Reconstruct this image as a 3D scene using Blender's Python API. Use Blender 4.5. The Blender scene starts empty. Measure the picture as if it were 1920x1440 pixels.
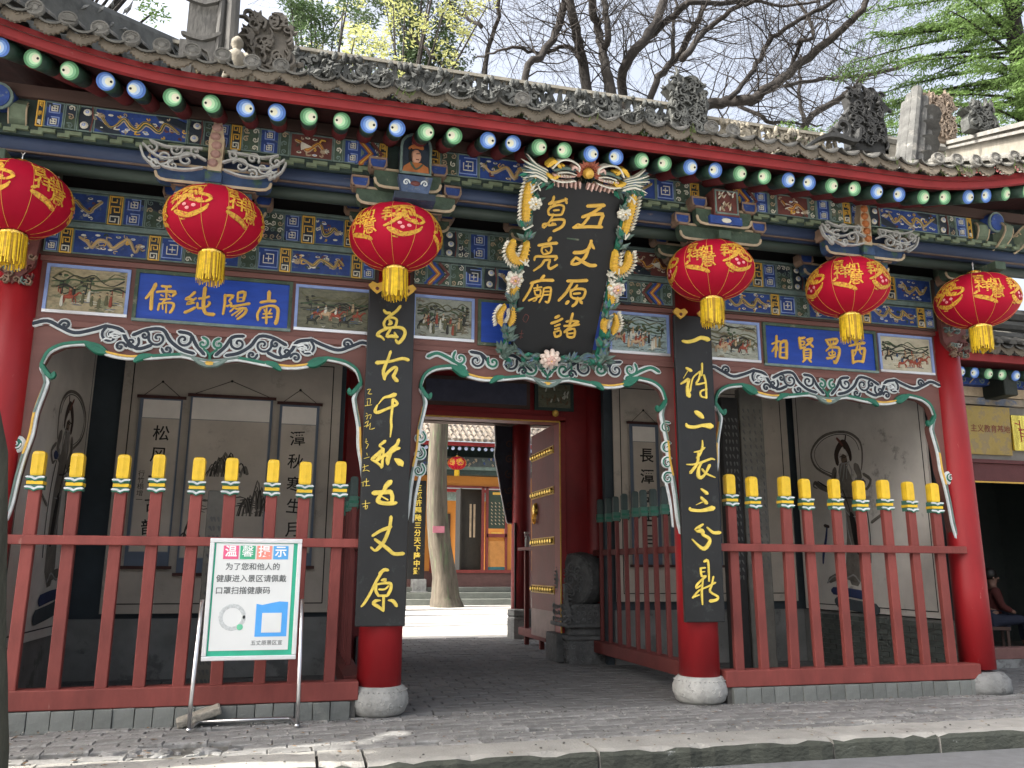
import bpy, math, random
from mathutils import Vector, Matrix
random.seed(7)
R_ = math.radians
scn = bpy.context.scene
COL = scn.collection
# ---------------------------------------------------------------- camera
cam_d = bpy.data.cameras.new("camera"); cam = bpy.data.objects.new("camera", cam_d); COL.objects.link(cam)
scn.camera = cam
cam_d.sensor_width = 36; cam_d.lens = 29.37; cam_d.clip_end = 2000; cam_d.clip_start = 0.05
YAW, PITCH, ROLL = R_(14.45), R_(12.39), R_(0.251)
fw = Vector((math.sin(YAW)*math.cos(PITCH), math.cos(YAW)*math.cos(PITCH), math.sin(PITCH)))
rt = Vector((math.cos(YAW), -math.sin(YAW), 0)); upv = rt.cross(fw)
r2 = rt*math.cos(ROLL)+upv*math.sin(ROLL); u2 = -rt*math.sin(ROLL)+upv*math.cos(ROLL)
cam.matrix_world = Matrix(((r2.x,u2.x,-fw.x,-2.62),(r2.y,u2.y,-fw.y,-8.67),(r2.z,u2.z,-fw.z,1.40),(0,0,0,1)))
# ---------------------------------------------------------------- sky, sun, exposure
SUN_DIR = Vector((-0.66, -0.09, 0.75)).normalized()      # towards the sun: left, a little in front, high
world = bpy.data.worlds.new("World"); scn.world = world; world.use_nodes = True
wn = world.node_tree; bg = wn.nodes["Background"]
sky = wn.nodes.new("ShaderNodeTexSky"); sky.sky_type = 'NISHITA'; sky.sun_disc = False
sky.sun_elevation = math.asin(SUN_DIR.z); sky.sun_rotation = math.atan2(SUN_DIR.x, SUN_DIR.y)
sky.air_density = 1.0; sky.dust_density = 10.0; sky.ozone_density = 1.0
hs = wn.nodes.new("ShaderNodeHueSaturation"); hs.inputs["Saturation"].default_value = .5; hs.inputs["Value"].default_value = 1.4
wn.links.new(sky.outputs[0], hs.inputs["Color"]); wn.links.new(hs.outputs[0], bg.inputs[0]); bg.inputs[1].default_value = 0.15
sun_d = bpy.data.lights.new("sun", 'SUN'); sun_d.energy = 4.0; sun_d.angle = R_(0.53); sun_d.color = (1, .95, .86)
sun = bpy.data.objects.new("sun", sun_d); COL.objects.link(sun)
sun.rotation_euler = SUN_DIR.to_track_quat('Z', 'Y').to_euler()
scn.view_settings.view_transform = 'Standard'; scn.view_settings.look = 'None'
scn.view_settings.gamma = 1; scn.view_settings.exposure = 1.28
try: scn.view_settings.use_curve_mapping = False
except Exception: pass

# ---------------------------------------------------------------- materials
MATS = {}
def M(name, col, rough=.7, metal=0., var=.15, scale=6., bump=.15, bscale=None, col2=None, c2amt=.5, c2scale=3., stretch=None, spec=.4, trans=0.):
    if name in MATS: return MATS[name]
    m = bpy.data.materials.new(name); m.use_nodes = True; nt = m.node_tree; N = nt.nodes; L = nt.links
    b = N["Principled BSDF"]; b.inputs["Roughness"].default_value = rough; b.inputs["Metallic"].default_value = metal
    b.inputs["Specular IOR Level"].default_value = spec
    tc = N.new("ShaderNodeTexCoord"); mp = N.new("ShaderNodeMapping"); L.new(tc.outputs["Object"], mp.inputs[0])
    if stretch: mp.inputs["Scale"].default_value = stretch
    n1 = N.new("ShaderNodeTexNoise"); n1.inputs["Scale"].default_value = scale; n1.inputs["Detail"].default_value = 7; n1.inputs["Roughness"].default_value = .62
    L.new(mp.outputs[0], n1.inputs[0])
    oi = N.new("ShaderNodeObjectInfo")
    mr = N.new("ShaderNodeMapRange"); mr.inputs[1].default_value = .3; mr.inputs[2].default_value = .7
    mr.inputs[3].default_value = 1-var; mr.inputs[4].default_value = 1+var
    L.new(n1.outputs[0], mr.inputs[0])
    mr2 = N.new("ShaderNodeMapRange"); mr2.inputs[3].default_value = 1-var*.5; mr2.inputs[4].default_value = 1+var*.5
    L.new(oi.outputs["Random"], mr2.inputs[0])
    mm = N.new("ShaderNodeMath"); mm.operation = 'MULTIPLY'; L.new(mr.outputs[0], mm.inputs[0]); L.new(mr2.outputs[0], mm.inputs[1])
    base = N.new("ShaderNodeRGB"); base.outputs[0].default_value = (*col, 1)
    src = base.outputs[0]
    if col2:
        n2 = N.new("ShaderNodeTexNoise"); n2.inputs["Scale"].default_value = c2scale; n2.inputs["Detail"].default_value = 9; n2.inputs["Roughness"].default_value = .7
        L.new(mp.outputs[0], n2.inputs[0])
        rp = N.new("ShaderNodeValToRGB"); rp.color_ramp.elements[0].position = c2amt; rp.color_ramp.elements[1].position = min(1, c2amt+.06)
        L.new(n2.outputs[0], rp.inputs[0])
        mx = N.new("ShaderNodeMixRGB"); L.new(rp.outputs[0], mx.inputs[0]); L.new(src, mx.inputs[1]); mx.inputs[2].default_value = (*col2, 1)
        src = mx.outputs[0]
    hv = N.new("ShaderNodeVectorMath"); hv.operation = 'SCALE'; L.new(src, hv.inputs[0]); L.new(mm.outputs[0], hv.inputs["Scale"])
    L.new(hv.outputs[0], b.inputs["Base Color"])
    if bump:
        n3 = N.new("ShaderNodeTexNoise"); n3.inputs["Scale"].default_value = bscale or scale*5; n3.inputs["Detail"].default_value = 6
        L.new(mp.outputs[0], n3.inputs[0])
        bp = N.new("ShaderNodeBump"); bp.inputs["Strength"].default_value = bump; bp.inputs["Distance"].default_value = .02
        L.new(n3.outputs[0], bp.inputs["Height"]); L.new(bp.outputs[0], b.inputs["Normal"])
    if trans:
        tr = N.new("ShaderNodeBsdfTranslucent"); L.new(hv.outputs[0], tr.inputs[0]); ms = N.new("ShaderNodeMixShader"); ms.inputs[0].default_value = trans
        L.new(b.outputs[0], ms.inputs[1]); L.new(tr.outputs[0], ms.inputs[2]); L.new(ms.outputs[0], N["Material Output"].inputs[0])
    MATS[name] = m; return m

red_col = M('red_column_paint', (.27,.010,.014), .48, var=.18, scale=3, bump=.08, col2=(.40,.17,.14), c2amt=.655, c2scale=13, stretch=(1,1,.28))
red_in = M('red_inner_paint', (.21,.012,.014), .45, var=.2, scale=2, bump=.06)
red_fence = M('fence_paint', (.205,.046,.038), .66, var=.24, scale=5, bump=.22, col2=(.30,.15,.12), c2amt=.635, c2scale=9, stretch=(1,1,.35))
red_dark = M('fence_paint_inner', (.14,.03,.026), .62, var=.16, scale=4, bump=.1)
red_eave = M('eave_red_paint', (.25,.020,.022), .65, var=.25, scale=4, bump=.2, col2=(.46,.36,.30), c2amt=.665, c2scale=6, stretch=(.5,1,1))
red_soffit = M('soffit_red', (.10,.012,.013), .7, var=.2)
brown = M('brown_board_paint', (.165,.074,.062), .6, var=.14, scale=2.5, bump=.1, col2=(.25,.16,.14), c2amt=.66, c2scale=6, stretch=(.25,1,1.6))
brown_d = M('dark_brown_wood', (.075,.045,.036), .75, var=.25, scale=3, bump=.2, stretch=(.3,1,1))
black_wood = M('black_lacquer', (.012,.013,.014), .42, var=.3, scale=2, bump=.05, col2=(.03,.034,.034), c2amt=.6, c2scale=5)
dark_wall = M('dark_blue_grey_wall', (.05,.066,.078), .8, var=.2, scale=2)
gold = M('gold_paint', (.74,.56,.10), .38, var=.18, scale=12, bump=.2, metal=.15)
gold2 = M('ochre_gold_paint', (.66,.40,.07), .45, var=.15, scale=12, bump=.2)
goldcap = M('yellow_cap_paint', (.74,.48,.03), .33, var=.15, scale=8, bump=.1)
goldmetal = M('gold_foil', (.9,.62,.15), .25, metal=.9, var=.1)
blue = M('blue_paint', (.024,.058,.225), .66, var=.35, scale=9, bump=.2, col2=(.11,.14,.20), c2amt=.59, c2scale=13)
blue_sign = M('blue_sign_paint', (.012,.055,.34), .5, var=.22, scale=5, bump=.12, col2=(.10,.16,.38), c2amt=.70, c2scale=6, stretch=(.5,1,2))
blue_pale = M('pale_blue_paint', (.25,.34,.62), .6, var=.15, scale=9)
blue_mid = M('mid_blue_paint', (.07,.17,.52), .55, var=.12, scale=9)
green = M('green_paint', (.055,.085,.058), .7, var=.35, scale=8, bump=.25, col2=(.15,.15,.11), c2amt=.58, c2scale=9)
green_dk = M('dark_green_paint', (.028,.046,.040), .6, var=.3, scale=8, bump=.1)
green_pale = M('pale_green_paint', (.27,.50,.33), .6, var=.15, scale=9)
teal = M('pale_teal_paint', (.15,.21,.19), .66, var=.3, scale=9, bump=.1)
teal_d = M('teal_green_paint', (.02,.15,.095), .5, var=.25, scale=9)
cream = M('cream_paint', (.66,.64,.54), .6, var=.12, scale=10)
white_p = M('white_line_paint', (.62,.66,.66), .6, var=.15, scale=12)
navy = M('navy_scroll_paint', (.02,.03,.045), .55, var=.25, scale=9)
tan = M('tan_outline_paint', (.24,.16,.11), .7, var=.25, scale=9, bump=.15)
tan_l = M('light_tan_paint', (.42,.33,.22), .7, var=.2, scale=9)
orange = M('orange_paint', (.38,.13,.04), .6, var=.3, scale=9)
rust = M('rust_red_paint', (.14,.045,.038), .6, var=.25, scale=9)
pink = M('pink_petal_paint', (.62,.42,.36), .6, var=.15, scale=12)
sage = M('sage_leaf_paint', (.095,.145,.12), .6, var=.25, scale=14, bump=.2, col2=(.08,.13,.22), c2amt=.56, c2scale=8)
silver = M('weathered_pale_wood', (.34,.34,.32), .7, var=.25, scale=10, bump=.2)
stone = M('grey_stone', (.20,.205,.20), .85, var=.25, scale=6, bump=.5, bscale=30, col2=(.12,.12,.115), c2amt=.55, c2scale=5)
stone_l = M('pale_carved_stone', (.34,.34,.32), .85, var=.2, scale=8, bump=.6, bscale=22, col2=(.17,.17,.165), c2amt=.6, c2scale=9)
stone_d = M('dark_carved_stone', (.095,.098,.097), .72, var=.35, scale=9, bump=.6, bscale=30, col2=(.13,.135,.13), c2amt=.6, c2scale=8)
brick_m = M('grey_brick', (.205,.205,.20), .88, var=.38, scale=5, bump=.6, bscale=40, col2=(.13,.128,.12), c2amt=.54, c2scale=3)
brick_d = M('grey_brick_inner', (.15,.15,.147), .85, var=.25, scale=3, bump=.35, bscale=40, col2=(.075,.072,.07), c2amt=.6, c2scale=1.5)
plinth_m = M('plinth_brick', (.16,.17,.16), .85, var=.28, scale=4, bump=.4, bscale=40, col2=(.12,.12,.11), c2amt=.6)
mortar = M('mortar_dirt', (.09,.088,.08), .95, var=.3, scale=12, bump=.4)
kerb_m = M('kerb_concrete', (.27,.265,.245), .9, var=.16, scale=3, bump=.5, bscale=50, col2=(.2,.19,.175), c2amt=.6, c2scale=2)
kerb_moss = M('mossy_kerb_face', (.05,.055,.045), .95, var=.3, scale=9, bump=.8, bscale=40, col2=(.2,.21,.2), c2amt=.66, c2scale=9, stretch=(.5,1,1))
road_m = M('road_asphalt', (.15,.155,.16), .9, var=.15, scale=7, bump=.3, bscale=90)
court_m = M('courtyard_concrete', (.36,.35,.33), .9, var=.1, scale=2, bump=.2)
tile_m = M('roof_tile_clay', (.115,.112,.10), .85, var=.35, scale=7, bump=.5, bscale=30, col2=(.21,.19,.155), c2amt=.6, c2scale=6)
drip_m = M('drip_tile_clay', (.125,.105,.078), .88, var=.25, scale=7, bump=.4, bscale=30, col2=(.11,.10,.085), c2amt=.62, c2scale=6)
ridge_m = M('ridge_carving_shaded', (.055,.058,.055), .88, var=.45, scale=8, bump=.7, bscale=26, col2=(.15,.145,.125), c2amt=.62, c2scale=6)  # clay darkened for the shade on the middle ridge; a sunlit copy exists
ridge_l = M('ridge_plaster', (.22,.205,.17), .9, var=.22, scale=4, bump=.4, col2=(.17,.165,.15), c2amt=.6, c2scale=3)
moss_m = M('roof_moss', (.09,.12,.035), .9, var=.4, scale=20)
lantern_red = M('lantern_cloth', (.43,.004,.028), .65, var=.06, scale=4, bump=.05, bscale=300, trans=.12, spec=.2)
tassel_m = M('tassel_thread', (.82,.56,.02), .6, var=.2, scale=30)
tassel_d = M('tassel_thread_shaded', (.45,.27,.03), .7, var=.2, scale=30)
mural_bg = M('mural_plaster', (.64,.61,.56), .85, var=.16, scale=1.2, bump=.1, col2=(.36,.34,.31), c2amt=.6, c2scale=1.6)
mural_scroll = M('mural_scroll_ground', (.50,.45,.385), .85, var=.16, scale=1.5, bump=.08, col2=(.39,.35,.30), c2amt=.6, c2scale=2)
mural_pale = M('mural_pale_silk', (.78,.74,.68), .85, var=.08, scale=3, bump=.05)
mural_mount = M('mural_blue_mount', (.12,.15,.20), .8, var=.12, scale=4, bump=.05)
ink = M('black_ink', (.012,.011,.010), .7, var=.2)
ink_l = M('thin_ink_wash', (.15,.135,.115), .8, var=.3, scale=8)
robe = M('robe_wash', (.17,.155,.135), .8, var=.35, scale=6)
flesh = M('mural_flesh', (.16,.115,.085), .8, var=.15)
white_wash = M('mural_white', (.30,.30,.29), .8, var=.1)
steel = M('stainless_tube', (.62,.62,.62), .28, metal=1, var=.08, scale=20, stretch=(1,1,.2))
alu = M('aluminium_frame', (.72,.73,.74), .35, metal=.7, var=.06)
paper = M('notice_paper', (.68,.70,.69), .35, var=.04, scale=2, bump=0)
ng = M('notice_green', (.03,.38,.24), .45, var=.12, scale=6, bump=0)
bark = M('tree_bark', (.020,.017,.015), .95, var=.35, scale=5, bump=.9, bscale=18, stretch=(1,1,.25))
bark_l = M('pale_cypress_bark', (.10,.085,.065), .95, var=.4, scale=5, bump=1, bscale=14, col2=(.10,.12,.07), c2amt=.55, c2scale=3, stretch=(2,2,.25))
leaf_y = M('spring_leaf', (.42,.44,.17), .6, var=.3, scale=3, bump=0, trans=.5)
leaf_g = M('cypress_leaf', (.055,.095,.035), .7, var=.4, scale=1.5, bump=0, trans=.3)
leaf_c = M('cedar_leaf', (.10,.17,.045), .65, var=.4, scale=.9, bump=0, trans=.45)
orange_wall = M('orange_wall', (.50,.20,.035), .7, var=.08, scale=2)
brass = M('brass_plate', (.30,.22,.07), .4, metal=.5, var=.2, scale=3, col2=(.22,.17,.09), c2amt=.5)
gold_bright = M('polished_gold_plate', (.75,.6,.12), .22, metal=.75, var=.4, scale=5, bump=.8, bscale=6, stretch=(3,1,.4))
grime = M('wall_grime_concrete', (.22,.21,.19), .9, var=.15, scale=4)
lattice_m = M('dark_lattice', (.03,.02,.015), .7)

def scene_mat(name, sky_c, mid_c, low_c, z0, z1):
    """landscape ground of a painted panel: strokes of three paints, bottom to top"""
    m = M(name, mid_c, .5, var=.35, scale=16, bump=.3, bscale=40, col2=low_c, c2amt=.5, c2scale=9, stretch=(1,1,2.2))
    return m
# ---------------------------------------------------------------- mesh builder
class MB:
    def __init__(s): s.v=[]; s.f=[]; s.m=[]
    def quad(s,a,b,c,d,m=0):
        i=len(s.v); s.v+= [tuple(a),tuple(b),tuple(c),tuple(d)]; s.f.append((i,i+1,i+2,i+3)); s.m.append(m)
    def poly(s,pts,m=0):
        i=len(s.v); s.v+=[tuple(p) for p in pts]; s.f.append(tuple(range(i,i+len(pts)))); s.m.append(m)
    def box(s,x0,x1,y0,y1,z0,z1,m=0,tf=None):
        i=len(s.v); P=[(x0,y0,z0),(x1,y0,z0),(x1,y1,z0),(x0,y1,z0),(x0,y0,z1),(x1,y0,z1),(x1,y1,z1),(x0,y1,z1)]
        if tf: P=[tuple(tf @ Vector(p)) for p in P]
        s.v+=P
        for f in ((0,3,2,1),(4,5,6,7),(0,1,5,4),(1,2,6,5),(2,3,7,6),(3,0,4,7)):
            s.f.append(tuple(i+k for k in f)); s.m.append(m)
    def tube(s,pts,rs,n=8,m=0,cap=True):
        P=[Vector(p) for p in pts]; i0=len(s.v); prev=None
        for k,p in enumerate(P):
            d=(P[min(k+1,len(P)-1)]-P[max(k-1,0)]).normalized()
            if prev is None: a=d.orthogonal().normalized()
            else:
                a=(prev-d*prev.dot(d)); a = a.normalized() if a.length>1e-6 else d.orthogonal().normalized()
            prev=a; b=d.cross(a); r=rs[k] if isinstance(rs,(list,tuple)) else rs
            for j in range(n):
                t=2*math.pi*j/n; s.v.append(tuple(p+(a*math.cos(t)+b*math.sin(t))*r))
        for k in range(len(P)-1):
            for j in range(n):
                s.f.append((i0+k*n+j,i0+k*n+(j+1)%n,i0+(k+1)*n+(j+1)%n,i0+(k+1)*n+j)); s.m.append(m)
        if cap:
            s.f.append(tuple(i0+j for j in reversed(range(n)))); s.m.append(m)
            s.f.append(tuple(i0+(len(P)-1)*n+j for j in range(n))); s.m.append(m)
    def lathe(s,prof,o=(0,0,0),n=20,m=0,ms=None,wob=0):
        i0=len(s.v)
        for (r,z) in prof:
            for j in range(n):
                t=2*math.pi*j/n; rr=r*(1+wob*math.sin(5*t+z*9))
                s.v.append((o[0]+rr*math.cos(t),o[1]+rr*math.sin(t),o[2]+z))
        for k in range(len(prof)-1):
            for j in range(n):
                s.f.append((i0+k*n+j,i0+k*n+(j+1)%n,i0+(k+1)*n+(j+1)%n,i0+(k+1)*n+j)); s.m.append(ms[k] if ms else m)
        s.f.append(tuple(i0+j for j in reversed(range(n)))); s.m.append(ms[0] if ms else m)
        s.f.append(tuple(i0+(len(prof)-1)*n+j for j in range(n))); s.m.append(ms[-1] if ms else m)
    def prism(s,pts,fr,n0,n1,m=0,mside=None):
        """polygon in frame (u,v) extruded from n0 to n1 (front at n1)"""
        k=len(pts); i=len(s.v); mside = m if mside is None else mside
        s.v+=[fr(u,v,n1) for u,v in pts]+[fr(u,v,n0) for u,v in pts]
        s.f.append(tuple(i+j for j in range(k))); s.m.append(m)
        s.f.append(tuple(i+k+j for j in reversed(range(k)))); s.m.append(mside)
        for j in range(k): s.f.append((i+j,i+k+j,i+k+(j+1)%k,i+(j+1)%k)); s.m.append(mside)
    def ribbon(s,fr,pts,h=.01,m=0,base=0.,sub=4,flat=.35,smooth=True,raw=False):
        """brush stroke / carved line: pts [(u,v,w)], raised by h over base"""
        if len(pts)<2: return
        s.c=getattr(s,'c',0)+1; h=h+(s.c%41)*.00007; base=base-(s.c%29)*.00005
        P=cat(pts,sub) if (smooth and len(pts)>2) else list(pts)
        st=[]
        n=len(P)
        tg=[]
        for k in range(n):
            a=P[max(k-1,0)]; b=P[min(k+1,n-1)]; du,dv=b[0]-a[0],b[1]-a[1]; l=math.hypot(du,dv) or 1e-6; tg.append((du/l,dv/l))
        t0=tg[0]; w0=P[0][2]; t1=tg[-1]; w1=P[-1][2]
        st.append((P[0][0]-t0[0]*w0*.45,P[0][1]-t0[1]*w0*.45,w0*.35,t0)); 
        for k in range(n): st.append((P[k][0],P[k][1],P[k][2],tg[k]))
        st.append((P[-1][0]+t1[0]*w1*.45,P[-1][1]+t1[1]*w1*.45,w1*.35,t1))
        i0=len(s.v)
        for (u,v,w,t) in st:
            nu,nv=-t[1],t[0]
            s.v+=[fr(u+nu*w*.5,v+nv*w*.5,base),fr(u+nu*w*flat,v+nv*w*flat,base+h),fr(u-nu*w*flat,v-nv*w*flat,base+h),fr(u-nu*w*.5,v-nv*w*.5,base)]
        q=len(st)
        for k in range(q-1):
            for j in range(3):
                a=i0+k*4+j; s.f.append((a,a+1,a+5,a+4)); s.m.append(m)
        s.f.append((i0,i0+3,i0+2,i0+1)); s.m.append(m)
        e=i0+(q-1)*4; s.f.append((e,e+1,e+2,e+3)); s.m.append(m)
    def blob(s,fr,u,v,ru,rv,h,m=0,n=8,base=0.,rot=0.,jit=0.):
        s.c=getattr(s,'c',0)+1; h=h+(s.c%41)*.00007; base=base-(s.c%29)*.00005
        i0=len(s.v); c,sn=math.cos(rot),math.sin(rot)
        for lv,(sc,hh) in enumerate(((1,0),(.72,.75))):
            for j in range(n):
                t=2*math.pi*j/n; k=sc*(1+jit*random.uniform(-1,1)); a=ru*k*math.cos(t); b=rv*k*math.sin(t)
                s.v.append(fr(u+a*c-b*sn,v+a*sn+b*c,base+h*hh))
        s.v.append(fr(u,v,base+h))
        for j in range(n):
            s.f.append((i0+j,i0+(j+1)%n,i0+n+(j+1)%n,i0+n+j)); s.m.append(m)
            s.f.append((i0+n+j,i0+n+(j+1)%n,i0+2*n)); s.m.append(m)
    def petal(s,fr,u,v,ang,l,w,h,m=0,base=0.):
        c,sn=math.cos(ang),math.sin(ang); i0=len(s.v)
        def p(a,b,n): s.v.append(fr(u+a*c-b*sn,v+a*sn+b*c,base+n))
        p(0,0,0); p(l*.45,w*.5,h*.4); p(l,0,h*.5); p(l*.45,-w*.5,h*.4); p(l*.4,0,h)
        for a,b in ((0,1),(1,2),(2,3),(3,0)): s.f.append((i0+a,i0+b,i0+4)); s.m.append(m)
    def build(s,name,mats,parent=None,smooth=False,loc=None,bevel=0):
        me=bpy.data.meshes.new(name); me.from_pydata(s.v,[],s.f)
        if not isinstance(mats,(list,tuple)): mats=[mats]
        for m in mats: me.materials.append(m)
        me.polygons.foreach_set('material_index',s.m)
        if smooth: me.polygons.foreach_set('use_smooth',[True]*len(me.polygons))
        me.update()
        o=bpy.data.objects.new(name,me); COL.objects.link(o)
        if loc: o.location=loc
        if parent: o.parent=parent
        if bevel:
            b=o.modifiers.new('bevel','BEVEL'); b.width=bevel; b.segments=2; b.limit_method='ANGLE'
        return o
def cat(pts,sub):
    out=[]; n=len(pts)
    for i in range(n-1):
        p0=pts[max(i-1,0)];p1=pts[i];p2=pts[i+1];p3=pts[min(i+2,n-1)]
        for k in range(sub):
            t=k/sub
            out.append(tuple(.5*((2*p1[j])+(-p0[j]+p2[j])*t+(2*p0[j]-5*p1[j]+4*p2[j]-p3[j])*t*t+(-p0[j]+3*p1[j]-3*p2[j]+p3[j])*t**3) for j in range(3)))
    out.append(tuple(pts[-1])); return out
def frame(O,U=(1,0,0),V=(0,0,1)):
    O=Vector(O);U=Vector(U).normalized();V=Vector(V).normalized();Nn=U.cross(V)
    return lambda u,v,n: tuple(O+U*u+V*v+Nn*n)
def swirl(cx,cy,r,turns=1.25,sgn=1,a0=0.,w=.02,w1=None,n=12,rin=.12):
    w1 = w*.6 if w1 is None else w1
    return [(cx+(r*(1-t)+r*rin*t)*math.cos(a0+sgn*2*math.pi*turns*t),cy+(r*(1-t)+r*rin*t)*math.sin(a0+sgn*2*math.pi*turns*t),w*(1-t)+w1*t) for t in [k/(n-1) for k in range(n)]]
def tag(o,label=None,cat=None,group=None,kind=None):
    if label: o['label']=label
    if cat: o['category']=cat
    if group: o['group']=group
    if kind: o['kind']=kind
    return o
def thing(name,label,cat,loc=(0,0,0),rz=0.,group=None):
    o=bpy.data.objects.new(name,None); COL.objects.link(o); o.location=loc; o.rotation_euler=(0,0,rz); o.empty_display_size=.2
    return tag(o,label,cat,group)
def link(name,me,parent,loc=(0,0,0),rot=None,scale=None):
    o=bpy.data.objects.new(name,me); COL.objects.link(o); o.parent=parent; o.location=loc
    if rot: o.rotation_euler=rot
    if scale: o.scale=scale
    return o
def copy_tree(o,parent=None):
    c=o.copy(); COL.objects.link(c); c.parent=parent
    for ch in list(o.children): copy_tree(ch,c)
    return c
def text(name,body,size,mat,parent,mtx,bold=.0,ext=.002,align='CENTER',sx=1.):
    cu=bpy.data.curves.new('txt','FONT'); cu.body=body; cu.size=size; cu.align_x=align; cu.align_y='CENTER'; cu.extrude=ext; cu.offset=bold; cu.resolution_u=3
    t=bpy.data.objects.new('txt',cu); COL.objects.link(t)
    dg=bpy.context.evaluated_depsgraph_get(); me=bpy.data.meshes.new_from_object(t.evaluated_get(dg))
    bpy.data.objects.remove(t); bpy.data.curves.remove(cu); me.name=name
    me.transform(mtx @ Matrix.Diagonal((sx,1,1,1))); me.materials.clear(); me.materials.append(mat)
    o=bpy.data.objects.new(name,me); COL.objects.link(o); o.parent=parent; return o
def front(x,y,z,tilt=0):     # text facing -Y
    return Matrix.Translation((x,y,z)) @ Matrix.Rotation(R_(90)+tilt,4,'X')
def bez(o):
    return o
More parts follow.
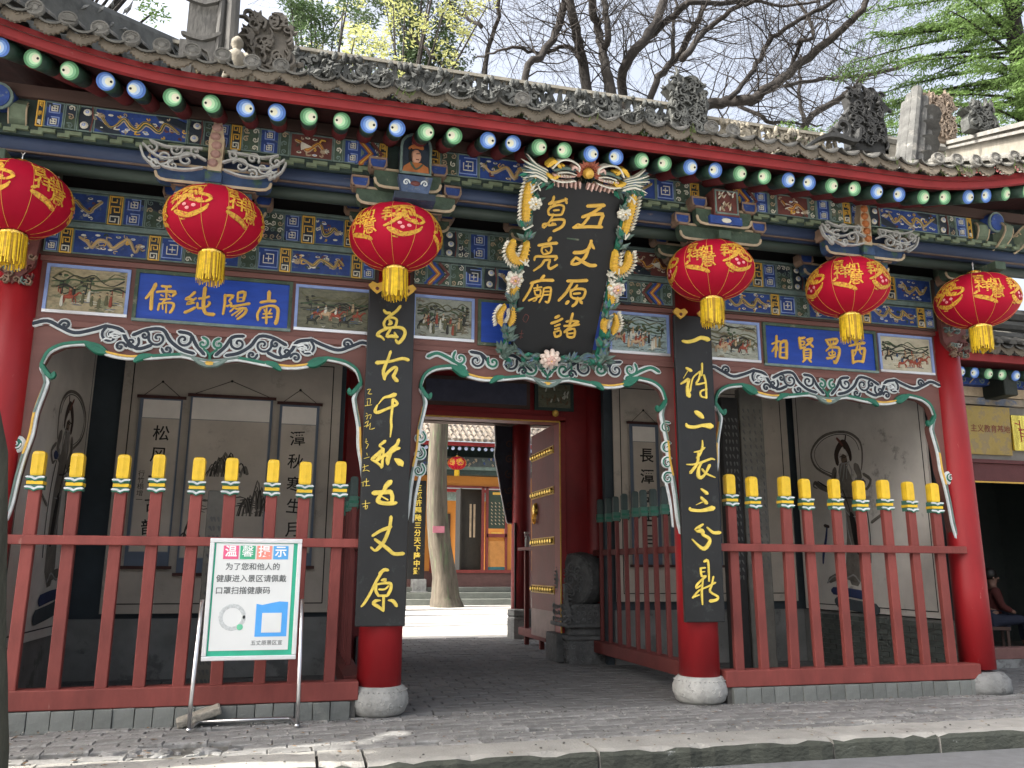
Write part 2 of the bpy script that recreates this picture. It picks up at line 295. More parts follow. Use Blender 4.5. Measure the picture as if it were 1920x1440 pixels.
BRUSH = {
 'wan': [[-1.835,4.006,0.022,-1.809,3.981,0.028,-1.776,3.986,0.023],[-1.669,4.063,0.026,-1.708,4.008,0.027,-1.764,3.961,0.027,-1.8,3.931,0.016],[-1.811,3.921,0.019,-1.832,3.865,0.024,-1.817,3.822,0.024],[-1.814,3.914,0.016,-1.752,3.935,0.022,-1.702,3.917,0.023,-1.703,3.875,0.023,-1.719,3.829,0.023],[-1.773,3.9,0.023,-1.759,3.877,0.035,-1.781,3.857,0.019],[-1.819,3.822,0.019,-1.759,3.826,0.02,-1.714,3.838,0.022],[-1.823,3.69,0.014,-1.853,3.72,0.024,-1.893,3.735,0.031,-1.861,3.779,0.028,-1.782,3.817,0.024,-1.69,3.836,0.025,-1.632,3.824,0.031,-1.608,3.78,0.03,-1.629,3.719,0.031,-1.673,3.668,0.031,-1.703,3.695,0.02],[-1.754,3.827,0.017,-1.77,3.792,0.024,-1.799,3.73,0.025,-1.745,3.736,0.032,-1.693,3.732,0.033],[-1.693,3.732,0.024,-1.717,3.772,0.019]],
 'gu': [[-1.752,3.567,0.025,-1.776,3.483,0.026,-1.817,3.363,0.031,-1.802,3.276,0.025],[-1.884,3.443,0.039,-1.747,3.467,0.026,-1.633,3.504,0.029,-1.57,3.494,0.032],[-1.802,3.276,0.018,-1.787,3.329,0.027,-1.721,3.398,0.027,-1.685,3.4,0.03,-1.697,3.347,0.03,-1.713,3.311,0.033,-1.677,3.268,0.036]],
 'qian': [[-1.695,3.119,0.041,-1.745,3.099,0.03,-1.806,3.079,0.019,-1.854,3.013,0.007],[-1.865,3.001,0.014,-1.885,2.942,0.029,-1.856,2.927,0.031,-1.774,2.965,0.024,-1.707,2.997,0.026,-1.663,3.029,0.025,-1.699,3.067,0.026],[-1.71,3.067,0.026,-1.715,2.963,0.023,-1.722,2.848,0.021,-1.716,2.791,0.023,-1.724,2.682,0.01]],
 'qiu': [[-1.777,2.635,0.029,-1.805,2.611,0.024,-1.827,2.589,0.02,-1.811,2.573,0.016,-1.788,2.553,0.027],[-1.792,2.551,0.032,-1.838,2.508,0.03,-1.892,2.454,0.031,-1.884,2.44,0.022,-1.842,2.415,0.022,-1.804,2.387,0.025,-1.8,2.372,0.022],[-1.788,2.544,0.022,-1.786,2.499,0.02,-1.792,2.447,0.022,-1.795,2.38,0.026],[-1.847,2.441,0.034,-1.815,2.468,0.03,-1.764,2.496,0.026,-1.721,2.528,0.038,-1.692,2.548,0.042,-1.663,2.564,0.034,-1.633,2.571,0.028],[-1.806,2.536,0.019,-1.823,2.49,0.022,-1.844,2.452,0.022],[-1.638,2.655,0.028,-1.649,2.617,0.028,-1.671,2.586,0.032,-1.703,2.555,0.037,-1.727,2.494,0.041,-1.74,2.449,0.041,-1.739,2.411,0.029],[-1.666,2.459,0.022,-1.636,2.441,0.048,-1.605,2.416,0.056,-1.594,2.398,0.023]],
 'wu': [[-1.709,2.227,0.046,-1.748,2.186,0.041,-1.763,2.146,0.027],[-1.864,2.115,0.043,-1.802,2.122,0.038,-1.7,2.131,0.039],[-1.774,2.14,0.027,-1.806,2.083,0.032,-1.821,2.037,0.04,-1.764,2.016,0.034,-1.685,2.017,0.036,-1.645,2.024,0.028],[-1.7,2.131,0.034,-1.681,2.086,0.034,-1.685,2.023,0.034],[-1.795,2.088,0.011,-1.726,2.051,0.014]],
 'zhang': [[-1.688,1.882,0.03,-1.692,1.826,0.028,-1.704,1.759,0.03,-1.745,1.647,0.03,-1.804,1.574,0.031,-1.836,1.558,0.02,-1.871,1.585,0.018],[-1.859,1.699,0.023,-1.788,1.746,0.027,-1.688,1.787,0.03],[-1.835,1.662,0.024,-1.772,1.619,0.03,-1.703,1.57,0.032,-1.645,1.526,0.031,-1.557,1.529,0.032]],
 'yuan': [[-1.778,1.339,0.024,-1.735,1.372,0.029,-1.701,1.37,0.024],[-1.756,1.355,0.024,-1.808,1.263,0.024,-1.864,1.144,0.024,-1.915,1.058,0.021,-1.941,1.029,0.015],[-1.753,1.274,0.022,-1.72,1.279,0.026,-1.73,1.252,0.016],[-1.807,1.23,0.022,-1.81,1.176,0.026,-1.781,1.128,0.022],[-1.796,1.236,0.018,-1.724,1.246,0.019,-1.669,1.241,0.027,-1.667,1.187,0.027,-1.693,1.133,0.025],[-1.778,1.187,0.016,-1.722,1.189,0.015,-1.69,1.219,0.015],[-1.786,1.128,0.017,-1.698,1.127,0.022],[-1.731,1.127,0.023,-1.731,1.057,0.023,-1.731,0.988,0.022],[-1.731,0.988,0.019,-1.782,1.026,0.028,-1.827,1.053,0.028,-1.807,1.079,0.027,-1.763,1.084,0.011],[-1.685,1.084,0.012,-1.641,1.078,0.029,-1.606,1.035,0.029]],
 'yi': [[1.546,3.923,0.026,1.607,3.917,0.035,1.691,3.941,0.036,1.777,3.98,0.038,1.86,3.966,0.049]],
 'shi': [[1.58,3.607,0.027,1.627,3.584,0.034],[1.592,3.576,0.007,1.534,3.489,0.004],[1.504,3.423,0.016,1.56,3.458,0.029,1.602,3.48,0.026,1.577,3.382,0.029,1.593,3.294,0.048],[1.609,3.346,0.021,1.634,3.45,0.014,1.665,3.516,0.014,1.744,3.579,0.018],[1.773,3.672,0.019,1.769,3.587,0.016,1.758,3.535,0.02],[1.743,3.572,0.016,1.726,3.494,0.018,1.688,3.427,0.021,1.806,3.454,0.019],[1.79,3.537,0.02,1.807,3.46,0.018,1.809,3.37,0.019,1.805,3.28,0.023],[1.812,3.377,0.019,1.739,3.347,0.019,1.746,3.29,0.016,1.805,3.28,0.018]],
 'er': [[1.673,3.108,0.04,1.713,3.085,0.053,1.746,3.055,0.039],[1.545,2.969,0.017,1.564,2.942,0.035,1.645,2.936,0.033,1.741,2.96,0.031,1.843,2.958,0.061]],
 'biao': [[1.733,2.79,0.008,1.732,2.722,0.019,1.705,2.646,0.021,1.663,2.595,0.025],[1.632,2.656,0.013,1.714,2.677,0.017,1.756,2.71,0.015],[1.532,2.516,0.012,1.625,2.52,0.019,1.735,2.554,0.023,1.831,2.589,0.021,1.871,2.58,0.011],[1.678,2.645,0.024,1.66,2.533,0.025,1.574,2.426,0.028],[1.721,2.548,0.016,1.677,2.485,0.027,1.667,2.398,0.038,1.699,2.375,0.031,1.755,2.426,0.021,1.807,2.514,0.029],[1.717,2.467,0.02,1.768,2.42,0.021,1.868,2.382,0.009]],
 'san': [[1.696,2.25,0.019,1.758,2.207,0.036],[1.691,2.157,0.025,1.746,2.104,0.039],[1.625,2.077,0.005,1.699,2.109,0.01],[1.55,2.039,0.021,1.563,2.021,0.032,1.682,2.015,0.03,1.823,2.045,0.049]],
 'fen': [[1.694,1.868,0.018,1.612,1.807,0.038,1.684,1.796,0.043,1.695,1.755,0.033,1.76,1.72,0.032,1.764,1.673,0.033,1.701,1.607,0.038,1.637,1.636,0.027,1.561,1.706,0.011],[1.746,1.833,0.017,1.816,1.78,0.03,1.89,1.782,0.033]],
 'ding': [[1.695,1.472,0.022,1.732,1.484,0.023,1.74,1.39,0.018,1.737,1.267,0.014],[1.645,1.401,0.017,1.654,1.32,0.021,1.7,1.32,0.017],[1.654,1.401,0.018,1.698,1.407,0.015],[1.656,1.36,0.01,1.689,1.366,0.01],[1.7,1.314,0.017,1.605,1.239,0.018,1.583,1.192,0.017,1.646,1.227,0.013],[1.665,1.273,0.013,1.647,1.158,0.02,1.649,1.025,0.012],[1.54,1.095,0.017,1.615,1.169,0.014,1.721,1.209,0.014,1.808,1.25,0.017],[1.792,1.314,0.012,1.768,1.227,0.017,1.744,1.157,0.02,1.833,1.105,0.022,1.812,1.07,0.024,1.746,1.059,0.032],[1.54,1.095,0.01,1.612,1.123,0.013]],
 'p_wu': [[0.089,1.624,0.032,0.258,1.649,0.038],[0.232,1.629,0.031,0.151,1.557,0.03,0.058,1.507,0.031],[0.064,1.511,0.03,0.154,1.54,0.027,0.265,1.558,0.035,0.259,1.5,0.032,0.253,1.435,0.034],[0.123,1.514,0.03,0.078,1.434,0.025,0.035,1.412,0.022],[-0.019,1.391,0.027,0.13,1.414,0.029,0.279,1.427,0.03],[-0.016,1.395,0.016,0.02,1.428,0.016,0.056,1.426,0.012]],
 'p_zhang': [[0.188,1.276,0.016,0.208,1.237,0.03,0.24,1.199,0.024],[0.201,1.272,0.026,0.185,1.199,0.03,0.167,1.102,0.033,0.108,1.025,0.029,0.032,1.011,0.03,0.052,1.067,0.023,0.085,1.082,0.019],[0.039,1.131,0.034,0.134,1.147,0.034,0.197,1.2,0.025],[0.067,1.081,0.029,0.154,1.041,0.033,0.234,1.013,0.036,0.294,1.019,0.032]],
 'p_yuan': [[0.024,0.823,0.03,0.12,0.832,0.029,0.229,0.848,0.033],[0.074,0.816,0.029,0.034,0.702,0.029,-0.035,0.603,0.024],[0.136,0.785,0.021,0.112,0.746,0.022,0.081,0.712,0.022],[0.073,0.724,0.024,0.09,0.664,0.024,0.112,0.647,0.02],[0.073,0.724,0.022,0.149,0.749,0.024,0.23,0.744,0.027,0.236,0.683,0.024,0.206,0.643,0.028,0.119,0.641,0.022],[0.116,0.691,0.02,0.182,0.703,0.02],[0.168,0.646,0.03,0.16,0.589,0.03,0.129,0.555,0.027],[0.056,0.58,0.032,0.071,0.6,0.03],[0.197,0.623,0.025,0.22,0.6,0.033]],
 'p_zhu': [[-0.037,0.41,0.025,-0.004,0.431,0.028],[-0.069,0.344,0.027,-0.017,0.367,0.025,0.039,0.403,0.024],[-0.027,0.315,0.017,0.025,0.339,0.018],[-0.02,0.278,0.018,0.026,0.298,0.018],[-0.021,0.246,0.023,0.001,0.196,0.024,0.053,0.22,0.023,0.038,0.27,0.02,-0.014,0.246,0.016],[0.094,0.376,0.022,0.154,0.387,0.022,0.217,0.386,0.028],[0.145,0.469,0.026,0.14,0.399,0.027,0.133,0.335,0.025],[0.078,0.324,0.022,0.164,0.337,0.022,0.236,0.356,0.023],[0.224,0.386,0.024,0.164,0.337,0.025,0.091,0.255,0.023],[0.112,0.275,0.02,0.196,0.301,0.022,0.206,0.212,0.026,0.137,0.207,0.024,0.119,0.27,0.018],[0.137,0.243,0.016,0.192,0.252,0.015]],
 'p_ge': [[-0.28,1.674,0.028,-0.284,1.634,0.024,-0.314,1.602,0.027],[-0.314,1.602,0.027,-0.231,1.629,0.026,-0.144,1.666,0.025],[-0.156,1.671,0.025,-0.138,1.633,0.026],[-0.256,1.603,0.021,-0.29,1.566,0.02],[-0.292,1.577,0.023,-0.314,1.535,0.023,-0.301,1.496,0.022],[-0.291,1.571,0.02,-0.214,1.602,0.02,-0.159,1.591,0.022,-0.161,1.534,0.023,-0.185,1.503,0.021,-0.295,1.492,0.021],[-0.256,1.541,0.018,-0.205,1.552,0.018],[-0.255,1.501,0.02,-0.278,1.431,0.02,-0.33,1.356,0.02,-0.342,1.39,0.022,-0.285,1.401,0.019],[-0.273,1.437,0.025,-0.188,1.457,0.024,-0.128,1.452,0.027,-0.14,1.388,0.028,-0.22,1.333,0.024],[-0.251,1.411,0.016,-0.208,1.404,0.02,-0.282,1.384,0.019]],
 'p_liang': [[-0.241,1.256,0.034,-0.255,1.231,0.03],[-0.351,1.169,0.028,-0.261,1.196,0.026,-0.168,1.211,0.03],[-0.308,1.162,0.021,-0.312,1.114,0.02,-0.283,1.082,0.019],[-0.296,1.157,0.019,-0.222,1.176,0.021,-0.216,1.112,0.02,-0.277,1.083,0.022],[-0.273,1.13,0.012,-0.246,1.109,0.014],[-0.373,1.014,0.021,-0.361,1.051,0.024,-0.261,1.06,0.023,-0.143,1.072,0.028,-0.155,1.035,0.021],[-0.266,1.019,0.024,-0.292,0.963,0.024,-0.36,0.902,0.018],[-0.266,1.019,0.022,-0.208,1.03,0.024,-0.215,0.97,0.023,-0.186,0.937,0.027,-0.121,0.985,0.019]],
 'p_miao': [[-0.243,0.853,0.03,-0.267,0.815,0.026],[-0.367,0.764,0.027,-0.265,0.803,0.026,-0.14,0.815,0.032],[-0.348,0.759,0.024,-0.375,0.666,0.024,-0.42,0.57,0.022],[-0.328,0.712,0.016,-0.247,0.732,0.016],[-0.293,0.752,0.014,-0.29,0.698,0.016],[-0.318,0.689,0.016,-0.298,0.642,0.017],[-0.312,0.69,0.015,-0.254,0.701,0.018,-0.251,0.646,0.017,-0.298,0.642,0.014],[-0.36,0.575,0.019,-0.293,0.612,0.017,-0.236,0.635,0.016],[-0.277,0.644,0.014,-0.283,0.588,0.014,-0.311,0.573,0.012],[-0.221,0.722,0.016,-0.22,0.643,0.018,-0.243,0.567,0.017],[-0.221,0.722,0.016,-0.15,0.735,0.022,-0.137,0.662,0.021,-0.147,0.575,0.024,-0.178,0.579,0.018],[-0.209,0.687,0.015,-0.155,0.694,0.014],[-0.209,0.65,0.015,-0.149,0.658,0.015]],
 'l_ru': [[-4.095,4.155,0.04,-4.117,4.092,0.038,-4.171,4.005,0.025],[-4.119,4.079,0.032,-4.118,3.975,0.036,-4.115,3.897,0.036],[-4.032,4.144,0.028,-3.989,4.143,0.025,-3.958,4.146,0.036],[-3.992,4.13,0.025,-3.983,4.03,0.023],[-4.073,4.079,0.028,-4.031,4.089,0.022,-3.906,4.093,0.04,-3.926,4.048,0.023],[-4.035,4.051,0.014,-4.015,4.04,0.017],[-3.966,4.064,0.014,-3.949,4.046,0.017],[-4.039,4.003,0.019,-3.946,4.015,0.021],[-3.985,4.012,0.019,-4.013,3.97,0.02],[-4.043,3.959,0.021,-4.049,3.894,0.025],[-4.042,3.955,0.022,-3.974,3.974,0.021,-3.911,3.97,0.027,-3.914,3.914,0.03,-3.935,3.877,0.029],[-4.011,3.949,0.015,-4.007,3.906,0.018],[-3.976,3.952,0.015,-3.973,3.874,0.021]],
 'l_chun': [[-3.722,4.105,0.033,-3.761,4.058,0.026,-3.802,4.028,0.026,-3.743,4.033,0.021],[-3.705,4.045,0.021,-3.742,4.011,0.025,-3.787,3.981,0.031,-3.717,3.996,0.023],[-3.795,3.889,0.034,-3.75,3.914,0.031,-3.709,3.944,0.029],[-3.626,4.158,0.042,-3.628,4.078,0.038,-3.628,3.973,0.04,-3.598,3.896,0.038,-3.525,3.889,0.041],[-3.673,4.044,0.026,-3.618,4.057,0.025,-3.584,4.073,0.025],[-3.685,3.994,0.025,-3.677,3.942,0.025,-3.595,3.966,0.023,-3.57,4.004,0.03,-3.584,4.02,0.016]],
 'l_yang': [[-3.429,4.1,0.03,-3.426,4.007,0.028,-3.434,3.901,0.026],[-3.425,4.096,0.029,-3.348,4.103,0.028,-3.385,4.046,0.022,-3.358,4.013,0.021,-3.405,3.987,0.022],[-3.306,4.133,0.025,-3.304,4.044,0.024],[-3.302,4.138,0.029,-3.238,4.148,0.037,-3.248,4.058,0.029],[-3.294,4.085,0.013,-3.25,4.094,0.013],[-3.304,4.044,0.018,-3.247,4.054,0.02],[-3.364,3.986,0.023,-3.276,4.007,0.024,-3.189,4.032,0.031],[-3.308,3.999,0.019,-3.368,3.932,0.019],[-3.314,3.964,0.021,-3.217,3.976,0.032,-3.23,3.917,0.031,-3.29,3.859,0.025],[-3.273,3.958,0.017,-3.349,3.894,0.017],[-3.249,3.956,0.018,-3.308,3.884,0.016]],
 'l_nan': [[-3.0,4.17,0.043,-2.999,4.088,0.037],[-3.075,4.055,0.03,-3.003,4.075,0.03,-2.937,4.08,0.038],[-3.071,3.993,0.026,-3.1,3.928,0.029,-3.092,3.866,0.026],[-3.079,3.992,0.025,-2.983,4.027,0.025,-2.907,4.006,0.037,-2.901,3.908,0.037,-2.914,3.845,0.043],[-3.037,3.978,0.017,-3.023,3.952,0.017],[-2.972,3.988,0.017,-2.987,3.955,0.018],[-3.043,3.933,0.019,-2.961,3.944,0.021],[-3.048,3.892,0.019,-2.959,3.908,0.021],[-3.015,4.006,0.02,-3.008,3.837,0.027]],
 'r_xiang': [[2.888,4.138,0.032,2.876,4.03,0.032,2.857,3.878,0.024],[2.823,4.038,0.027,2.921,4.079,0.027],[2.867,4.015,0.027,2.816,3.943,0.025],[2.883,4.008,0.031,2.888,3.963,0.023],[2.936,4.057,0.031,2.915,3.882,0.035],[2.936,4.057,0.034,3.012,4.086,0.046,3.013,3.979,0.04,3.005,3.873,0.039],[2.94,3.997,0.016,2.99,4.008,0.016],[2.935,3.936,0.016,2.985,3.943,0.015],[2.922,3.875,0.027,3.005,3.873,0.032]],
 'r_xian': [[3.2,4.138,0.037,3.203,4.069,0.037,3.206,4.008,0.032],[3.199,4.13,0.032,3.268,4.147,0.033],[3.213,4.097,0.021,3.264,4.097,0.024,3.252,4.057,0.021,3.21,4.054,0.021],[3.207,4.012,0.032,3.266,4.024,0.03],[3.3,4.122,0.027,3.377,4.143,0.036,3.339,4.087,0.033,3.285,4.052,0.025],[3.307,4.107,0.021,3.377,4.043,0.032],[3.247,3.988,0.029,3.246,3.874,0.029],[3.255,3.989,0.029,3.34,4.002,0.032,3.331,3.895,0.036],[3.261,3.955,0.014,3.32,3.963,0.015],[3.258,3.924,0.015,3.318,3.932,0.014],[3.247,3.889,0.025,3.332,3.898,0.023],[3.263,3.875,0.027,3.227,3.842,0.024],[3.305,3.878,0.027,3.336,3.849,0.027]],
 'r_shu': [[3.572,4.138,0.032,3.602,4.082,0.032],[3.568,4.138,0.029,3.72,4.161,0.042,3.697,4.101,0.036,3.601,4.079,0.03],[3.627,4.131,0.015,3.632,4.092,0.015],[3.675,4.142,0.015,3.662,4.095,0.015],[3.635,4.069,0.027,3.56,4.002,0.024],[3.607,4.044,0.027,3.736,4.053,0.041,3.737,3.968,0.04,3.675,3.856,0.041,3.652,3.885,0.016],[3.593,3.981,0.021,3.606,3.944,0.021,3.676,3.964,0.022,3.671,3.995,0.018,3.593,3.985,0.016],[3.647,4.016,0.019,3.629,3.907,0.021],[3.565,3.91,0.036,3.63,3.919,0.028,3.683,3.941,0.019]],
 'r_xi': [[3.894,4.088,0.026,4.002,4.119,0.036,4.109,4.142,0.041],[4.009,4.104,0.029,3.996,4.064,0.025],[3.928,4.028,0.036,3.929,3.95,0.032,3.926,3.873,0.033],[3.928,4.028,0.033,4.021,4.05,0.025,4.102,4.071,0.046,4.094,3.993,0.042,4.067,3.898,0.042],[3.988,4.063,0.025,3.973,4.008,0.022,3.943,3.959,0.013],[4.043,4.098,0.024,4.035,4.02,0.021,4.059,3.99,0.013],[3.927,3.881,0.037,3.998,3.901,0.028,4.067,3.898,0.037]],
 's_all': [[-1.972,3.156,0.008,-1.938,3.164,0.008,-1.964,3.116,0.008,-1.925,3.115,0.008],[-1.973,3.058,0.006,-1.937,3.066,0.008,-1.938,3.014,0.006],[-1.965,3.041,0.007,-1.965,2.995,0.006],[-1.989,2.988,0.008,-1.921,3.003,0.008],[-1.973,2.915,0.006,-1.961,2.904,0.006],[-1.98,2.881,0.005,-1.955,2.893,0.006,-1.965,2.853,0.007],[-1.95,2.894,0.008,-1.922,2.901,0.007,-1.932,2.86,0.007],[-1.98,2.813,0.008,-1.947,2.837,0.007,-1.967,2.768,0.008,-1.924,2.815,0.007,-1.933,2.752,0.007,-1.884,2.766,0.009],[-1.989,2.778,0.006,-1.951,2.791,0.006],[-1.962,2.655,0.006,-1.962,2.61,0.006,-1.938,2.6,0.008,-1.958,2.555,0.008],[-1.972,2.621,0.006,-1.948,2.628,0.006],[-1.951,2.51,0.007,-1.944,2.488,0.006],[-1.976,2.454,0.006,-1.924,2.472,0.006]],
 's_b': [[-1.987,2.367,0.006,-1.931,2.386,0.006],[-1.971,2.396,0.005,-1.964,2.351,0.006,-1.985,2.327,0.006,-1.946,2.34,0.006,-1.918,2.33,0.008],[-1.975,2.22,0.008,-1.973,2.18,0.008],[-1.992,2.213,0.005,-1.953,2.232,0.006],[-1.943,2.255,0.008,-1.942,2.187,0.007],[-1.958,2.22,0.006,-1.919,2.233,0.006],[-1.953,2.183,0.007,-1.908,2.189,0.007],[-1.977,2.005,0.006,-1.899,2.018,0.006],[-1.943,2.04,0.008,-1.942,1.956,0.008],[-1.965,1.977,0.006,-1.921,1.99,0.008,-1.93,1.956,0.007]],
}
LIMBS = [
 ('A',[(3.754,13.05,11.117,0.161),(3.207,12.54,15.349,0.114),(3.747,12.7,16.335,0.117),(4.363,13.3,17.67,0.13),(4.777,13.46,19.0,0.142),(4.878,12.94,19.784,0.124)]),
 ('A',[(5.776,13.18,11.396,0.22),(5.559,13.78,16.212,0.179),(5.376,13.82,17.341,0.171),(5.045,13.25,17.849,0.167),(4.692,12.9,18.572,0.148),(4.728,13.29,20.019,0.125)]),
 ('A',[(5.149,13.18,16.798,0.078),(4.953,13.78,17.564,0.072),(4.345,13.82,17.352,0.062),(3.656,13.25,16.785,0.059),(2.893,12.9,16.624,0.049),(2.409,13.29,16.612,0.034),(1.95,13.84,16.673,0.025)]),
 ('A',[(6.848,13.71,11.561,0.229),(6.268,13.53,16.083,0.189),(6.27,14.03,17.344,0.166),(6.32,14.49,18.734,0.151),(5.992,14.23,19.391,0.15),(5.663,13.63,20.282,0.129)]),
 ('A',[(6.193,13.71,17.701,0.128),(6.264,13.53,18.361,0.11),(6.301,14.03,19.712,0.112),(6.37,14.49,21.295,0.087)]),
 ('A',[(7.727,14.91,12.146,0.244),(7.227,14.88,16.887,0.173),(7.101,14.29,17.551,0.18),(7.529,14.01,18.227,0.181),(8.381,14.44,19.585,0.168),(8.993,14.96,21.125,0.165),(9.162,14.8,22.116,0.124)]),
 ('A',[(8.037,14.91,19.02,0.119),(8.848,14.88,19.874,0.132),(9.282,14.29,20.164,0.131),(10.173,14.01,20.858,0.102)]),
 ('A',[(7.182,14.51,11.743,0.164),(8.23,14.75,16.889,0.127),(9.071,15.35,18.448,0.132),(9.691,15.44,19.236,0.135),(9.96,14.88,19.865,0.124),(10.16,14.5,20.375,0.093),(11.099,14.85,22.111,0.085)]),
 ('A',[(8.824,14.51,17.98,0.069),(9.099,14.75,19.103,0.081),(9.434,15.35,20.416,0.062),(9.636,15.44,21.38,0.052)]),
 ('B',[(6.662,11.04,10.606,0.19),(7.867,11.56,14.037,0.189),(8.74,11.99,15.023,0.178),(9.21,11.71,15.106,0.179),(9.659,11.12,14.901,0.177),(10.285,11.09,15.299,0.162),(11.447,11.66,16.379,0.151),(12.717,12.0,17.616,0.148),(13.471,11.6,18.253,0.13),(13.791,11.06,18.639,0.109),(14.476,11.16,19.779,0.092)]),
 ('B',[(9.0,11.04,14.77,0.087),(9.884,11.56,15.839,0.082),(10.668,11.99,16.976,0.085),(11.002,11.71,17.593,0.085),(11.587,11.12,17.947,0.075),(12.561,11.09,18.581,0.068),(14.066,11.66,19.879,0.061)]),
 ('B',[(7.523,11.04,15.822,0.118),(8.164,11.56,16.77,0.106),(8.968,11.99,17.758,0.091),(9.569,11.71,18.266,0.083),(9.774,11.12,18.159,0.064),(10.51,11.09,18.56,0.055)]),
 ('B',[(7.776,11.04,17.718,0.078),(9.496,11.56,18.409,0.083),(10.71,11.99,19.035,0.058),(11.657,11.71,18.815,0.048),(12.405,11.12,18.76,0.038)]),
 ('B',[(11.716,12.2,16.718,0.078),(12.165,12.2,17.555,0.079),(11.885,11.62,17.596,0.068),(12.141,11.3,17.487,0.057),(12.32,11.72,18.603,0.058),(12.259,12.25,19.563,0.05)]),
 ('B',[(10.048,12.37,15.474,0.065),(10.305,11.77,14.866,0.064),(10.629,11.51,14.503,0.064),(11.903,11.97,14.907,0.038),(13.035,12.47,15.276,0.029)]),
 ('C',[(13.262,15.56,13.215,0.17),(14.983,16.1,17.505,0.137),(16.571,16.5,18.927,0.132),(17.334,16.17,19.534,0.12),(17.519,15.59,19.781,0.096),(18.9,15.61,20.299,0.074),(20.75,16.2,21.458,0.051)]),
 ('C',[(14.688,15.56,17.207,0.1),(14.885,16.1,18.547,0.069),(15.239,16.5,19.74,0.058),(15.163,16.17,20.659,0.047)]),
 ('C',[(13.876,15.56,18.678,0.078),(15.653,16.1,19.564,0.071),(17.402,16.5,20.209,0.061),(18.37,16.17,20.325,0.05),(19.392,15.59,20.551,0.037)]),
 ('D',[(2.915,16.81,12.392,0.146),(3.104,17.4,18.736,0.098),(3.25,17.4,19.832,0.088),(3.399,16.82,20.535,0.078),(3.315,16.5,21.583,0.078)]),
 ('D',[(1.154,16.81,18.453,0.074),(0.758,17.4,19.285,0.056),(0.369,17.4,19.743,0.046)]),
 ('D',[(1.249,16.81,18.367,0.055),(2.11,17.4,18.151,0.048)]),
 ('D',[(2.823,16.81,20.0,0.077),(2.258,17.4,20.732,0.068),(1.766,17.4,21.074,0.058),(1.178,16.82,21.392,0.056)]),
 ('E',[(-2.968,14.51,10.972,0.147),(-2.643,14.75,16.296,0.031),(-2.605,15.35,17.808,0.032),(-2.752,15.44,18.791,0.024),(-2.627,14.88,19.171,0.024)]),
 ('E',[(-2.587,14.51,16.874,0.023),(-2.091,14.75,18.05,0.025),(-1.956,15.35,19.468,0.025)]),
 ('E',[(-2.624,14.51,16.687,0.023),(-3.192,14.75,17.66,0.024),(-3.178,15.35,19.034,0.024)]),
 ('F',[(19.833,13.05,12.718,0.291),(20.029,12.54,16.758,0.091),(20.054,12.7,18.195,0.07),(20.702,13.3,19.535,0.072),(21.154,13.46,20.82,0.061),(20.667,12.94,21.694,0.06),(20.57,12.51,23.12,0.06)]),
]
# ================================================================ SETTING
gd=MB(); gd.quad((-400,-400,-.30),(400,-400,-.30),(400,400,-.30),(-400,400,-.30)); tag(gd.build('ground',court_m),kind='structure')
rd=MB(); rd.box(-40,60,-16,-2.06,-.29,-.16); tag(rd.build('road',road_m),kind='structure')
ct=MB(); ct.box(-25,40,8.72,60,-.28,-.012); tag(ct.build('courtyard',court_m),kind='structure')
# ---- brick paving with kerb
pv=MB(); pv.box(-9,14,-1.6,8.72,-.29,-.035); pave=tag(pv.build('pavement',mortar),kind='structure')
def brickmesh(l,w,h,seed):
    random.seed(seed); b=MB(); c=.008
    j=lambda a:random.uniform(-a,a)
    l2,w2=l/2,w/2
    top=[(-l2+c+j(.006),-w2+c+j(.004),h),(l2-c+j(.006),-w2+c+j(.004),h+j(.003)),(l2-c+j(.006),w2-c+j(.004),h),(-l2+c+j(.006),w2-c+j(.004),h+j(.003))]
    bot=[(-l2,-w2,h-.012),(l2,-w2,h-.012),(l2,w2,h-.012),(-l2,w2,h-.012)]
    b.v=top+bot+[(x,y,-.02) for x,y,z in bot]
    b.f=[(0,1,2,3)]+[(4+k,4+(k+1)%4,(k+1)%4,k) for k in range(4)]+[(8+k,8+(k+1)%4,4+(k+1)%4,4+k) for k in range(4)]; b.m=[0]*9
    me=bpy.data.meshes.new('brick'); me.from_pydata(b.v,[],b.f); me.materials.append(brick_m); return me
bms=[brickmesh(.335,.158,.045,s) for s in range(6)]
random.seed(11); RW=.166; n_br=0; stuffb=MB()
rowY=-1.53+RW/2; row=0
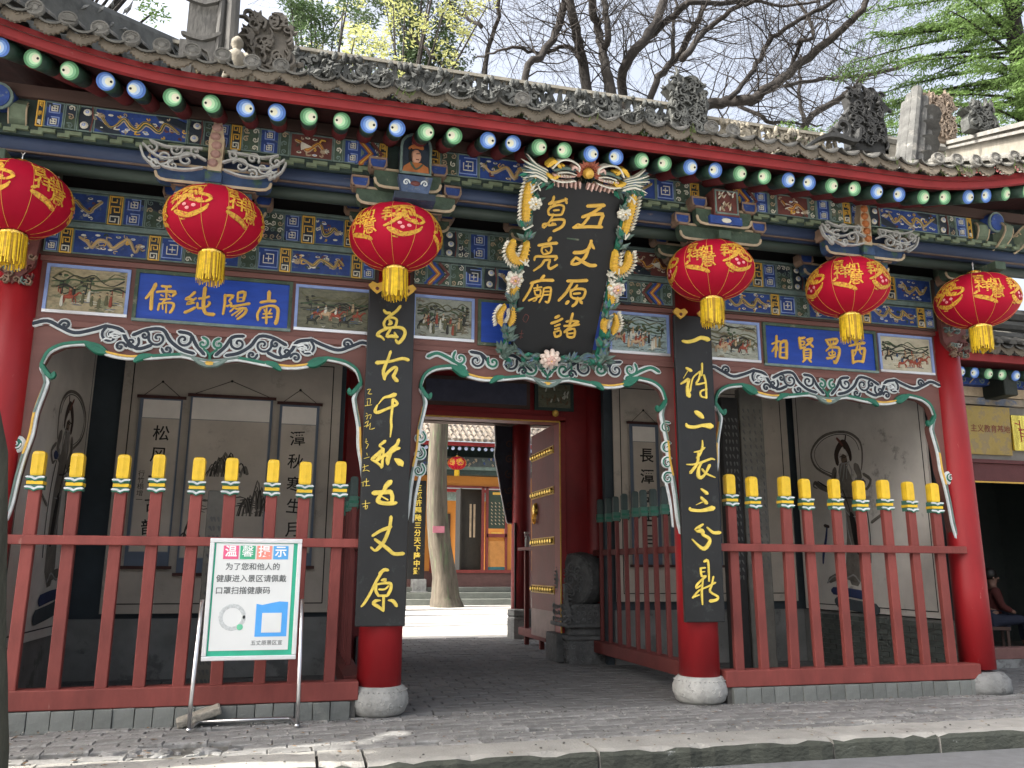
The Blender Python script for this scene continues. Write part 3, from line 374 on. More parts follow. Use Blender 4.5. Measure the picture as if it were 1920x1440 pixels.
while rowY<8.7:
    off=(row%2)*.17+random.uniform(-.03,.03); x=-5.6+off
    while x<(9 if rowY>-.2 else 7.6):
        near = rowY<-.06
        hole = near and ((x+3.35)**2/.30+(rowY+1.28)**2/.05<1)
        if near and n_br<297 and x>-5.3 and x<5.9:
            if not hole or random.random()<.25:
                z=-.045+random.uniform(-.005,.005)-(.05 if hole else 0)-(.028 if random.random()<.05 else 0)
                o=link('brick',random.choice(bms),pave,(x,rowY+random.uniform(-.006,.006),z),(random.uniform(-.012,.012)+(random.uniform(-.2,.2) if hole else 0),random.uniform(-.01,.01),random.uniform(-.02,.02)+(random.uniform(-.4,.4) if hole else 0)))
                n_br+=1
        else:
            z=-.043+random.uniform(-.004,.004); l2,w2=.166,.078; a=random.uniform(-.012,.012); tlt=random.uniform(-.003,.003)
            tf=Matrix.Translation((x,rowY,z))@Matrix.Rotation(a,4,'Z')
            i=len(stuffb.v); P=[(-l2,-w2,0),(l2,-w2,0),(l2,w2,0),(-l2,w2,0),(-l2+.008,-w2+.008,.043+tlt),(l2-.008,-w2+.008,.043-tlt),(l2-.008,w2-.008,.043),(-l2+.008,w2-.008,.043)]
            stuffb.v+=[tuple(tf@Vector(p)) for p in P]
            for f in ((4,5,6,7),(0,1,5,4),(1,2,6,5),(2,3,7,6),(3,0,4,7)): stuffb.f.append(tuple(i+k for k in f)); stuffb.m.append(0)
        x+=.34
    rowY+=RW; row+=1
sb=stuffb.build('brick_paving',brick_d,pave); sb['kind']='stuff'
# rubble in the sunken patch
rb=MB(); random.seed(5)
for k in range(26):
    x=random.uniform(-3.9,-2.75); y=random.uniform(-1.5,-1.1); s=random.uniform(.025,.08)
    rb.blob(frame((x,y,-.035),(1,0,0),(0,1,0)),0,0,s*1.5,s*.8,s*.5,0,7,jit=.25,rot=random.uniform(0,3))
rbo=rb.build('brick_rubble',brick_m,pave); rbo['kind']='stuff'
# ---- kerb slabs
kb=MB(); kb.box(-9,14,-2.0,-1.56,-.29,-.05); kerb=tag(kb.build('kerb',mortar),kind='structure')
random.seed(21); x=-6.4
cuts=[-6.4,-4.3,-2.35,-2.0,-.2,1.9,2.95,4.6,6.6,8.9]
for a,b in zip(cuts[:-1],cuts[1:]):
    k=MB(); n=max(4,int((b-a)/.11)); prof=[(-1.545,-.05),(-1.55,-.004),(-1.60,.002),(-1.97,0.0),(-2.035,-.012),(-2.055,-.045),(-2.06,-.17)]
    i0=0
    for q in range(n+1):
        xx=a+.012+(b-a-.024)*q/n; e=random.uniform(-.012,.012)
        for (yy,zz) in prof:
            k.v.append((xx+random.uniform(-.003,.003),yy+(e if yy<-1.9 else random.uniform(-.008,.008)),zz+random.uniform(-.003,.004)-(random.choice((0,0,.02)) if -2.05<yy<-1.98 else 0)))
    P=len(prof)
    for q in range(n):
        for j in range(P-1):
            k.f.append((q*P+j,(q+1)*P+j,(q+1)*P+j+1,q*P+j+1)); k.m.append(1 if j>=4 else 0)
    k.f.append(tuple(range(P))); k.m.append(0); k.f.append(tuple(n*P+j for j in reversed(range(P)))); k.m.append(0)
    k.build('kerb_slab',[kerb_m,kerb_moss],kerb)
# far terrain: trees' hill not visible; keep ground only
# ================================================================ THE GATE
gate=thing('temple_gate','painted wooden temple gate hall with red columns, carved roof ridge and open central doorway','gate hall',(0,0,0))
F0=frame((0,0,0))
CX=[-5.33,-1.72,1.72,5.33]
def column(x,y,r,z1,parent,mat=red_col,base='drum',zb=.0):
    c=MB(); c.lathe([(r*1.06,.26),(r*1.05,1.2),(r,3.0),(r*.95,z1)],(0,0,0),28)
    o=c.build('column',mat,parent,True,(x,y,0))
    b=MB()
    if base=='drum':
        b.lathe([(.22,0),(.262,.03),(.292,.11),(.288,.19),(.255,.255),(.235,.275),(.0,.275)],(0,0,0),28,wob=.006)
        for k in range(34):
            t=2*math.pi*k/34; fr=frame((.27*math.cos(t),.27*math.sin(t),.235),(-math.sin(t),math.cos(t),0),(0,0,1)); b.blob(fr,0,0,.008,.008,.01,0,5)
        random.seed(int(x*10))
        for k in range(16):
            t=2*math.pi*k/16; fr=frame((.285*math.cos(t),.285*math.sin(t),.12),(-math.sin(t),math.cos(t),0),(0,0,1))
            b.ribbon(fr,swirl(random.uniform(-.02,.02),random.uniform(-.03,.03),.03,1.2,random.choice((1,-1)),random.uniform(0,6),.012),.008)
    elif base=='bun':
        b.lathe([(.33,0),(.34,.05),(.33,.15),(.27,.22),(.22,.235),(0,.235)],(0,0,0),24)
    else:
        b.lathe([(.29,0),(.29,.40),(.27,.43),(.29,.46),(.285,.56),(.24,.585),(0,.585)],(0,0,0),8)
    b.build('column_base',[stone_l if base=='drum' else stone],o,base!='oct')
    return o
column(CX[0],0,.2,4.6,gate,base='drum'); column(CX[1],0,.205,4.6,gate); column(CX[2],0,.205,4.6,gate); column(CX[3],0,.185,4.6,gate,base='bun')
for x in (-1.98,1.98):
    column(x,8.35,.2,5.2,gate,red_in,'oct')
column(-2.1,4.15,.2,8,gate,red_in,'oct'); column(2.1,4.2,.2,8,gate,red_in,'oct')
# --- brown board wall with three arched openings
half=[(1.63,.36),(1.63,1.78),(1.592,1.95),(1.569,2.20),(1.536,2.42),(1.50,2.6),(1.487,2.81),(1.436,3.05),(1.435,3.12),(1.50,3.22),(1.495,3.275),(1.45,3.385),(1.33,3.46),(1.15,3.49),(1.02,3.465),(.95,3.405),(.76,3.375),(.53,3.395),(.27,3.43),(.1,3.395),(0,3.38)]
def opening(cx,sc): return [(cx-d*sc,z) for d,z in half]+[(cx+d*sc,z) for d,z in reversed(half[:-1])]
BAY=[(-3.525,1.0),(0.0,.935),(3.525,1.0)]
wb=MB(); Y0,Y1=-.045,.045
def strip(xa,xb,cx,sc):
    pr=opening(cx,sc)
    top=4.36
    for (p,q) in zip(pr[:-1],pr[1:]):
        if abs(q[0]-p[0])<1e-5: continue
    # front faces: fans between profile and outer rect
    L=[p for p in pr if p[0]<=cx]; Rr=[p for p in pr if p[0]>=cx]
    for side,ps in ((xa,L),(xb,list(reversed(Rr)))):
        # vertical jamb part and arch part as strips towards the side wall / top
        for i in range(len(ps)-1):
            (x0,z0),(x1,z1)=ps[i],ps[i+1]
            if i<11:   # connect to side
                wb.quad((side,Y0,z0),(x0,Y0,z0),(x1,Y0,z1),(side,Y0,z1)); wb.quad((side,Y1,z0),(side,Y1,z1),(x1,Y1,z1),(x0,Y1,z0))
            else:
                wb.quad((x0,Y0,z0),(x1,Y0,z1),(x1,Y0,top),(x0,Y0,top)); wb.quad((x0,Y1,z0),(x0,Y1,top),(x1,Y1,top),(x1,Y1,z1))
            wb.quad((x0,Y0,z0),(x0,Y1,z0),(x1,Y1,z1),(x1,Y0,z1))
        xk,zk=ps[11]
        wb.quad((side,Y0,zk),(xk,Y0,zk),(xk,Y0,top),(side,Y0,top)); wb.quad((side,Y1,zk),(side,Y1,top),(xk,Y1,top),(xk,Y1,zk))
strip(-5.33,-1.72,*BAY[0]); strip(-1.72,1.72,*BAY[1]); strip(1.72,5.33,*BAY[2])
wb.build('opening_surround_board',brown,gate)
for x0,x1 in ((-5.2,-1.9),(-1.55,1.55),(1.9,5.2)):
    t=MB(); t.box(x0,x1,-.075,-.045,4.31,4.365); t.box(x0,x1,-.07,-.045,3.66,3.72); t.build('panel_rail',brown,gate,bevel=.006)
# --- scrollwork trim round the openings (outline carved, painted)
def trim(cx,sc,kind):
    fr=frame((cx,-.06,0)); k=MB()  # mats: 0 white 1 teal-green 2 gold 3 navy 4 pale teal
    H=[(d*sc,z) for d,z in half]
    for sg in (-1,1):
        pts=[(sg*d,z) for d,z in H]
        # white edge line along whole profile
        k.ribbon(fr,[(u,v,.032) for u,v in pts[1:]],.02,0,0,3)
        segs=[(1,4,4),(4,7,2),(6,9,4),(9,13,1),(13,15,1),(15,17,2),(17,18,1),(18,20,4)]
        for a,b,m in segs:
            off=.022
            q=[(u+ (sg*off if i<9 else 0),v+(off if i>=9 else 0),(.027 if m!=1 else .038)) for i,(u,v) in list(enumerate(pts))[a:b+1]]
            k.ribbon(fr,q,.03,m,0,3)
        # corner hook
        k.ribbon(fr,[(sg*1.50*sc,3.27,.04),(sg*1.45*sc,3.19,.055),(sg*1.40*sc,3.15,.05),(sg*1.385*sc,3.18,.05)],.034,1)
        k.ribbon(fr,[(sg*1.13*sc,3.50,.06),(sg*1.03*sc,3.44,.085),(sg*.97*sc,3.42,.05)],.034,1)
        k.ribbon(fr,[(sg*.55*sc,3.42,.05),(sg*.63*sc,3.40,.075),(sg*.68*sc,3.36,.05)],.034,1)
        k.ribbon(fr,[(sg*.16*sc,3.42,.03),(sg*.07,3.37,.05),(0,3.355,.05)],.03,4)
        # scroll band along the top
        if kind=='side':
            A=[('s',1.34,3.67,.05,1,.2),('s',.93,3.60,.085,-1,1.),('s',.73,3.54,.07,1,2.5),('s',.50,3.60,.09,-1,.4),('s',.26,3.60,.075,1,2.8),('s',.40,3.49,.05,-1,0.),('s',.62,3.62,.05,1,1.),('s',.83,3.49,.05,-1,3)]
            P=[[(1.62,3.665),(1.5,3.70),(1.38,3.65),(1.25,3.60),(1.1,3.64),(.98,3.69)],[(.98,3.69),(.84,3.66),(.78,3.56),(.68,3.48),(.56,3.52)],[(.72,3.62),(.6,3.68),(.46,3.69),(.38,3.58),(.27,3.50),(.16,3.47)],[(.3,3.68),(.2,3.66),(.14,3.56),(.06,3.47)]]
        else:
            A=[('g',1.05,3.60,.085,-1,.8),('s',.86,3.585,.085,1,2.2),('g',.66,3.58,.07,-1,.6),('s',.46,3.58,.085,1,2.7),('g',.20,3.545,.10,-1,.6),('s',.30,3.50,.05,1,0)]
            P=[[(1.42,3.60),(1.32,3.64),(1.2,3.60),(1.12,3.56),(1.0,3.50)],[(.92,3.68),(.8,3.66),(.72,3.58)],[(.55,3.66),(.42,3.67),(.3,3.60),(.2,3.52)],[(.3,3.62),(.18,3.65),(.08,3.58),(.02,3.48)]]
        for q in P:
            mm=3 if (kind=='side' or q[0][0]<1.2) else 1
            k.ribbon(fr,[(sg*u*sc,v,.075) for u,v in q],.012,0); k.ribbon(fr,[(sg*u*sc,v,.045) for u,v in q],.018,mm)
        for (c,u,v,r,d,a0) in A:
            mm=3 if c=='s' else 1
            w=swirl(sg*u*sc,v,r,1.15,sg*d,a0 if sg>0 else math.pi-a0,.062,.05)
            k.ribbon(fr,w,.014,0,.002,2); k.ribbon(fr,[(a,b,cw*.55) for a,b,cw in w],.020,mm,.002,2)
        # cloud curl on the jamb
        if kind=='side':
            u=sg*(1.60*sc+.03); k.blob(fr,u,2.50,.085,.085,.02,0,12); k.blob(fr,u,2.50,.07,.07,.026,1,12)
            k.ribbon(fr,swirl(u,2.50,.045,1.3,sg,0,.016),.012,0,.02,2)
        else:
            for vv in (2.95,2.72,2.55,2.38):
                u=sg*1.475*sc
                if sg<0 and vv>2.9: continue
                w=swirl(u+sg*.02,vv,.07,1.2,sg,1.,.045,.03); k.ribbon(fr,w,.014,0,.0,2); k.ribbon(fr,[(a,b,cw*.5) for a,b,cw in w],.02,1,0,2)
            k.ribbon(fr,[(sg*1.47*sc,2.35,.035),(sg*1.52*sc,2.1,.03),(sg*1.54*sc,1.85,.02)],.014,0)
    # centre motif
    k.blob(fr,0,3.37,.075,.035,.035,2,10)
    for sg in (-1,1):
        w=swirl(sg*.075,3.575,.06,1.1,sg,math.pi/2,.055,.04); k.ribbon(fr,w,.016,0,.004,2); k.ribbon(fr,[(a,b,c*.6) for a,b,c in w],.024,1,.004,2)
        k.ribbon(fr,[(sg*.06,3.52,.03),(0,3.46,.03),(sg*.01,3.40,.03)],.02,1)
    if kind=='side':   # little dragon heads in the scrolls
        for sg in (-1,1):
            for j in range(7):
                random.seed(j+9); u=sg*(.78+.14*random.random())*sc; v=3.55+.1*random.random(); k.ribbon(fr,[(u,v,.014),(u+sg*.05,v+.02*random.uniform(-1,1),.02),(u+sg*.09,v+.03*random.uniform(-1,1),.01)],.016,0,.012)
    k.build('opening_scrollwork',[white_p,teal_d,gold2,navy,teal],gate)
trim(*BAY[0],'side'); trim(*BAY[1],'mid'); trim(*BAY[2],'side')
# --- painted scene panels and blue name boards
def figures(k,fr,x0,x1,z0,z1,seed,kind):
    random.seed(seed); W=x1-x0; Hh=z1-z0
    # hills / ground strokes
    for j in range(5):
        v=z0+Hh*(.55+.09*j*random.uniform(.6,1.2)); 
        if v>z1-.03: continue
        pts=[(x0+.03+(W-.06)*t/7, min(z1-.02,v+random.uniform(-.03,.03)*(1+j*.2)), random.uniform(.008,.02)) for t in range(8)]
        k.ribbon(fr,pts,.004,random.choice((1,3,6)),0,3)
    for j in range(26):
        u=random.uniform(x0+.04,x1-.06); v=random.uniform(z0+.03,z0+Hh*.5); l=random.uniform(.03,.1)
        k.ribbon(fr,[(u,v,.006),(u+l*.5,v+random.uniform(-.01,.01),.009),(min(x1-.02,u+l),v+random.uniform(-.01,.01),.004)],.003,random.choice((1,3,5,7)),0,2)
    nf={'riders':7,'crowd':16,'temple':9}[kind]
    for j in range(nf):
        u=x0+W*(.12+.76*(j+random.uniform(.1,.9))/nf); v=z0+Hh*random.uniform(.22,.5)
        bm=random.choice((2,2,3,4,5,1,3))
        if kind=='riders' or random.random()<.25:
            s=random.uniform(.8,1.15)
            k.blob(fr,u,v,.06*s,.025*s,.008,bm,8,rot=random.uniform(-.2,.2)); k.ribbon(fr,[(u+.05*s,v+.01,.022*s),(u+.085*s,v+.045*s,.018*s),(u+.105*s,v+.035*s,.012*s)],.008,bm)
            for d in (-.05,-.035,.035,.05): k.ribbon(fr,[(u+d*s,v-.01,.012*s),(u+d*s*1.2+random.uniform(-.012,.012),v-.04*s,.008),(u+d*s*1.3,v-.065*s,.006)],.006,bm,0,2)
            k.ribbon(fr,[(u,v+.015,.03*s),(u+.005,v+.05*s,.028*s)],.011,random.choice((2,4,5,7)),0,1); k.blob(fr,u+.006,v+.075*s,.012,.013,.013,4,6)
            k.ribbon(fr,[(u-.05,v+.02,.005),(u+.09,v+.085,.005)],.013,3,0,1)
        else:
            k.ribbon(fr,[(u,v-.05,.035),(u,v,.028),(u+.003,v+.035,.022)],.008,bm,0,2); k.blob(fr,u+.003,v+.055,.011,.013,.011,4,6); k.blob(fr,u+.003,v+.068,.011,.007,.012,3,6)
    # trees / roofs
    for j in range(6 if kind!='riders' else 3):
        u=x0+W*random.uniform(.08,.92); v=z0+Hh*random.uniform(.5,.62); hh=random.uniform(.08,.16)
        if kind=='crowd' or j%2: 
            k.ribbon(fr,[(u,v-.05,.012),(u+.01,min(v+hh*.5,z1-.04),.008)],.006,3,0,1)
            for q in range(7): k.blob(fr,min(x1-.05,max(x0+.05,u+random.uniform(-.05,.05))),min(v+hh*random.uniform(.2,1),z1-.05),.022,.015,.006,random.choice((3,6,1)),6,jit=.3)
        else:
            k.ribbon(fr,[(u-.07,v,.012),(u,min(v+.03,z1-.04),.02),(u+.07,v,.012)],.008,3); k.ribbon(fr,[(u-.05,v-.05,.01),(u-.05,v,.01)],.006,2,0,1); k.ribbon(fr,[(u+.05,v-.05,.01),(u+.05,v,.01)],.006,2,0,1)
def scene_panel(x0,x1,seed,bgc,kind,label,z0=3.79,z1=4.285,y=-.045,cat_=None):
    fr=frame((0,y,0)); k=MB(); w=.03
    k.box(x0,x1,y-.025,y+.02,z0,z0+w,1); k.box(x0,x1,y-.025,y+.02,z1-w,z1,0); k.box(x0,x0+w,y-.025,y+.02,z0+w,z1-w,0); k.box(x1-w,x1,y-.025,y+.02,z0+w,z1-w,0)
    o=k.build('painted_scene',[blue_pale,alu],gate); o['label']=label
    p=MB(); p.box(x0+w,x1-w,y-.006,y+.01,z0+w,z1-w,0)
    f2=frame((0,y-.006,0)); figures(p,f2,x0+w,x1-w,z0+w,z1-w,seed,kind)
    sk=(.30,.33,.27)
    p.build('picture',[bgc,M('scene_olive',(.10,.10,.05),.5,var=.3,scale=20),M('scene_red',(.27,.055,.03),.5),M('scene_dark',(.022,.025,.02),.5),M('scene_flesh',(.42,.30,.18),.5),M('scene_white',(.5,.5,.43),.5),M('scene_green',(.05,.085,.04),.5),M('scene_blue',(.05,.09,.16),.5)],o)
bgA=M('scene_bg_ochre',(.33,.28,.17),.5,var=.35,scale=14,bump=.2,col2=(.16,.17,.10),c2amt=.52,c2scale=6,stretch=(1,1,2))
bgB=M('scene_bg_olive',(.13,.13,.085),.5,var=.4,scale=14,bump=.2,col2=(.05,.055,.035),c2amt=.55,c2scale=7,stretch=(1,1,2))
bgC=M('scene_bg_mist',(.28,.30,.25),.5,var=.35,scale=12,bump=.2,col2=(.12,.10,.06),c2amt=.54,c2scale=6,stretch=(1,1,2))
bgD=M('scene_bg_river',(.25,.33,.33),.5,var=.35,scale=16,bump=.2,col2=(.08,.10,.08),c2amt=.52,c2scale=8,stretch=(1,1,3))
bgE=M('scene_bg_pale',(.46,.43,.32),.5,var=.2,scale=10,bump=.2,col2=(.22,.24,.19),c2amt=.6,c2scale=5,stretch=(1,1,2))
scene_panel(-5.09,-4.33,3,bgA,'temple','painted panel with people beside a tent on a hill')
scene_panel(-2.735,-1.93,4,bgB,'riders','painted panel of horsemen in battle on dark ground')
scene_panel(-1.51,-.83,5,bgC,'crowd','painted panel of people between dark trees')
scene_panel(.74,1.485,6,bgD,'crowd','painted panel of figures at a river')
scene_panel(1.97,2.66,7,bgC,'riders','painted panel with horse and grey mountain')
scene_panel(4.315,5.11,8,bgE,'riders','painted panel of riders on pale sand')
def name_board(x0,x1,keys,label,z0=3.765,z1=4.30):
    k=MB(); w=.035; y=-.045
    k.box(x0,x1,y-.03,y+.02,z0,z0+w*.8,1); k.box(x0,x1,y-.03,y+.02,z1-w,z1,0); k.box(x0,x0+w,y-.03,y+.02,z0+w*.8,z1-w,0); k.box(x1-w,x1,y-.03,y+.02,z0+w*.8,z1-w,0)
    o=k.build('name_board',[green,teal],gate); o['label']=label
    p=MB(); p.box(x0+w,x1-w,y-.012,y+.01,z0+w*.8,z1-w); p.build('board_face',blue_sign,o)
    fr=frame((0,y-.012,0))
    for kk in keys:
        c=MB()
        for s in BRUSH[kk]:
            pt=[(s[i],s[i+1],s[i+2]) for i in range(0,len(s),3)]; c.ribbon(fr,pt,.012,0,0,3,.42)
        c.build('character',gold2,o)
    return o
name_board(-4.285,-2.765,['l_ru','l_chun','l_yang','l_nan'],'blue board with four gold characters in the left bay')
name_board(2.705,4.28,['r_xiang','r_xian','r_shu','r_xi'],'blue board with four gold characters in the right bay')
k=MB(); k.box(-.79,.72,-.07,-.03,3.765,4.29,1); k.box(-.755,.685,-.076,-.03,3.80,4.255,0); k.build('name_board',[blue_sign,green],gate)['label']='plain blue board behind the hanging plaque'
# --- painted beams: each decorated field is a piece of its own
PM=[blue,green,gold2,cream,navy,rust,teal,tan_l,orange,blue_pale,M('olive_tan_paint',(.20,.18,.10),.6,var=.3,scale=14)]   # 0..9
def field(kind,x0,x1,z0,z1,y,seed,parent=gate,skew=0.,O=None):
    random.seed(seed); fr=O or frame((0,y,0)); k=MB(); W=x1-x0; H=z1-z0; cx=(x0+x1)/2; cz=(z0+z1)/2; g=.008
    if kind=='dragon' and random.random()<.12: kind='phoenix'
    bgm={'dragon':0,'fret':0,'goldfret':4,'curl':1,'bead':4,'chevron':1,'phoenix':5,'keys':1}[kind]
    k.prism([(x0+g,z0+g),(x1-g,z0+g),(x1-g,z1-g),(x0+g,z1-g)],fr,-.01,.008,bgm)
    bm_=6 if kind!='goldfret' else 2
    for a,b in (((x0+g,z0+g),(x1-g,z0+g)),((x0+g,z1-g),(x1-g,z1-g)),((x0+g,z0+g),(x0+g,z1-g)),((x1-g,z0+g),(x1-g,z1-g))):
        k.ribbon(fr,[(a[0],a[1],.014),(b[0],b[1],.014)],.012,bm_,.004)
    if kind in('dragon','phoenix'):
        # cloud spots
        for j in range(int(W*12)):
            u=random.uniform(x0+.06,x1-.06); v=random.choice((random.uniform(z0+.04,z0+.08),random.uniform(z1-.08,z1-.04)))
            mm=random.choice((5,1,9,3)); k.blob(fr,u,v,.026,.013,.006,3,7,.008); k.blob(fr,u,v,.019,.009,.008,mm,7,.008)
        n=max(5,int(W/.065)); sg=random.choice((1,-1)); ph=random.uniform(0,3)
        pts=[(x0+.07+(W-.14)*t/(n-1)+random.uniform(-.02,.02), cz+H*random.uniform(.10,.27)*math.sin(ph+t*1.9+random.uniform(-.5,.5)), random.uniform(.03,.052)*(1-.5*abs(2*t/(n-1)-1))) for t in range(n)]
        for j in range(int(W*26)):
            p=random.choice(pts); u=p[0]+random.uniform(-.05,.05); v=min(z1-.035,max(z0+.035,p[1]+random.choice((-1,1))*random.uniform(.02,.07)))
            k.ribbon(fr,swirl(u,v,random.uniform(.014,.026),.8,random.choice((1,-1)),random.uniform(0,6),.013,.007,6),.009,random.choice((7,7,1,5,2,3)),.008,1)
        k.ribbon(fr,[(a,b,c+.010) for a,b,c in pts],.008,7,.008)
        body=random.choice((10,10,7,1)) if kind=='dragon' else 8
        k.ribbon(fr,pts,.014,body,.008); k.ribbon(fr,[(a,b,c*.25) for a,b,c in pts],.017,2 if body!=2 else 5,.008)
        hx,hz=(pts[0] if sg<0 else pts[-1])[:2]
        k.blob(fr,hx,hz,.04,.028,.02,7,8,.008,.3*sg); k.blob(fr,hx-.01*sg,hz+.008,.008,.008,.026,4,5,.008)
        for j in range(4): a=random.uniform(-1,1)+(0 if sg>0 else math.pi); k.ribbon(fr,[(hx,hz,.008),(hx+.05*math.cos(a),hz+.03*math.sin(a),.006)],.014,3,.01,1)
        for j in range(max(2,int(W*6))):
            p=random.choice(pts[1:-1]) if len(pts)>2 else pts[0]; a=random.choice((1,-1))*random.uniform(.7,2.2)
            q=[(p[0],p[1],.02),(p[0]+.045*math.cos(a),p[1]+.05*math.sin(a),.014),(p[0]+.075*math.cos(a*.6),p[1]+.045*math.sin(a),.008)]
            k.ribbon(fr,q,.012,random.choice((7,3,2,5)),.008,2)
        if kind=='phoenix':
            for j in range(7): a=math.pi*.9+.1*j; k.ribbon(fr,[(cx,cz,.02),(cx+.1*math.cos(a)*sg,cz+.07*math.sin(a*2),.012)],.015,random.choice((3,5,3)),.01)
    elif kind=='fret':
        m=3; w=.010
        nz=2 if H>W*1.25 else 1; nx=max(1,round(W/(H/nz)))
        for ix in range(nx):
            for iz in range(nz):
                a=W/nx; b=H/nz; u=x0+a*(ix+.5); v=z0+b*(iz+.5); s=min(a,b)*.5-.022
                for sc in (1,.55):
                    q=s*sc; k.ribbon(fr,[(u-q,v+q*.6,w),(u-q,v-q,w),(u+q,v-q,w),(u+q,v+q,w),(u-q*.45,v+q,w)],.010,9 if sc==1 else m,.008,1,.5,False)
                k.ribbon(fr,[(u-s*.3,v,w),(u+s*.3,v,w)],.012,m,.008,1); k.ribbon(fr,[(u,v-s*.3,w),(u,v+s*.3,w)],.012,m,.008,1)
    elif kind=='goldfret':
        b=.095; n=max(1,round(H/b)); b=H/n
        for iz in range(n):
            v=z0+b*(iz+.5); s=min(W*.5,b*.5)-.014; sx=W*.5-.026; w=.011; d=1 if iz%2 else -1
            k.ribbon(fr,[(cx-d*sx,v-s,w),(cx-d*sx,v+s,w),(cx+d*sx,v+s,w),(cx+d*sx,v-s*.5,w),(cx-d*sx*.2,v-s*.5,w),(cx-d*sx*.2,v+s*.25,w)],.012,2 if iz%3 else 3,.008,1,.5,False)
    elif kind=='curl':
        n=max(2,int(W*H/.0055))
        nx=max(1,round(W/.08)); nz=max(1,round(H/.085))
        for ix in range(nx):
            for iz in range(nz):
                u=x0+W/nx*(ix+.5); v=z0+H/nz*(iz+.5); k.ribbon(fr,swirl(u,v,.032,1.2,random.choice((1,-1)),random.uniform(0,6.3),.012,.009,8),.010,random.choice((3,7,6)),.008,1)
    elif kind=='bead':
        n=max(2,round(H/.105)); 
        k.ribbon(fr,[(cx-.02+skew*.3,z0+.01,W*.62),(cx+.015,cz,W*.62),(cx-.02-skew*.3,z1-.01,W*.62)],.006,4,.008)
        for s2 in (-1,1): k.ribbon(fr,[(cx+s2*W*.36,z0+.01,.014),(cx+s2*W*.44,cz,.014),(cx+s2*W*.36,z1-.01,.014)],.012,5 if s2>0 else 1,.008)
        for j in range(n): k.blob(fr,cx+(.012 if j%2 else -.006),z0+H/n*(j+.5),.037,.037,.014,3,10,.012); k.blob(fr,cx+(.012 if j%2 else -.006),z0+H/n*(j+.5),.022,.022,.018,9,8,.012); k.blob(fr,cx+(.012 if j%2 else -.006),z0+H/n*(j+.5),.008,.008,.024,3,6,.012)
    elif kind=='chevron':
        d=skew or 1
        for j,(o_,m_,w_) in enumerate(((-.09,0,.03),(-.045,8,.05),(-.045,2,.012),(0,0,.03),(.06,5,.03))):
            k.ribbon(fr,[(cx-d*.05+o_*d,z0+.015,w_),(cx+d*.05+o_*d,cz,w_),(cx-d*.05+o_*d,z1-.015,w_)],.008+.003*j,m_,.008,1,.5,False)
        for j in range(4): k.ribbon(fr,swirl(cx+d*W*.36,z0+H*(j+.5)/4,.025,1.1,random.choice((1,-1)),random.uniform(0,6),.01,.008,7),.01,3,.008,1)
    nm={'dragon':'dragon_panel','phoenix':'phoenix_panel','fret':'fret_panel','goldfret':'gold_fret_panel','curl':'curl_panel','bead':'bead_panel','chevron':'chevron_panel'}[kind]
    return k.build(nm,PM,parent)
LOW_S=[('fret',.16),('goldfret',.13),('dragon',.80),('goldfret',.13),('fret',.26),('curl',.20),('dragon',.42),('curl',.20),('fret',.26),('goldfret',.13),('dragon',.72),('goldfret',.13),('fret',.16)]
UP_S=[('dragon',.52),('goldfret',.13),('fret',.2),('curl',.19),('bead',.16),('dragon',.60),('bead',.16),('curl',.2),('fret',.18),('goldfret',.13),('dragon',.3),('goldfret',.13),('curl',.2)]
LOW_M=[('curl',.14),('chevron',.27),('curl',.17),('fret',.22),('bead',.17),('dragon',1.25),('bead',.17),('fret',.22),('curl',.17),('chevron',-.27),('curl',.14)]
UP_M=[('dragon',.3),('bead',.17),('curl',.14),('fret',.22),('curl',.36),('dragon',.7),('curl',.3),('fret',.2),('bead',.17),('dragon',.5)]
TOP_S=[('goldfret',.08),('fret',.2),('curl',.13),('bead',.17),('dragon',.98),('bead',.17),('curl',.12),('fret',.18),('goldfret',.12),('curl',.2),('fret',.22),('curl',.12),('phoenix',.5),('curl',.12),('fret',.22),('chevron',.2),('goldfret',.1)]
TOP_M=[('goldfret',.12),('curl',.2),('fret',.24),('dragon',.9),('fret',.24),('curl',.2),('dragon',.8),('fret',.24),('curl',.2),('goldfret',.12)]
def register(lay,x0,x1,z0,z1,y,seed):
    tot=sum(abs(w) for _,w in lay); x=x0
    for i,(kd,w) in enumerate(lay):
        ww=abs(w)/tot*(x1-x0); field(kd,x,x+ww,z0,z1,y,seed*50+i,skew=(1 if w>0 else -1)); x+=ww
for (xa,xb,lo,up_,s) in ((-5.13,-1.93,LOW_S,UP_S,1),(-1.51,1.51,LOW_M,UP_M,2),(1.93,5.13,list(reversed(LOW_S)),list(reversed(UP_S)),3)):
    b=MB(); b.box(xa-.08,xb+.08,-.10,.06,4.365,5.06); b.build('tie_beam',brown_d,gate)
    register(lo,xa,xb,4.385,4.645,-.112,s); register(up_,xa,xb,4.72,5.03,-.112,s+5)
    c=MB(); c.box(xa-.02,xb+.02,-.15,-.10,4.655,4.71); c.box(xa-.02,xb+.02,-.15,-.10,5.035,5.065); c.build('beam_moulding',teal,gate,bevel=.008)
# near-black sheet standing in for the shaded void between beam and brackets
k=MB(); k.box(-5.3,5.3,-.02,.05,5.06,6.3); k.build('dark_gap_sheet',M('dark_void_board',(.016,.014,.014),.9),gate)
# side end of tie beam at corner columns: carved red/white capital
for sx in (-1,1):
    k=MB(); fr=frame((sx*5.33,-.20,0)); random.seed(3)
    for j in range(30):
        u=random.uniform(-.15,.15); v=4.1+random.uniform(-.1,.5)*(1-abs(u)); k.ribbon(fr,swirl(u,v,.04,1.1,random.choice((1,-1)),random.uniform(0,6),.02,.012,7),.04,random.choice((0,1,2,3)),0,1)
    k.prism([(-.2,4.62),(.2,4.62),(.17,4.2),(0,4.0),(-.17,4.2)],fr,-.05,.01,1)
    k.build('column_capital',[silver,rust,teal,tan],gate)
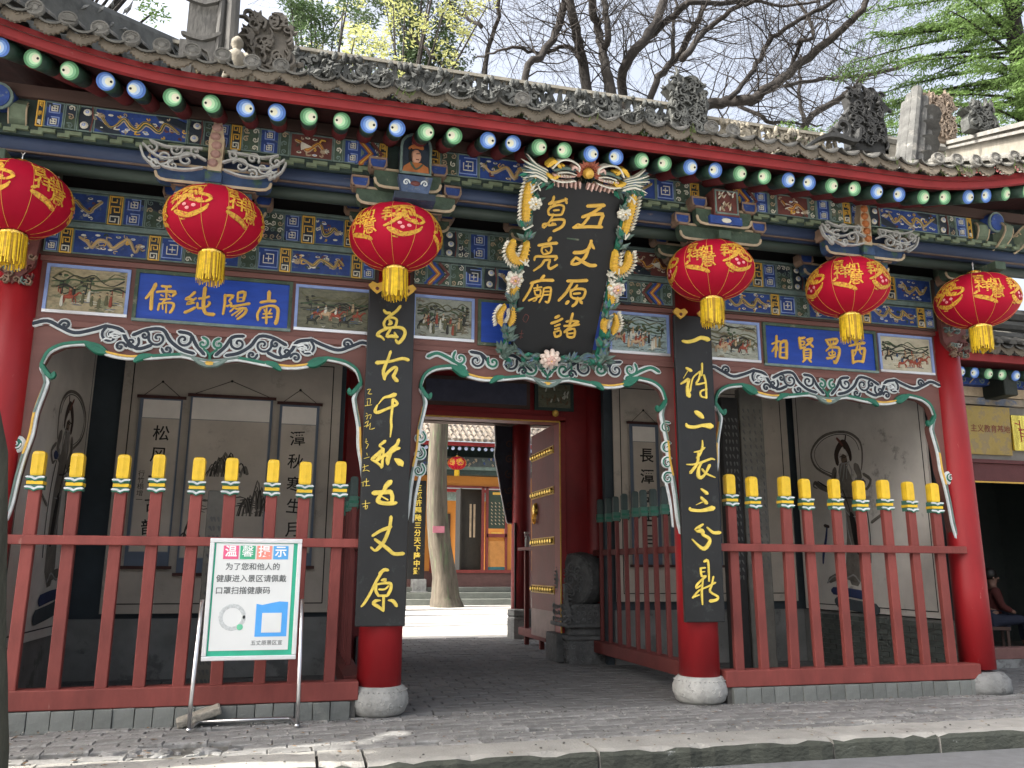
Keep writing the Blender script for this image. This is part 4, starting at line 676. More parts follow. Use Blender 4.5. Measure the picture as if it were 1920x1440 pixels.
# --- logs above: carried by the brackets
EY=-.9
k=MB(); k.box(-6.1,6.1,EY+.02,EY+.14,5.215,5.56); k.build('eave_board',green_dk,gate)
k=MB(); k.box(-6.1,6.1,EY-.03,EY+.16,5.56,5.68); k.build('eave_batten',brown_d,gate)
k=MB()
n=60
for i in range(int(12.0/.22)):
    x=-6.0+i*.22
    k.prism([(x,5.205),(x+.10,5.205),(x+.10,5.235),(x+.2,5.235),(x+.2,5.27),(x+.06,5.27),(x+.06,5.24),(x,5.24)],frame((0,EY,0)),-.02,.035,0)
k.prism([(-6.1,5.195),(6.1,5.195),(6.1,5.285),(-6.1,5.285)],frame((0,EY,0)),-.06,.004,1)
k.build('key_moulding',[M('key_green',(.15,.19,.12),.65,var=.25,scale=9),green_dk],gate)
k=MB(); k.tube([(-6.1,EY+.11,5.13),(6.1,EY+.11,5.13)],.095,14,0); k.tube([(-6.1,EY+.2,5.005),(6.1,EY+.2,5.005)],.065,14,1); k.box(-6.1,6.1,EY+.03,EY+.06,5.045,5.06,2)
k.build('purlin',[M('purlin_blue',(.024,.04,.085),.6,var=.3,scale=4,stretch=(.3,1,1),col2=(.16,.12,.10),c2amt=.62,c2scale=2),M('purlin_green',(.03,.045,.036),.6,var=.3,scale=4,stretch=(.3,1,1)),M('purlin_edge',(.13,.09,.07),.7,var=.3)],gate,True)
register(TOP_S,-5.1,-1.92,5.29,5.55,EY-.002,9)
register(TOP_M,-1.5,1.5,5.29,5.55,EY-.002,10)
register(list(reversed(TOP_S)),1.92,5.1,5.29,5.55,EY-.002,11)
# --- bracket sets
def arm_shape(a,h,r=.1):
    L=[(-a,h),(-a,h*.42),(-a+.012,h*.2),(-a+.045,h*.05),(-a+.10,0)]
    return L+[(-x,z) for x,z in reversed(L)]
def bracket_set(X,kind,flip=1):
    bs=bpy.data.objects.new('bracket_set',None); COL.objects.link(bs); bs.parent=gate; bs.location=(X,0,0); bs.empty_display_size=.1
    grn = green if kind!='mid' else M('bracket_blue',(.03,.06,.13),.6,var=.3,scale=8,col2=(.05,.10,.07),c2amt=.55,c2scale=6)
    tiers=[(-1.03,5.02,.33,.20),(-.94,4.87,.49,.18),(-.86,4.71,.33,.17),(-.45,4.86,.52,.15),(-.40,4.70,.34,.15)]
    if kind=='mid': tiers=[(-.97,4.87,.52,.18),(-.90,4.71,.34,.17),(-.45,4.80,.46,.15)]
    if kind=='corner': tiers=[(-.60,4.87,.40,.18),(-.48,4.71,.28,.16)]
    for (y,z,a,h) in tiers:
        k=MB(); fr=frame((0,y,z)); sh=arm_shape(a,h)
        k.prism(sh,fr,-.1,.0,0)
        k.ribbon(fr,[(u*.985,v*.97+.006,.026) for u,v in sh[1:-1]],.014,1,0,1,.5,False)
        k.ribbon(fr,[(-a+.01,h-.008,.022),(a-.01,h-.008,.022)],.012,1,0,1,.5,False)
        k.build('bracket_arm',[grn,tan_l],bs,bevel=0)
        for sx in (-1,1):
            b=MB(); x0=sx*(a-.03); f2=frame((x0,y-.005,z+h))
            b.prism([(-.065,-.02),(.065,-.02),(.09,.02),(.09,.105),(-.09,.105),(-.09,.02)],f2,-.12,.015,0,1)
            b.ribbon(f2,[(-.058,-.012,.022),(-.08,.025,.022),(-.08,.095,.022),(.08,.095,.022),(.08,.025,.022),(.058,-.012,.022),(-.058,-.012,.022)],.012,1,.015,1,.5,False)
            b.build('bearing_block',[blue,tan],bs)
    # arms reaching forward
    k=MB(); 
    k.box(-.07,.07,-1.0,-.05,4.70,4.82,0); k.box(-.07,.07,-.78,-.05,4.56,4.66,0); k.box(-.075,.075,-1.04,-.2,4.88,4.98,0); k.build('projecting_arm',[grn],bs,bevel=.01)
    if kind=='portrait':
        k=MB(); fr=frame((.06,-1.13,5.15)); P=[(-.155,0),(.155,0),(.155,.30)]+[(.155*math.cos(t),.30+.14*math.sin(t)) for t in [math.pi*j/8 for j in range(1,8)]]+[(-.155,.30)]
        k.prism(P,fr,-.2,0,0); k.ribbon(fr,[(u*.93,v*.95+.01,.028) for u,v in P+[P[0]]],.012,1,0,1)
        k.prism([(-.17,-.02),(.17,-.02),(.13,-.2),(-.13,-.2)],fr,-.18,.01,2)
        k.ribbon(fr,swirl(-.09,-.10,.035,1.2,1,0,.016),.012,3,.01); k.ribbon(fr,swirl(.09,-.10,.035,1.2,-1,math.pi,.016),.012,3,.01); k.blob(fr,0,-.1,.05,.03,.015,4,8,.01)
        k.prism([(-.2,-.2),(.2,-.2),(.2,-.27),(-.2,-.27)],fr,-.25,.02,0,2)
        # painted warrior bust
        k.prism([(-.13,.02),(.13,.02),(.12,.08),(.05,.12),(-.06,.12),(-.12,.07)],fr,0,.012,5)
        k.blob(fr,.0,.19,.052,.075,.018,6,10); k.ribbon(fr,[(-.05,.13,.03),(-.06,.2,.03),(-.05,.27,.02)],.02,7)
        k.ribbon(fr,[(-.065,.27,.03),(0,.30,.05),(.06,.28,.03)],.022,5); k.ribbon(fr,[(-.03,.33,.04),(.02,.37,.03)],.02,4); k.ribbon(fr,[(.0,.21,.006),(.03,.215,.006)],.026,7); k.ribbon(fr,[(.0,.15,.007),(.025,.15,.007)],.026,4); k.ribbon(fr,[(-.05,.11,.03),(0,.05,.02),(.06,.1,.02)],.02,8)
        k.build('painted_bust_block',[navy,teal,M('weathered_blue',(.06,.09,.16),.65,var=.35,scale=12,col2=(.16,.17,.17),c2amt=.56,c2scale=10),white_p,rust,orange,M('bust_face',(.55,.30,.20),.6),ink,green],bs)
    elif kind=='box':
        k=MB(); fr=frame((0,-1.1,5.12)); k.box(-.15,.15,-1.1,-.85,5.12,5.42,0); k.box(-.19,.19,-1.08,-.85,5.03,5.12,1)
        k.ribbon(fr,[(-.13,.02,.02),(.13,.02,.02),(.13,.28,.02),(-.13,.28,.02),(-.13,.02,.02)],.01,2,0,1,.5,False)
        random.seed(4)
        for j in range(26): u=random.uniform(-.1,.1); v=random.uniform(.05,.25); k.ribbon(fr,[(u,v,.018),(u+random.uniform(-.03,.03),v+.03,.012)],.014,random.choice((3,4,5)),0,1)
        k.blob(frame((0,-1.085,5.04)),0,.03,.06,.03,.01,4,8)
        k.build('painted_block',[rust,blue,teal,tan_l,cream,brown_d],bs)
    elif kind=='mid':
        k=MB(); fr=frame((0,-1.02,5.10))
        k.prism([(-.06,-.12),(.06,-.12),(.07,.22),(.03,.42),(-.03,.42),(-.07,.22)],fr,-.15,0,0)
        for j in range(5): k.blob(fr,random.uniform(-.02,.02),-.02+j*.09,.05,.045,.03,1,8)
        k.prism([(-.075,-.3),(.075,-.3),(.06,-.1),(-.06,-.1)],fr,-.12,.005,2)
        k.build('carved_post',[tan_l,M('faded_pink_carving',(.33,.20,.17),.7,var=.2) if flip>0 else orange,green],bs)
        for sx in (-1,1):
            w=MB(); f2=frame((0,-1.06,5.03))
            A=[(.55,.10,.06,1),(.44,.02,.07,-1),(.34,.11,.06,1),(.24,.02,.08,-1),(.17,.12,.05,1),(.5,-.04,.05,1),(.35,-.05,.05,-1)]
            for (u,v,r,d) in A: w.ribbon(f2,swirl(sx*u,v,r,1.2,d*sx,random.uniform(0,6),.024,.016),.03,0,0,2)
            for q in ([(.62,.13),(.5,.03),(.36,.02),(.2,.08),(.08,.04)],[(.56,.0),(.42,-.07),(.25,-.08),(.1,-.04)],[(.12,.15),(.28,.14),(.42,.13),(.56,.17)],[(.64,.1),(.6,.0),(.5,-.08)]): w.ribbon(f2,[(sx*u,v,.024) for u,v in q],.034,0,0,3)
            w.build('openwork_wing',silver,bs)
    elif kind=='corner':
        sx=flip
        for j,(dx,dy,ln,z) in enumerate(((-.10,-1,.92,5.06),(.20,-1,1.02,5.05),(.52,-.9,1.15,5.04),(1,-.15,1.0,5.04))):
            k=MB(); fr=frame((0,-.05,z),(sx*dx,dy,0),(0,0,1))
            P=[(0,0),(.35,0),(ln*.75,.10),(ln*.96,.27),(ln,.40),(ln*.93,.47),(ln*.84,.38),(ln*.76,.33),(ln*.68,.25),(ln*.5,.25),(0,.25)]
            k.prism(P,fr,-.065,.065,0)
            for n_ in (.065,-.076): k.ribbon(fr,[(u*.97+.01,v*.94+.01,.026) for u,v in P[1:9]],.011,1,n_,2)
            k.ribbon(frame((0,-.05,z),(sx*dx,dy,0),(0,0,1)),swirl(ln*.84,.36,.04,1.1,1,0,.016),.01,1,.065,1)
            k.build('bracket_arm',[M('corner_bracket_green',(.13,.17,.115),.7,var=.3,scale=8,col2=(.2,.2,.15),c2amt=.6),tan_l],bs)
        k=MB(); k.tube([(sx*.0,-.35,5.62),(sx*.06,-.98,5.50)],[.12,.12],16,0); k.tube([(sx*.06,-.98,5.50),(sx*.062,-1.0,5.497)],[.125,.125],16,1); k.tube([(sx*.062,-1.0,5.497),(sx*.063,-1.012,5.495)],[.10,.10],16,0); 
        k.build('corner_beam_end',[blue,teal],bs)
    return bs
bracket_set(-1.72,'portrait'); bracket_set(1.72,'box'); bracket_set(-3.525,'mid',1); bracket_set(3.525,'mid',-1); bracket_set(0,'plain'); bracket_set(-5.33,'corner',-1); bracket_set(5.33,'corner',1)
bracket_set(-4.5,'plain') if False else None
# --- rafters with painted round ends
def up(x):
    d=max(0,abs(x)-3.6); return .105*d**1.6
def outw(x):
    d=max(0,abs(x)-3.9); return .045*d**1.8
def disc_mesh(colr,side):
    k=MB(); fr=frame((0,0,0)); a={'b':[blue_mid,M('ring_blue',(.20,.36,.72),.75,var=.15,scale=30,col2=(.45,.5,.6),c2amt=.66,c2scale=20,spec=.15),M('ring_pale_blue',(.50,.66,.90),.5,var=.05)],'g':[M('ring_dark_green',(.09,.27,.12),.5,var=.1),M('ring_green',(.25,.52,.30),.75,var=.15,scale=30,col2=(.5,.58,.48),c2amt=.66,c2scale=20,spec=.15),M('ring_pale_green',(.52,.80,.50),.5,var=.05)]}[colr]
    def disc(u,r,n_,m,seg=24):
        i=len(k.v); k.v+= [fr(u+r*math.cos(2*math.pi*j/seg),r*math.sin(2*math.pi*j/seg),n_) for j in range(seg)]; k.f.append(tuple(range(i,i+seg))); k.m.append(m)
    disc(0,.0765,.001,0); disc(side*.008,.062,.003,1); disc(side*.017,.048,.005,2); disc(side*.028,.034,.007,3); disc(side*.045,.011,.010,4)
    me=bpy.data.meshes.new('rafter_end'); me.from_pydata(k.v,[],k.f)
    for m in a+[M('ring_cream',(.80,.80,.62),.5,var=.05),ink]: me.materials.append(m)
    me.polygons.foreach_set('material_index',k.m); return me
DM={(c,s):disc_mesh(c,s) for c in 'bg' for s in (1,-1)}
k=MB(); k.tube([(0,0,0),(0,.30,0)],[.077,.076],18,0); k.tube([(0,.30,0),(0,1.45,0)],[.075,.075],18,1)
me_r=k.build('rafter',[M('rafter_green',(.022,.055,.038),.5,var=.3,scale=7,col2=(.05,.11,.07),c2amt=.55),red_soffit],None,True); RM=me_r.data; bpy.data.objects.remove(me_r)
RX=[-5.183,-4.944,-4.665,-4.383,-4.14,-3.849,-3.528,-3.242,-2.974,-2.696,-2.405,-2.161,-1.903,-1.635,-1.368,-1.044,-.798,-.538,-.285,-.011,.251,.522,.769,1.049,1.327,1.604,1.885,2.164,2.41,2.678,2.957,3.232,3.513,3.822,4.101,4.405,4.638,4.89,5.156]
RX=[-6.25,-5.98,-5.72,-5.45]+RX+[5.42,5.69,5.96,6.23,6.5]
colseq='bg'
for i,x in enumerate(RX):
    z=5.355+up(x); y=-1.6-outw(x)
    j=i-4   # 0 -> first measured (blue, pupil right)
    seq=[('b',1)]+[None]
    jj=j+1; pair=(jj//2)%2; c='b' if pair==0 else 'g'; s=1 if jj%2==1 else -1
    if j==0: c,s='b',-1
    # fit observed order: b | g g | b b | g g ...
    jj=j-1; pair=(jj//2)%2; c='g' if pair==0 else 'b'; s=1 if jj%2==0 else -1
    ang=0
    if abs(x)>4.3: ang=math.copysign(min(.6,(abs(x)-4.3)*.35),x)
    r=link('rafter',RM,gate,(x,y,z),(math.atan(.36),0,ang))
    link('rafter_end',DM[(c,s)],r,(0,-.001,0))
# soffit board above rafters, and fascia
def eave_path(x,y,z): return (x,y-outw(x),z+up(x))
k=MB(); xs=[-7.0+.2*i for i in range(71)]
for a,b in zip(xs[:-1],xs[1:]):
    inn=lambda x,dz:(x,-.1,5.98+dz+.35*up(x))
    k.quad(eave_path(a,-1.72,5.425),eave_path(b,-1.72,5.425),inn(b,0),inn(a,0)); k.quad(eave_path(a,-1.72,5.465),inn(a,.04),inn(b,.04),eave_path(b,-1.72,5.465))
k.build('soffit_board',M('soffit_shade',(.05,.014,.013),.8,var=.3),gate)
k=MB()
for a,b in zip(xs[:-1],xs[1:]):
    pa=[eave_path(a,y,z) for y,z in ((-1.70,5.40),(-1.745,5.405),(-1.76,5.53),(-1.70,5.53))]; pb=[eave_path(b,y,z) for y,z in ((-1.70,5.40),(-1.745,5.405),(-1.76,5.53),(-1.70,5.53))]
    for j in range(4): k.quad(pa[j],pb[j],pb[(j+1)%4],pa[(j+1)%4])
k.build('eave_fascia',red_eave,gate)
# --- roof body
def rz(y):   # roof surface height (front slope), y from -1.8 to 4.2
    t=(y+1.8)/6.0; return 5.46+ (.40*t+.17*t*t)*6.0
k=MB()
ys=[-1.78+i*.46 for i in range(14)]
for a,b in zip(xs[:-1],xs[1:]):
    for y0,y1 in zip(ys[:-1],ys[1:]):
        f=lambda x,y:(x,y-outw(x)*max(0,1-(y+1.8)/3),rz(y)+up(x)*max(0,1-(y+1.8)/3))
        k.quad(f(a,y0),f(b,y0),f(b,y1),f(a,y1))
    y=4.2; k.quad((a,4.2,rz(4.2)),(b,4.2,rz(4.2)),(b,8.75,5.75),(a,8.75,5.75))
for sx in (-7.0,7.0): k.poly([(sx,-1.75,5.45),(sx,4.2,rz(4.2)),(sx,8.75,5.7)])
k.build('roof_deck',tile_m,gate)
# --- tiles
def tile_meshes():
    out={}
    # pan tile: concave-up trough, front rim visible
    k=MB(); n=6; w=.118
    for yy,(y0,y1) in enumerate(((0,.34),)):
        for th,base in ((0,0),(.018,0)):
            pass
    P0=[(w*math.sin(R_(-62+124*j/n)),-.0+ .10*(1-math.cos(R_(-62+124*j/n)))) for j in range(n+1)]
    for j in range(n):
        a,b=P0[j],P0[j+1]
        k.quad((a[0],0,a[1]),(b[0],0,b[1]),(b[0],.36,b[1]+.15),(a[0],.36,a[1]+.15))
        k.quad((a[0],0,a[1]-.02),(b[0],0,b[1]-.02),(b[0],0,b[1]),(a[0],0,a[1]))
        k.quad((a[0],0,a[1]-.02),(a[0],.36,a[1]+.13),(b[0],.36,b[1]+.13),(b[0],0,b[1]-.02))
    out['pan']=(k,tile_m)
    # drip shield: scalloped plate
    k=MB(); fr=frame((0,0,0)); sh=[]
    for j in range(9): t=-62+124*j/8; sh.append((.125*math.sin(R_(t)),.10*(1-math.cos(R_(t)))+.005))
    low=[(.128,.03),(.124,-.03),(.108,-.028),(.10,-.058),(.082,-.058),(.07,-.088),(.048,-.086),(.036,-.108),(.014,-.104),(0,-.122),(-.016,-.104),(-.038,-.110),(-.046,-.084),(-.068,-.09),(-.082,-.056),(-.10,-.06),(-.106,-.028),(-.124,-.032),(-.128,.03)]
    k.prism(sh+low,fr,-.018,0,0); k.ribbon(fr,swirl(0,-.02,.04,1.3,1,0,.016,.01,8),.008,0,0,1)
    out['drip']=(k,drip_m)
    k=MB(); n=7; r=.068
    A=[(r*math.cos(math.pi*j/n),r*math.sin(math.pi*j/n)) for j in range(n+1)]
    for j in range(n):
        a,b=A[j],A[j+1]
        k.quad((a[0],0,a[1]),(b[0],0,b[1]),(b[0]*.93,.36,b[1]*.93+.155),(a[0]*.93,.36,a[1]*.93+.155))
    k.quad((r,0,0),(-r,0,0),(-r*.93,.36,.155),(r*.93,.36,.155)); k.poly([(a,0,b) for a,b in A])
    out['cover']=(k,tile_m)
    k=MB(); fr=frame((0,0,0)); seg=16
    k.prism([(.075*math.cos(2*math.pi*j/seg),.075*math.sin(2*math.pi*j/seg)) for j in range(seg)],fr,-.03,0,0)
    k.ribbon(fr,[(.064*math.cos(2*math.pi*j/seg),.064*math.sin(2*math.pi*j/seg),.016) for j in range(seg+1)],.010,0,0,1); k.blob(fr,0,0,.035,.035,.014,0,8); k.ribbon(fr,swirl(0,0,.045,1.2,1,.5,.012,.01,8),.01,0,0,1)
    out['disc']=(k,M('tile_end_clay',(.16,.155,.14),.85,var=.3,scale=9,bump=.4,col2=(.26,.25,.22),c2amt=.6,c2scale=12))
    res={}
    for kk,(mb,mt) in out.items():
        o=mb.build(kk,mt); res[kk]=o.data; bpy.data.objects.remove(o)
    return res
TM=tile_meshes(); random.seed(31)
X=-6.72; cnt=0
while X<6.95:
    j=lambda a:random.uniform(-a,a)
    if -5.9<X<6.4:
        link('drip_tile',TM['drip'],gate,eave_path(X,-1.83+j(.01),5.590+j(.008)),(R_(-18)+j(.08),j(.06),j(.08)))
        link('pan_tile',TM['pan'],gate,eave_path(X,-1.86+j(.012),5.605+j(.006)),(j(.03),j(.04),j(.04)))
        side_=X<-3.1 or X>3.9
        link('cover_tile',TM['cover'],gate,eave_path(X+.12,(-1.845 if side_ else -1.62)+j(.02),(5.665 if side_ else 5.60)+j(.008)),(j(.03)-(0 if side_ else .04),j(.04),j(.05)))
        if side_ or random.random()<.10:
            link('tile_end_disc',TM['disc'],gate,eave_path(X+.12,-1.85+j(.01),5.685+j(.01)),(R_(-8)+j(.1),j(.1),j(.08)))
    X+=.243
# rows behind the first (joined)
k=MB(); X=-6.9
while X<6.95:
    for r_ in range(1,20):
        y0=-1.85+r_*.31; y1=y0+.33
        if y1>4.2: break
        h=lambda x,y:(rz(y)+.05+up(x)*max(0,1-(y+1.8)/3))
        oy=outw(X)*max(0,1-(y0+1.8)/3)
        n=4; rr=.066; rb_=.058
        A=[(math.cos(math.pi*q/n),math.sin(math.pi*q/n)) for q in range(n+1)]
        for q in range(n):
            a,b=A[q],A[q+1]; z0=h(X,y0)+.01; z1=h(X,y1)-.005; xx=X+.12
            k.quad((xx+a[0]*rr,y0-oy,z0+a[1]*rr),(xx+b[0]*rr,y0-oy,z0+b[1]*rr),(xx+b[0]*rb_,y1-oy,z1+b[1]*rb_),(xx+a[0]*rb_,y1-oy,z1+a[1]*rb_))
    X+=.243
o=k.build('roof_tile_rows',tile_m,gate); o['kind']='stuff'
# moss and weeds along the eave
k=MB(); random.seed(12)
for c in range(60):
    cx_=random.choice((random.uniform(.2,2.6),random.uniform(3.2,4.9),random.uniform(-2,5)))
    cy_=random.uniform(-1.85,-1.2); cz_=rz(cy_)+.09+up(cx_)
    for b in range(16):
        x=cx_+random.gauss(0,.06); y=cy_+random.gauss(0,.05); z=cz_+random.uniform(-.02,.03); a=random.uniform(0,6.3); l=random.uniform(.03,.10); w=.008
        k.quad((x-w,y,z),(x+w,y,z),(x+w*.3+.03*math.cos(a),y+.03*math.sin(a),z+l),(x-w*.3+.03*math.cos(a),y+.03*math.sin(a),z+l))
o=k.build('roof_weeds',moss_m,gate); o['kind']='stuff'
# --- carved ridge
def carved_ridge(x0,x1,y,z0,z1,seed,mat,name='ridge_carving',depth=.16,hole=True,dens=1.):
    random.seed(seed); k=MB(); H=z1-z0; fr=frame((0,y,0))
    k.box(x0,x1,y-.10,y+.10,z0-.25,z0+.10,0)
    # back plate with a scalloped top, holes only near the rail
    nn=int((x1-x0)/.12)
    for i in range(nn):
        a=x0+(x1-x0)*i/nn; b=x0+(x1-x0)*(i+1)/nn; t=z0+H*random.uniform(.6,.88) if random.random()<.86 else z0+H*.42
        k.box(a,b,y+.0,y+.05,z0,t,0)
    n=int((x1-x0)/.16*dens)
    for i in range(n):
        u=x0+(x1-x0)*(i+.5)/n
        for rep in range(2):
            k.ribbon(fr,[(u+random.uniform(-.2,.2),z0+.02,.09),(u+random.uniform(-.12,.12),z0+H*.4,.07),(u+random.uniform(-.25,.25),z1-.08,.07)],.05,0,-.02,2)
    for i in range(int((x1-x0)/.22*dens)):
        u=x0+(x1-x0)*random.random(); v=z0+H*random.uniform(.15,.75); r=random.uniform(.07,.15)
        k.ribbon(fr,swirl(u,v,r,1.2,random.choice((1,-1)),random.uniform(0,6),.075,.045),.10,0,.0,2)
    for i in range(int((x1-x0)/.55*dens)):   # flowers
        u=x0+(x1-x0)*(i+.5)/(int((x1-x0)/.55*dens))+random.uniform(-.12,.12); v=z0+H*random.uniform(.3,.62)
        for q in range(9): a=2*math.pi*q/9; k.petal(fr,u,v,a,.14,.10,.05,0,.09)
        for q in range(6): a=2*math.pi*q/6+.3; k.petal(fr,u,v,a,.09,.07,.08,0,.10)
        k.blob(fr,u,v,.04,.04,.08,0,7,.1)
    for i in range(int((x1-x0)*22*dens)):   # leaves
        u=x0+(x1-x0)*random.random(); v=z0+H*random.uniform(0,.86); k.petal(fr,u,v,random.uniform(0,6.3),random.uniform(.10,.22),random.uniform(.07,.13),random.uniform(.03,.07),0,random.uniform(.02,.1))
    for i in range(int((x1-x0)*6)):   # upright leaves overlapping the top rail
        u=x0+(x1-x0)*random.random(); k.blob(fr,u,z1-.10,.05,random.uniform(.06,.12),.06,0,7,.06,random.uniform(-.4,.4),.15)
    k.box(x0,x1,y-.06,y+.1,z1-.06,z1-.0,1)
    for s in (1,):
        pass
    o=k.build(name,[mat,ridge_l],gate); return o
def ridge_sag(o,x0,x1,amt):
    for v in o.data.vertices:
        t=(v.co.x-x0)/(x1-x0); v.co.z-=amt*4*t*(1-t)
RD=4.2
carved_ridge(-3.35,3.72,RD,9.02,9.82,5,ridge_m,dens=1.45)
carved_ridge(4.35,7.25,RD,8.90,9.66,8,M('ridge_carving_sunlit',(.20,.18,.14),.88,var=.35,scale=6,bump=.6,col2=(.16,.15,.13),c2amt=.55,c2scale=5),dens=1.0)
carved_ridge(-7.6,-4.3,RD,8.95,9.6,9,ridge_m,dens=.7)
# plaster ridge right of the dark beast
k=MB(); k.box(8.2,9.6,RD-.15,RD+.15,8.7,9.62,0); k.tube([(8.15,RD-.1,9.66),(9.6,RD-.1,9.66)],.11,8,1); k.tube([(7.3,RD-.1,9.14),(9.6,RD-.1,9.14)],.09,8,1); k.build('plaster_ridge',[ridge_l,tile_m],gate)
# ridge-end beasts
def beast(x,y,z,h,w,seed,mat,parent=gate,name='ridge_beast',face=1):
    random.seed(seed); k=MB(); fr=frame((x,y,z))
    P=[(-w*.5,0),(w*.5,0),(w*.48,h*.35),(w*.58,h*.55),(w*.40,h*.7),(w*.46,h*.86),(w*.2,h),(-.05*w,h*.93),(-w*.3,h*1.0),(-w*.5,h*.84),(-w*.66,h*.74),(-w*.44,h*.62),(-w*.52,h*.4)]
    P=[(u*face,v) for u,v in P]
    k.prism(P,fr,-.22,.0,0)
    for j in range(int(46*w*h/.6)+10):
        u=random.uniform(-.45,.45)*w; v=h*random.uniform(.05,.95); 
        if random.random()<.5: k.ribbon(fr,swirl(u,v,random.uniform(.05,.10),1.2,random.choice((1,-1)),random.uniform(0,6),.045,.02,9),.06,0,0,2)
        else: a=random.uniform(.6,2.6); k.ribbon(fr,[(u,v,.045),(u+.07*math.cos(a),v+.08*math.sin(a),.04),(u+.16*math.cos(a+.5),v+.16*math.sin(a+.5),.012)],.06,0,.01,2)
    for j in range(12):
        t=random.random(); e=P[2+int(t*9)]; a=math.atan2(e[1]-h*.5,e[0]); k.petal(fr,e[0]*.92,e[1]*.95,a+random.uniform(-.5,.5),.14,.07,.04,0,-.05)
    k.blob(fr,-w*.3*face,h*.78,.05,.05,.07,0,8,.03)
    return k.build(name,mat,parent)
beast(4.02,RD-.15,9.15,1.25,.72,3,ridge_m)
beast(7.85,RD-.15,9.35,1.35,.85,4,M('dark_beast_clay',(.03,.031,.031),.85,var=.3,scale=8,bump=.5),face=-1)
# little tail curl left of the dark beast
k=MB(); fr=frame((7.15,RD-.2,9.6)); k.ribbon(fr,swirl(0,.1,.22,1.3,1,3.5,.1,.05),.12,0); k.ribbon(fr,[(-.9,-.5,.05),(-.5,-.2,.09),(-.15,-.1,.12),(.3,-.15,.1),(.4,.1,.08)],.12,0); k.build('ridge_tail',MATS['dark_beast_clay'],gate)
# tall end pillar with niche (left) and seated figure before it
k=MB(); px_,py_=-4.02,1.5
k.box(-4.30,-3.80,1.5,2.1,7.0,9.4,0); k.box(-4.36,-3.92,1.44,1.6,7.1,7.9,0); k.tube([(-3.74,1.5,7.1),(-3.78,1.5,9.3)],.085,10,0); k.tube([(-3.9,1.47,7.1),(-3.9,1.47,9.3)],.045,8,0)
k.prism([(-3.80,7.0),(-3.42,7.05),(-3.55,7.35),(-3.66,7.7),(-3.72,8.3),(-3.80,8.6)],frame((0,1.5,0)),-.3,0,0)
fr=frame((-4.08,1.42,7.35)); arc=[(-.12,0),(.12,0),(.12,.28),(.08,.38),(0,.42),(-.08,.38),(-.12,.28)]
k.ribbon(fr,[(u,v,.05) for u,v in arc+[arc[0]]],.05,0,0,1); k.blob(fr,0,.17,.07,.13,.05,1,8)
for z_ in (7.98,8.5): k.ribbon(frame((0,1.47,0)),[(-4.32,z_,.07),(-4.1,z_-.05,.07),(-3.9,z_+.06,.07)],.05,0,0,2)
k.build('ridge_pillar',[M('weathered_ridge_clay',(.085,.084,.08),.9,var=.35,scale=3,bump=.5,bscale=20,stretch=(1,1,.4)),tan_l],gate)
o=beast(-3.30,1.8,7.25,1.45,.62,14,M('pale_ridge_clay',(.12,.11,.095),.9,var=.3,scale=5,bump=.6,bscale=18)); 
# seated figure of clay on the eave
k=MB(); k.lathe([(.13,0),(.15,.08),(.12,.2),(.13,.3),(.10,.4),(.05,.44),(.045,.46),(.075,.52),(.07,.58),(.03,.63),(0,.64)],(0,0,0),12)
k.tube([(-.1,-.02,.38),(-.19,-.08,.22),(-.1,-.18,.14)],[.05,.045,.035],8); k.tube([(.1,-.02,.38),(.2,-.06,.24),(.12,-.17,.12)],[.05,.045,.035],8); k.tube([(.18,.02,.02),(.22,.05,.3),(.12,.06,.42),(.25,.05,.15)],[.04,.05,.03,.03],6)
o=k.build('clay_figure',M('pale_figure_clay',(.17,.155,.125),.9,var=.3,scale=8,bump=.4),gate,True); o.location=(-3.63,1.05,7.15)
# stepped hip end near the right eave
random.seed(2)
k=MB()
base=Vector((4.24,-.95,6.02)); top=Vector((4.84,-.52,7.30))
for L_,(wd,off,m_) in enumerate(((.26,0,0),(.20,.13,0),(.15,.27,0))):
    d=top-base; nrm=Vector((0,-.6,.55))
side=Vector((1,-.12,0)).normalized()
for s_ in range(9):
    t0=s_/9; t1=(s_+1)/9; p=base.lerp(top,t0); q=base.lerp(top,t1)
for cidx,(o_,dz,r_) in enumerate(((-.16,-.16,.055),(-.08,-.04,.06),(.02,.06,.075),(.11,-.06,.06),(.18,-.2,.055))):
    pts=[];rs=[]
    for s_ in range(7):
        t=s_/6; p=base.lerp(top,t)+side*o_+Vector((0,0,dz)); pts+= [p, p+ (top-base)*.12]; rs+=[r_*1.04,r_*.96]
    k.tube(pts,rs,9,0)
for s_ in range(5):   # scalloped end tiles on the right flank
    p=base.lerp(top,s_/4.6)+side*.22+Vector((0,.02,-.05))
    k.tube([p,p+Vector((.10,.20,.14))],[.15,.11],10,0)
k.build('hip_ridge',M('hip_ridge_clay',(.075,.076,.072),.85,var=.4,scale=5,bump=.5,bscale=20,col2=(.16,.155,.14),c2amt=.58,c2scale=4),gate)
# ================================================================ CHAMBERS, GATE WALL, DOORS
def Lf(x,z,Yn,Yo=2.5):
    s=(Yn+8.67)/(Yo+8.67); return (-2.62+(x+2.62)*s, 1.4+(z-1.4)*s)
k=MB(); k.box(-5.45,-5.33,.1,4.3,0,6,0); k.box(5.36,5.46,.1,4.3,0,6,0); k.box(-5.33,-2.0,3.28,3.4,0,5.5,0); k.box(2.0,5.36,3.48,3.6,0,5.5,0)
k.box(-5.33,-2.0,3.2,3.28,0,.74,1); k.box(2.1,5.36,3.42,3.48,0,.78,1); k.box(-5.33,-5.27,.15,3.2,0,.62,1); k.box(5.28,5.36,.15,3.4,0,.78,1)
k.box(-5.45,5.46,4.3,4.4,4.6,8.6,0)
k.build('chamber_wall',[dark_wall,M('dado_plaster',(.24,.245,.235),.9,var=.3,scale=1.5,bump=.3,col2=(.15,.155,.15),c2amt=.55,c2scale=2)],gate)
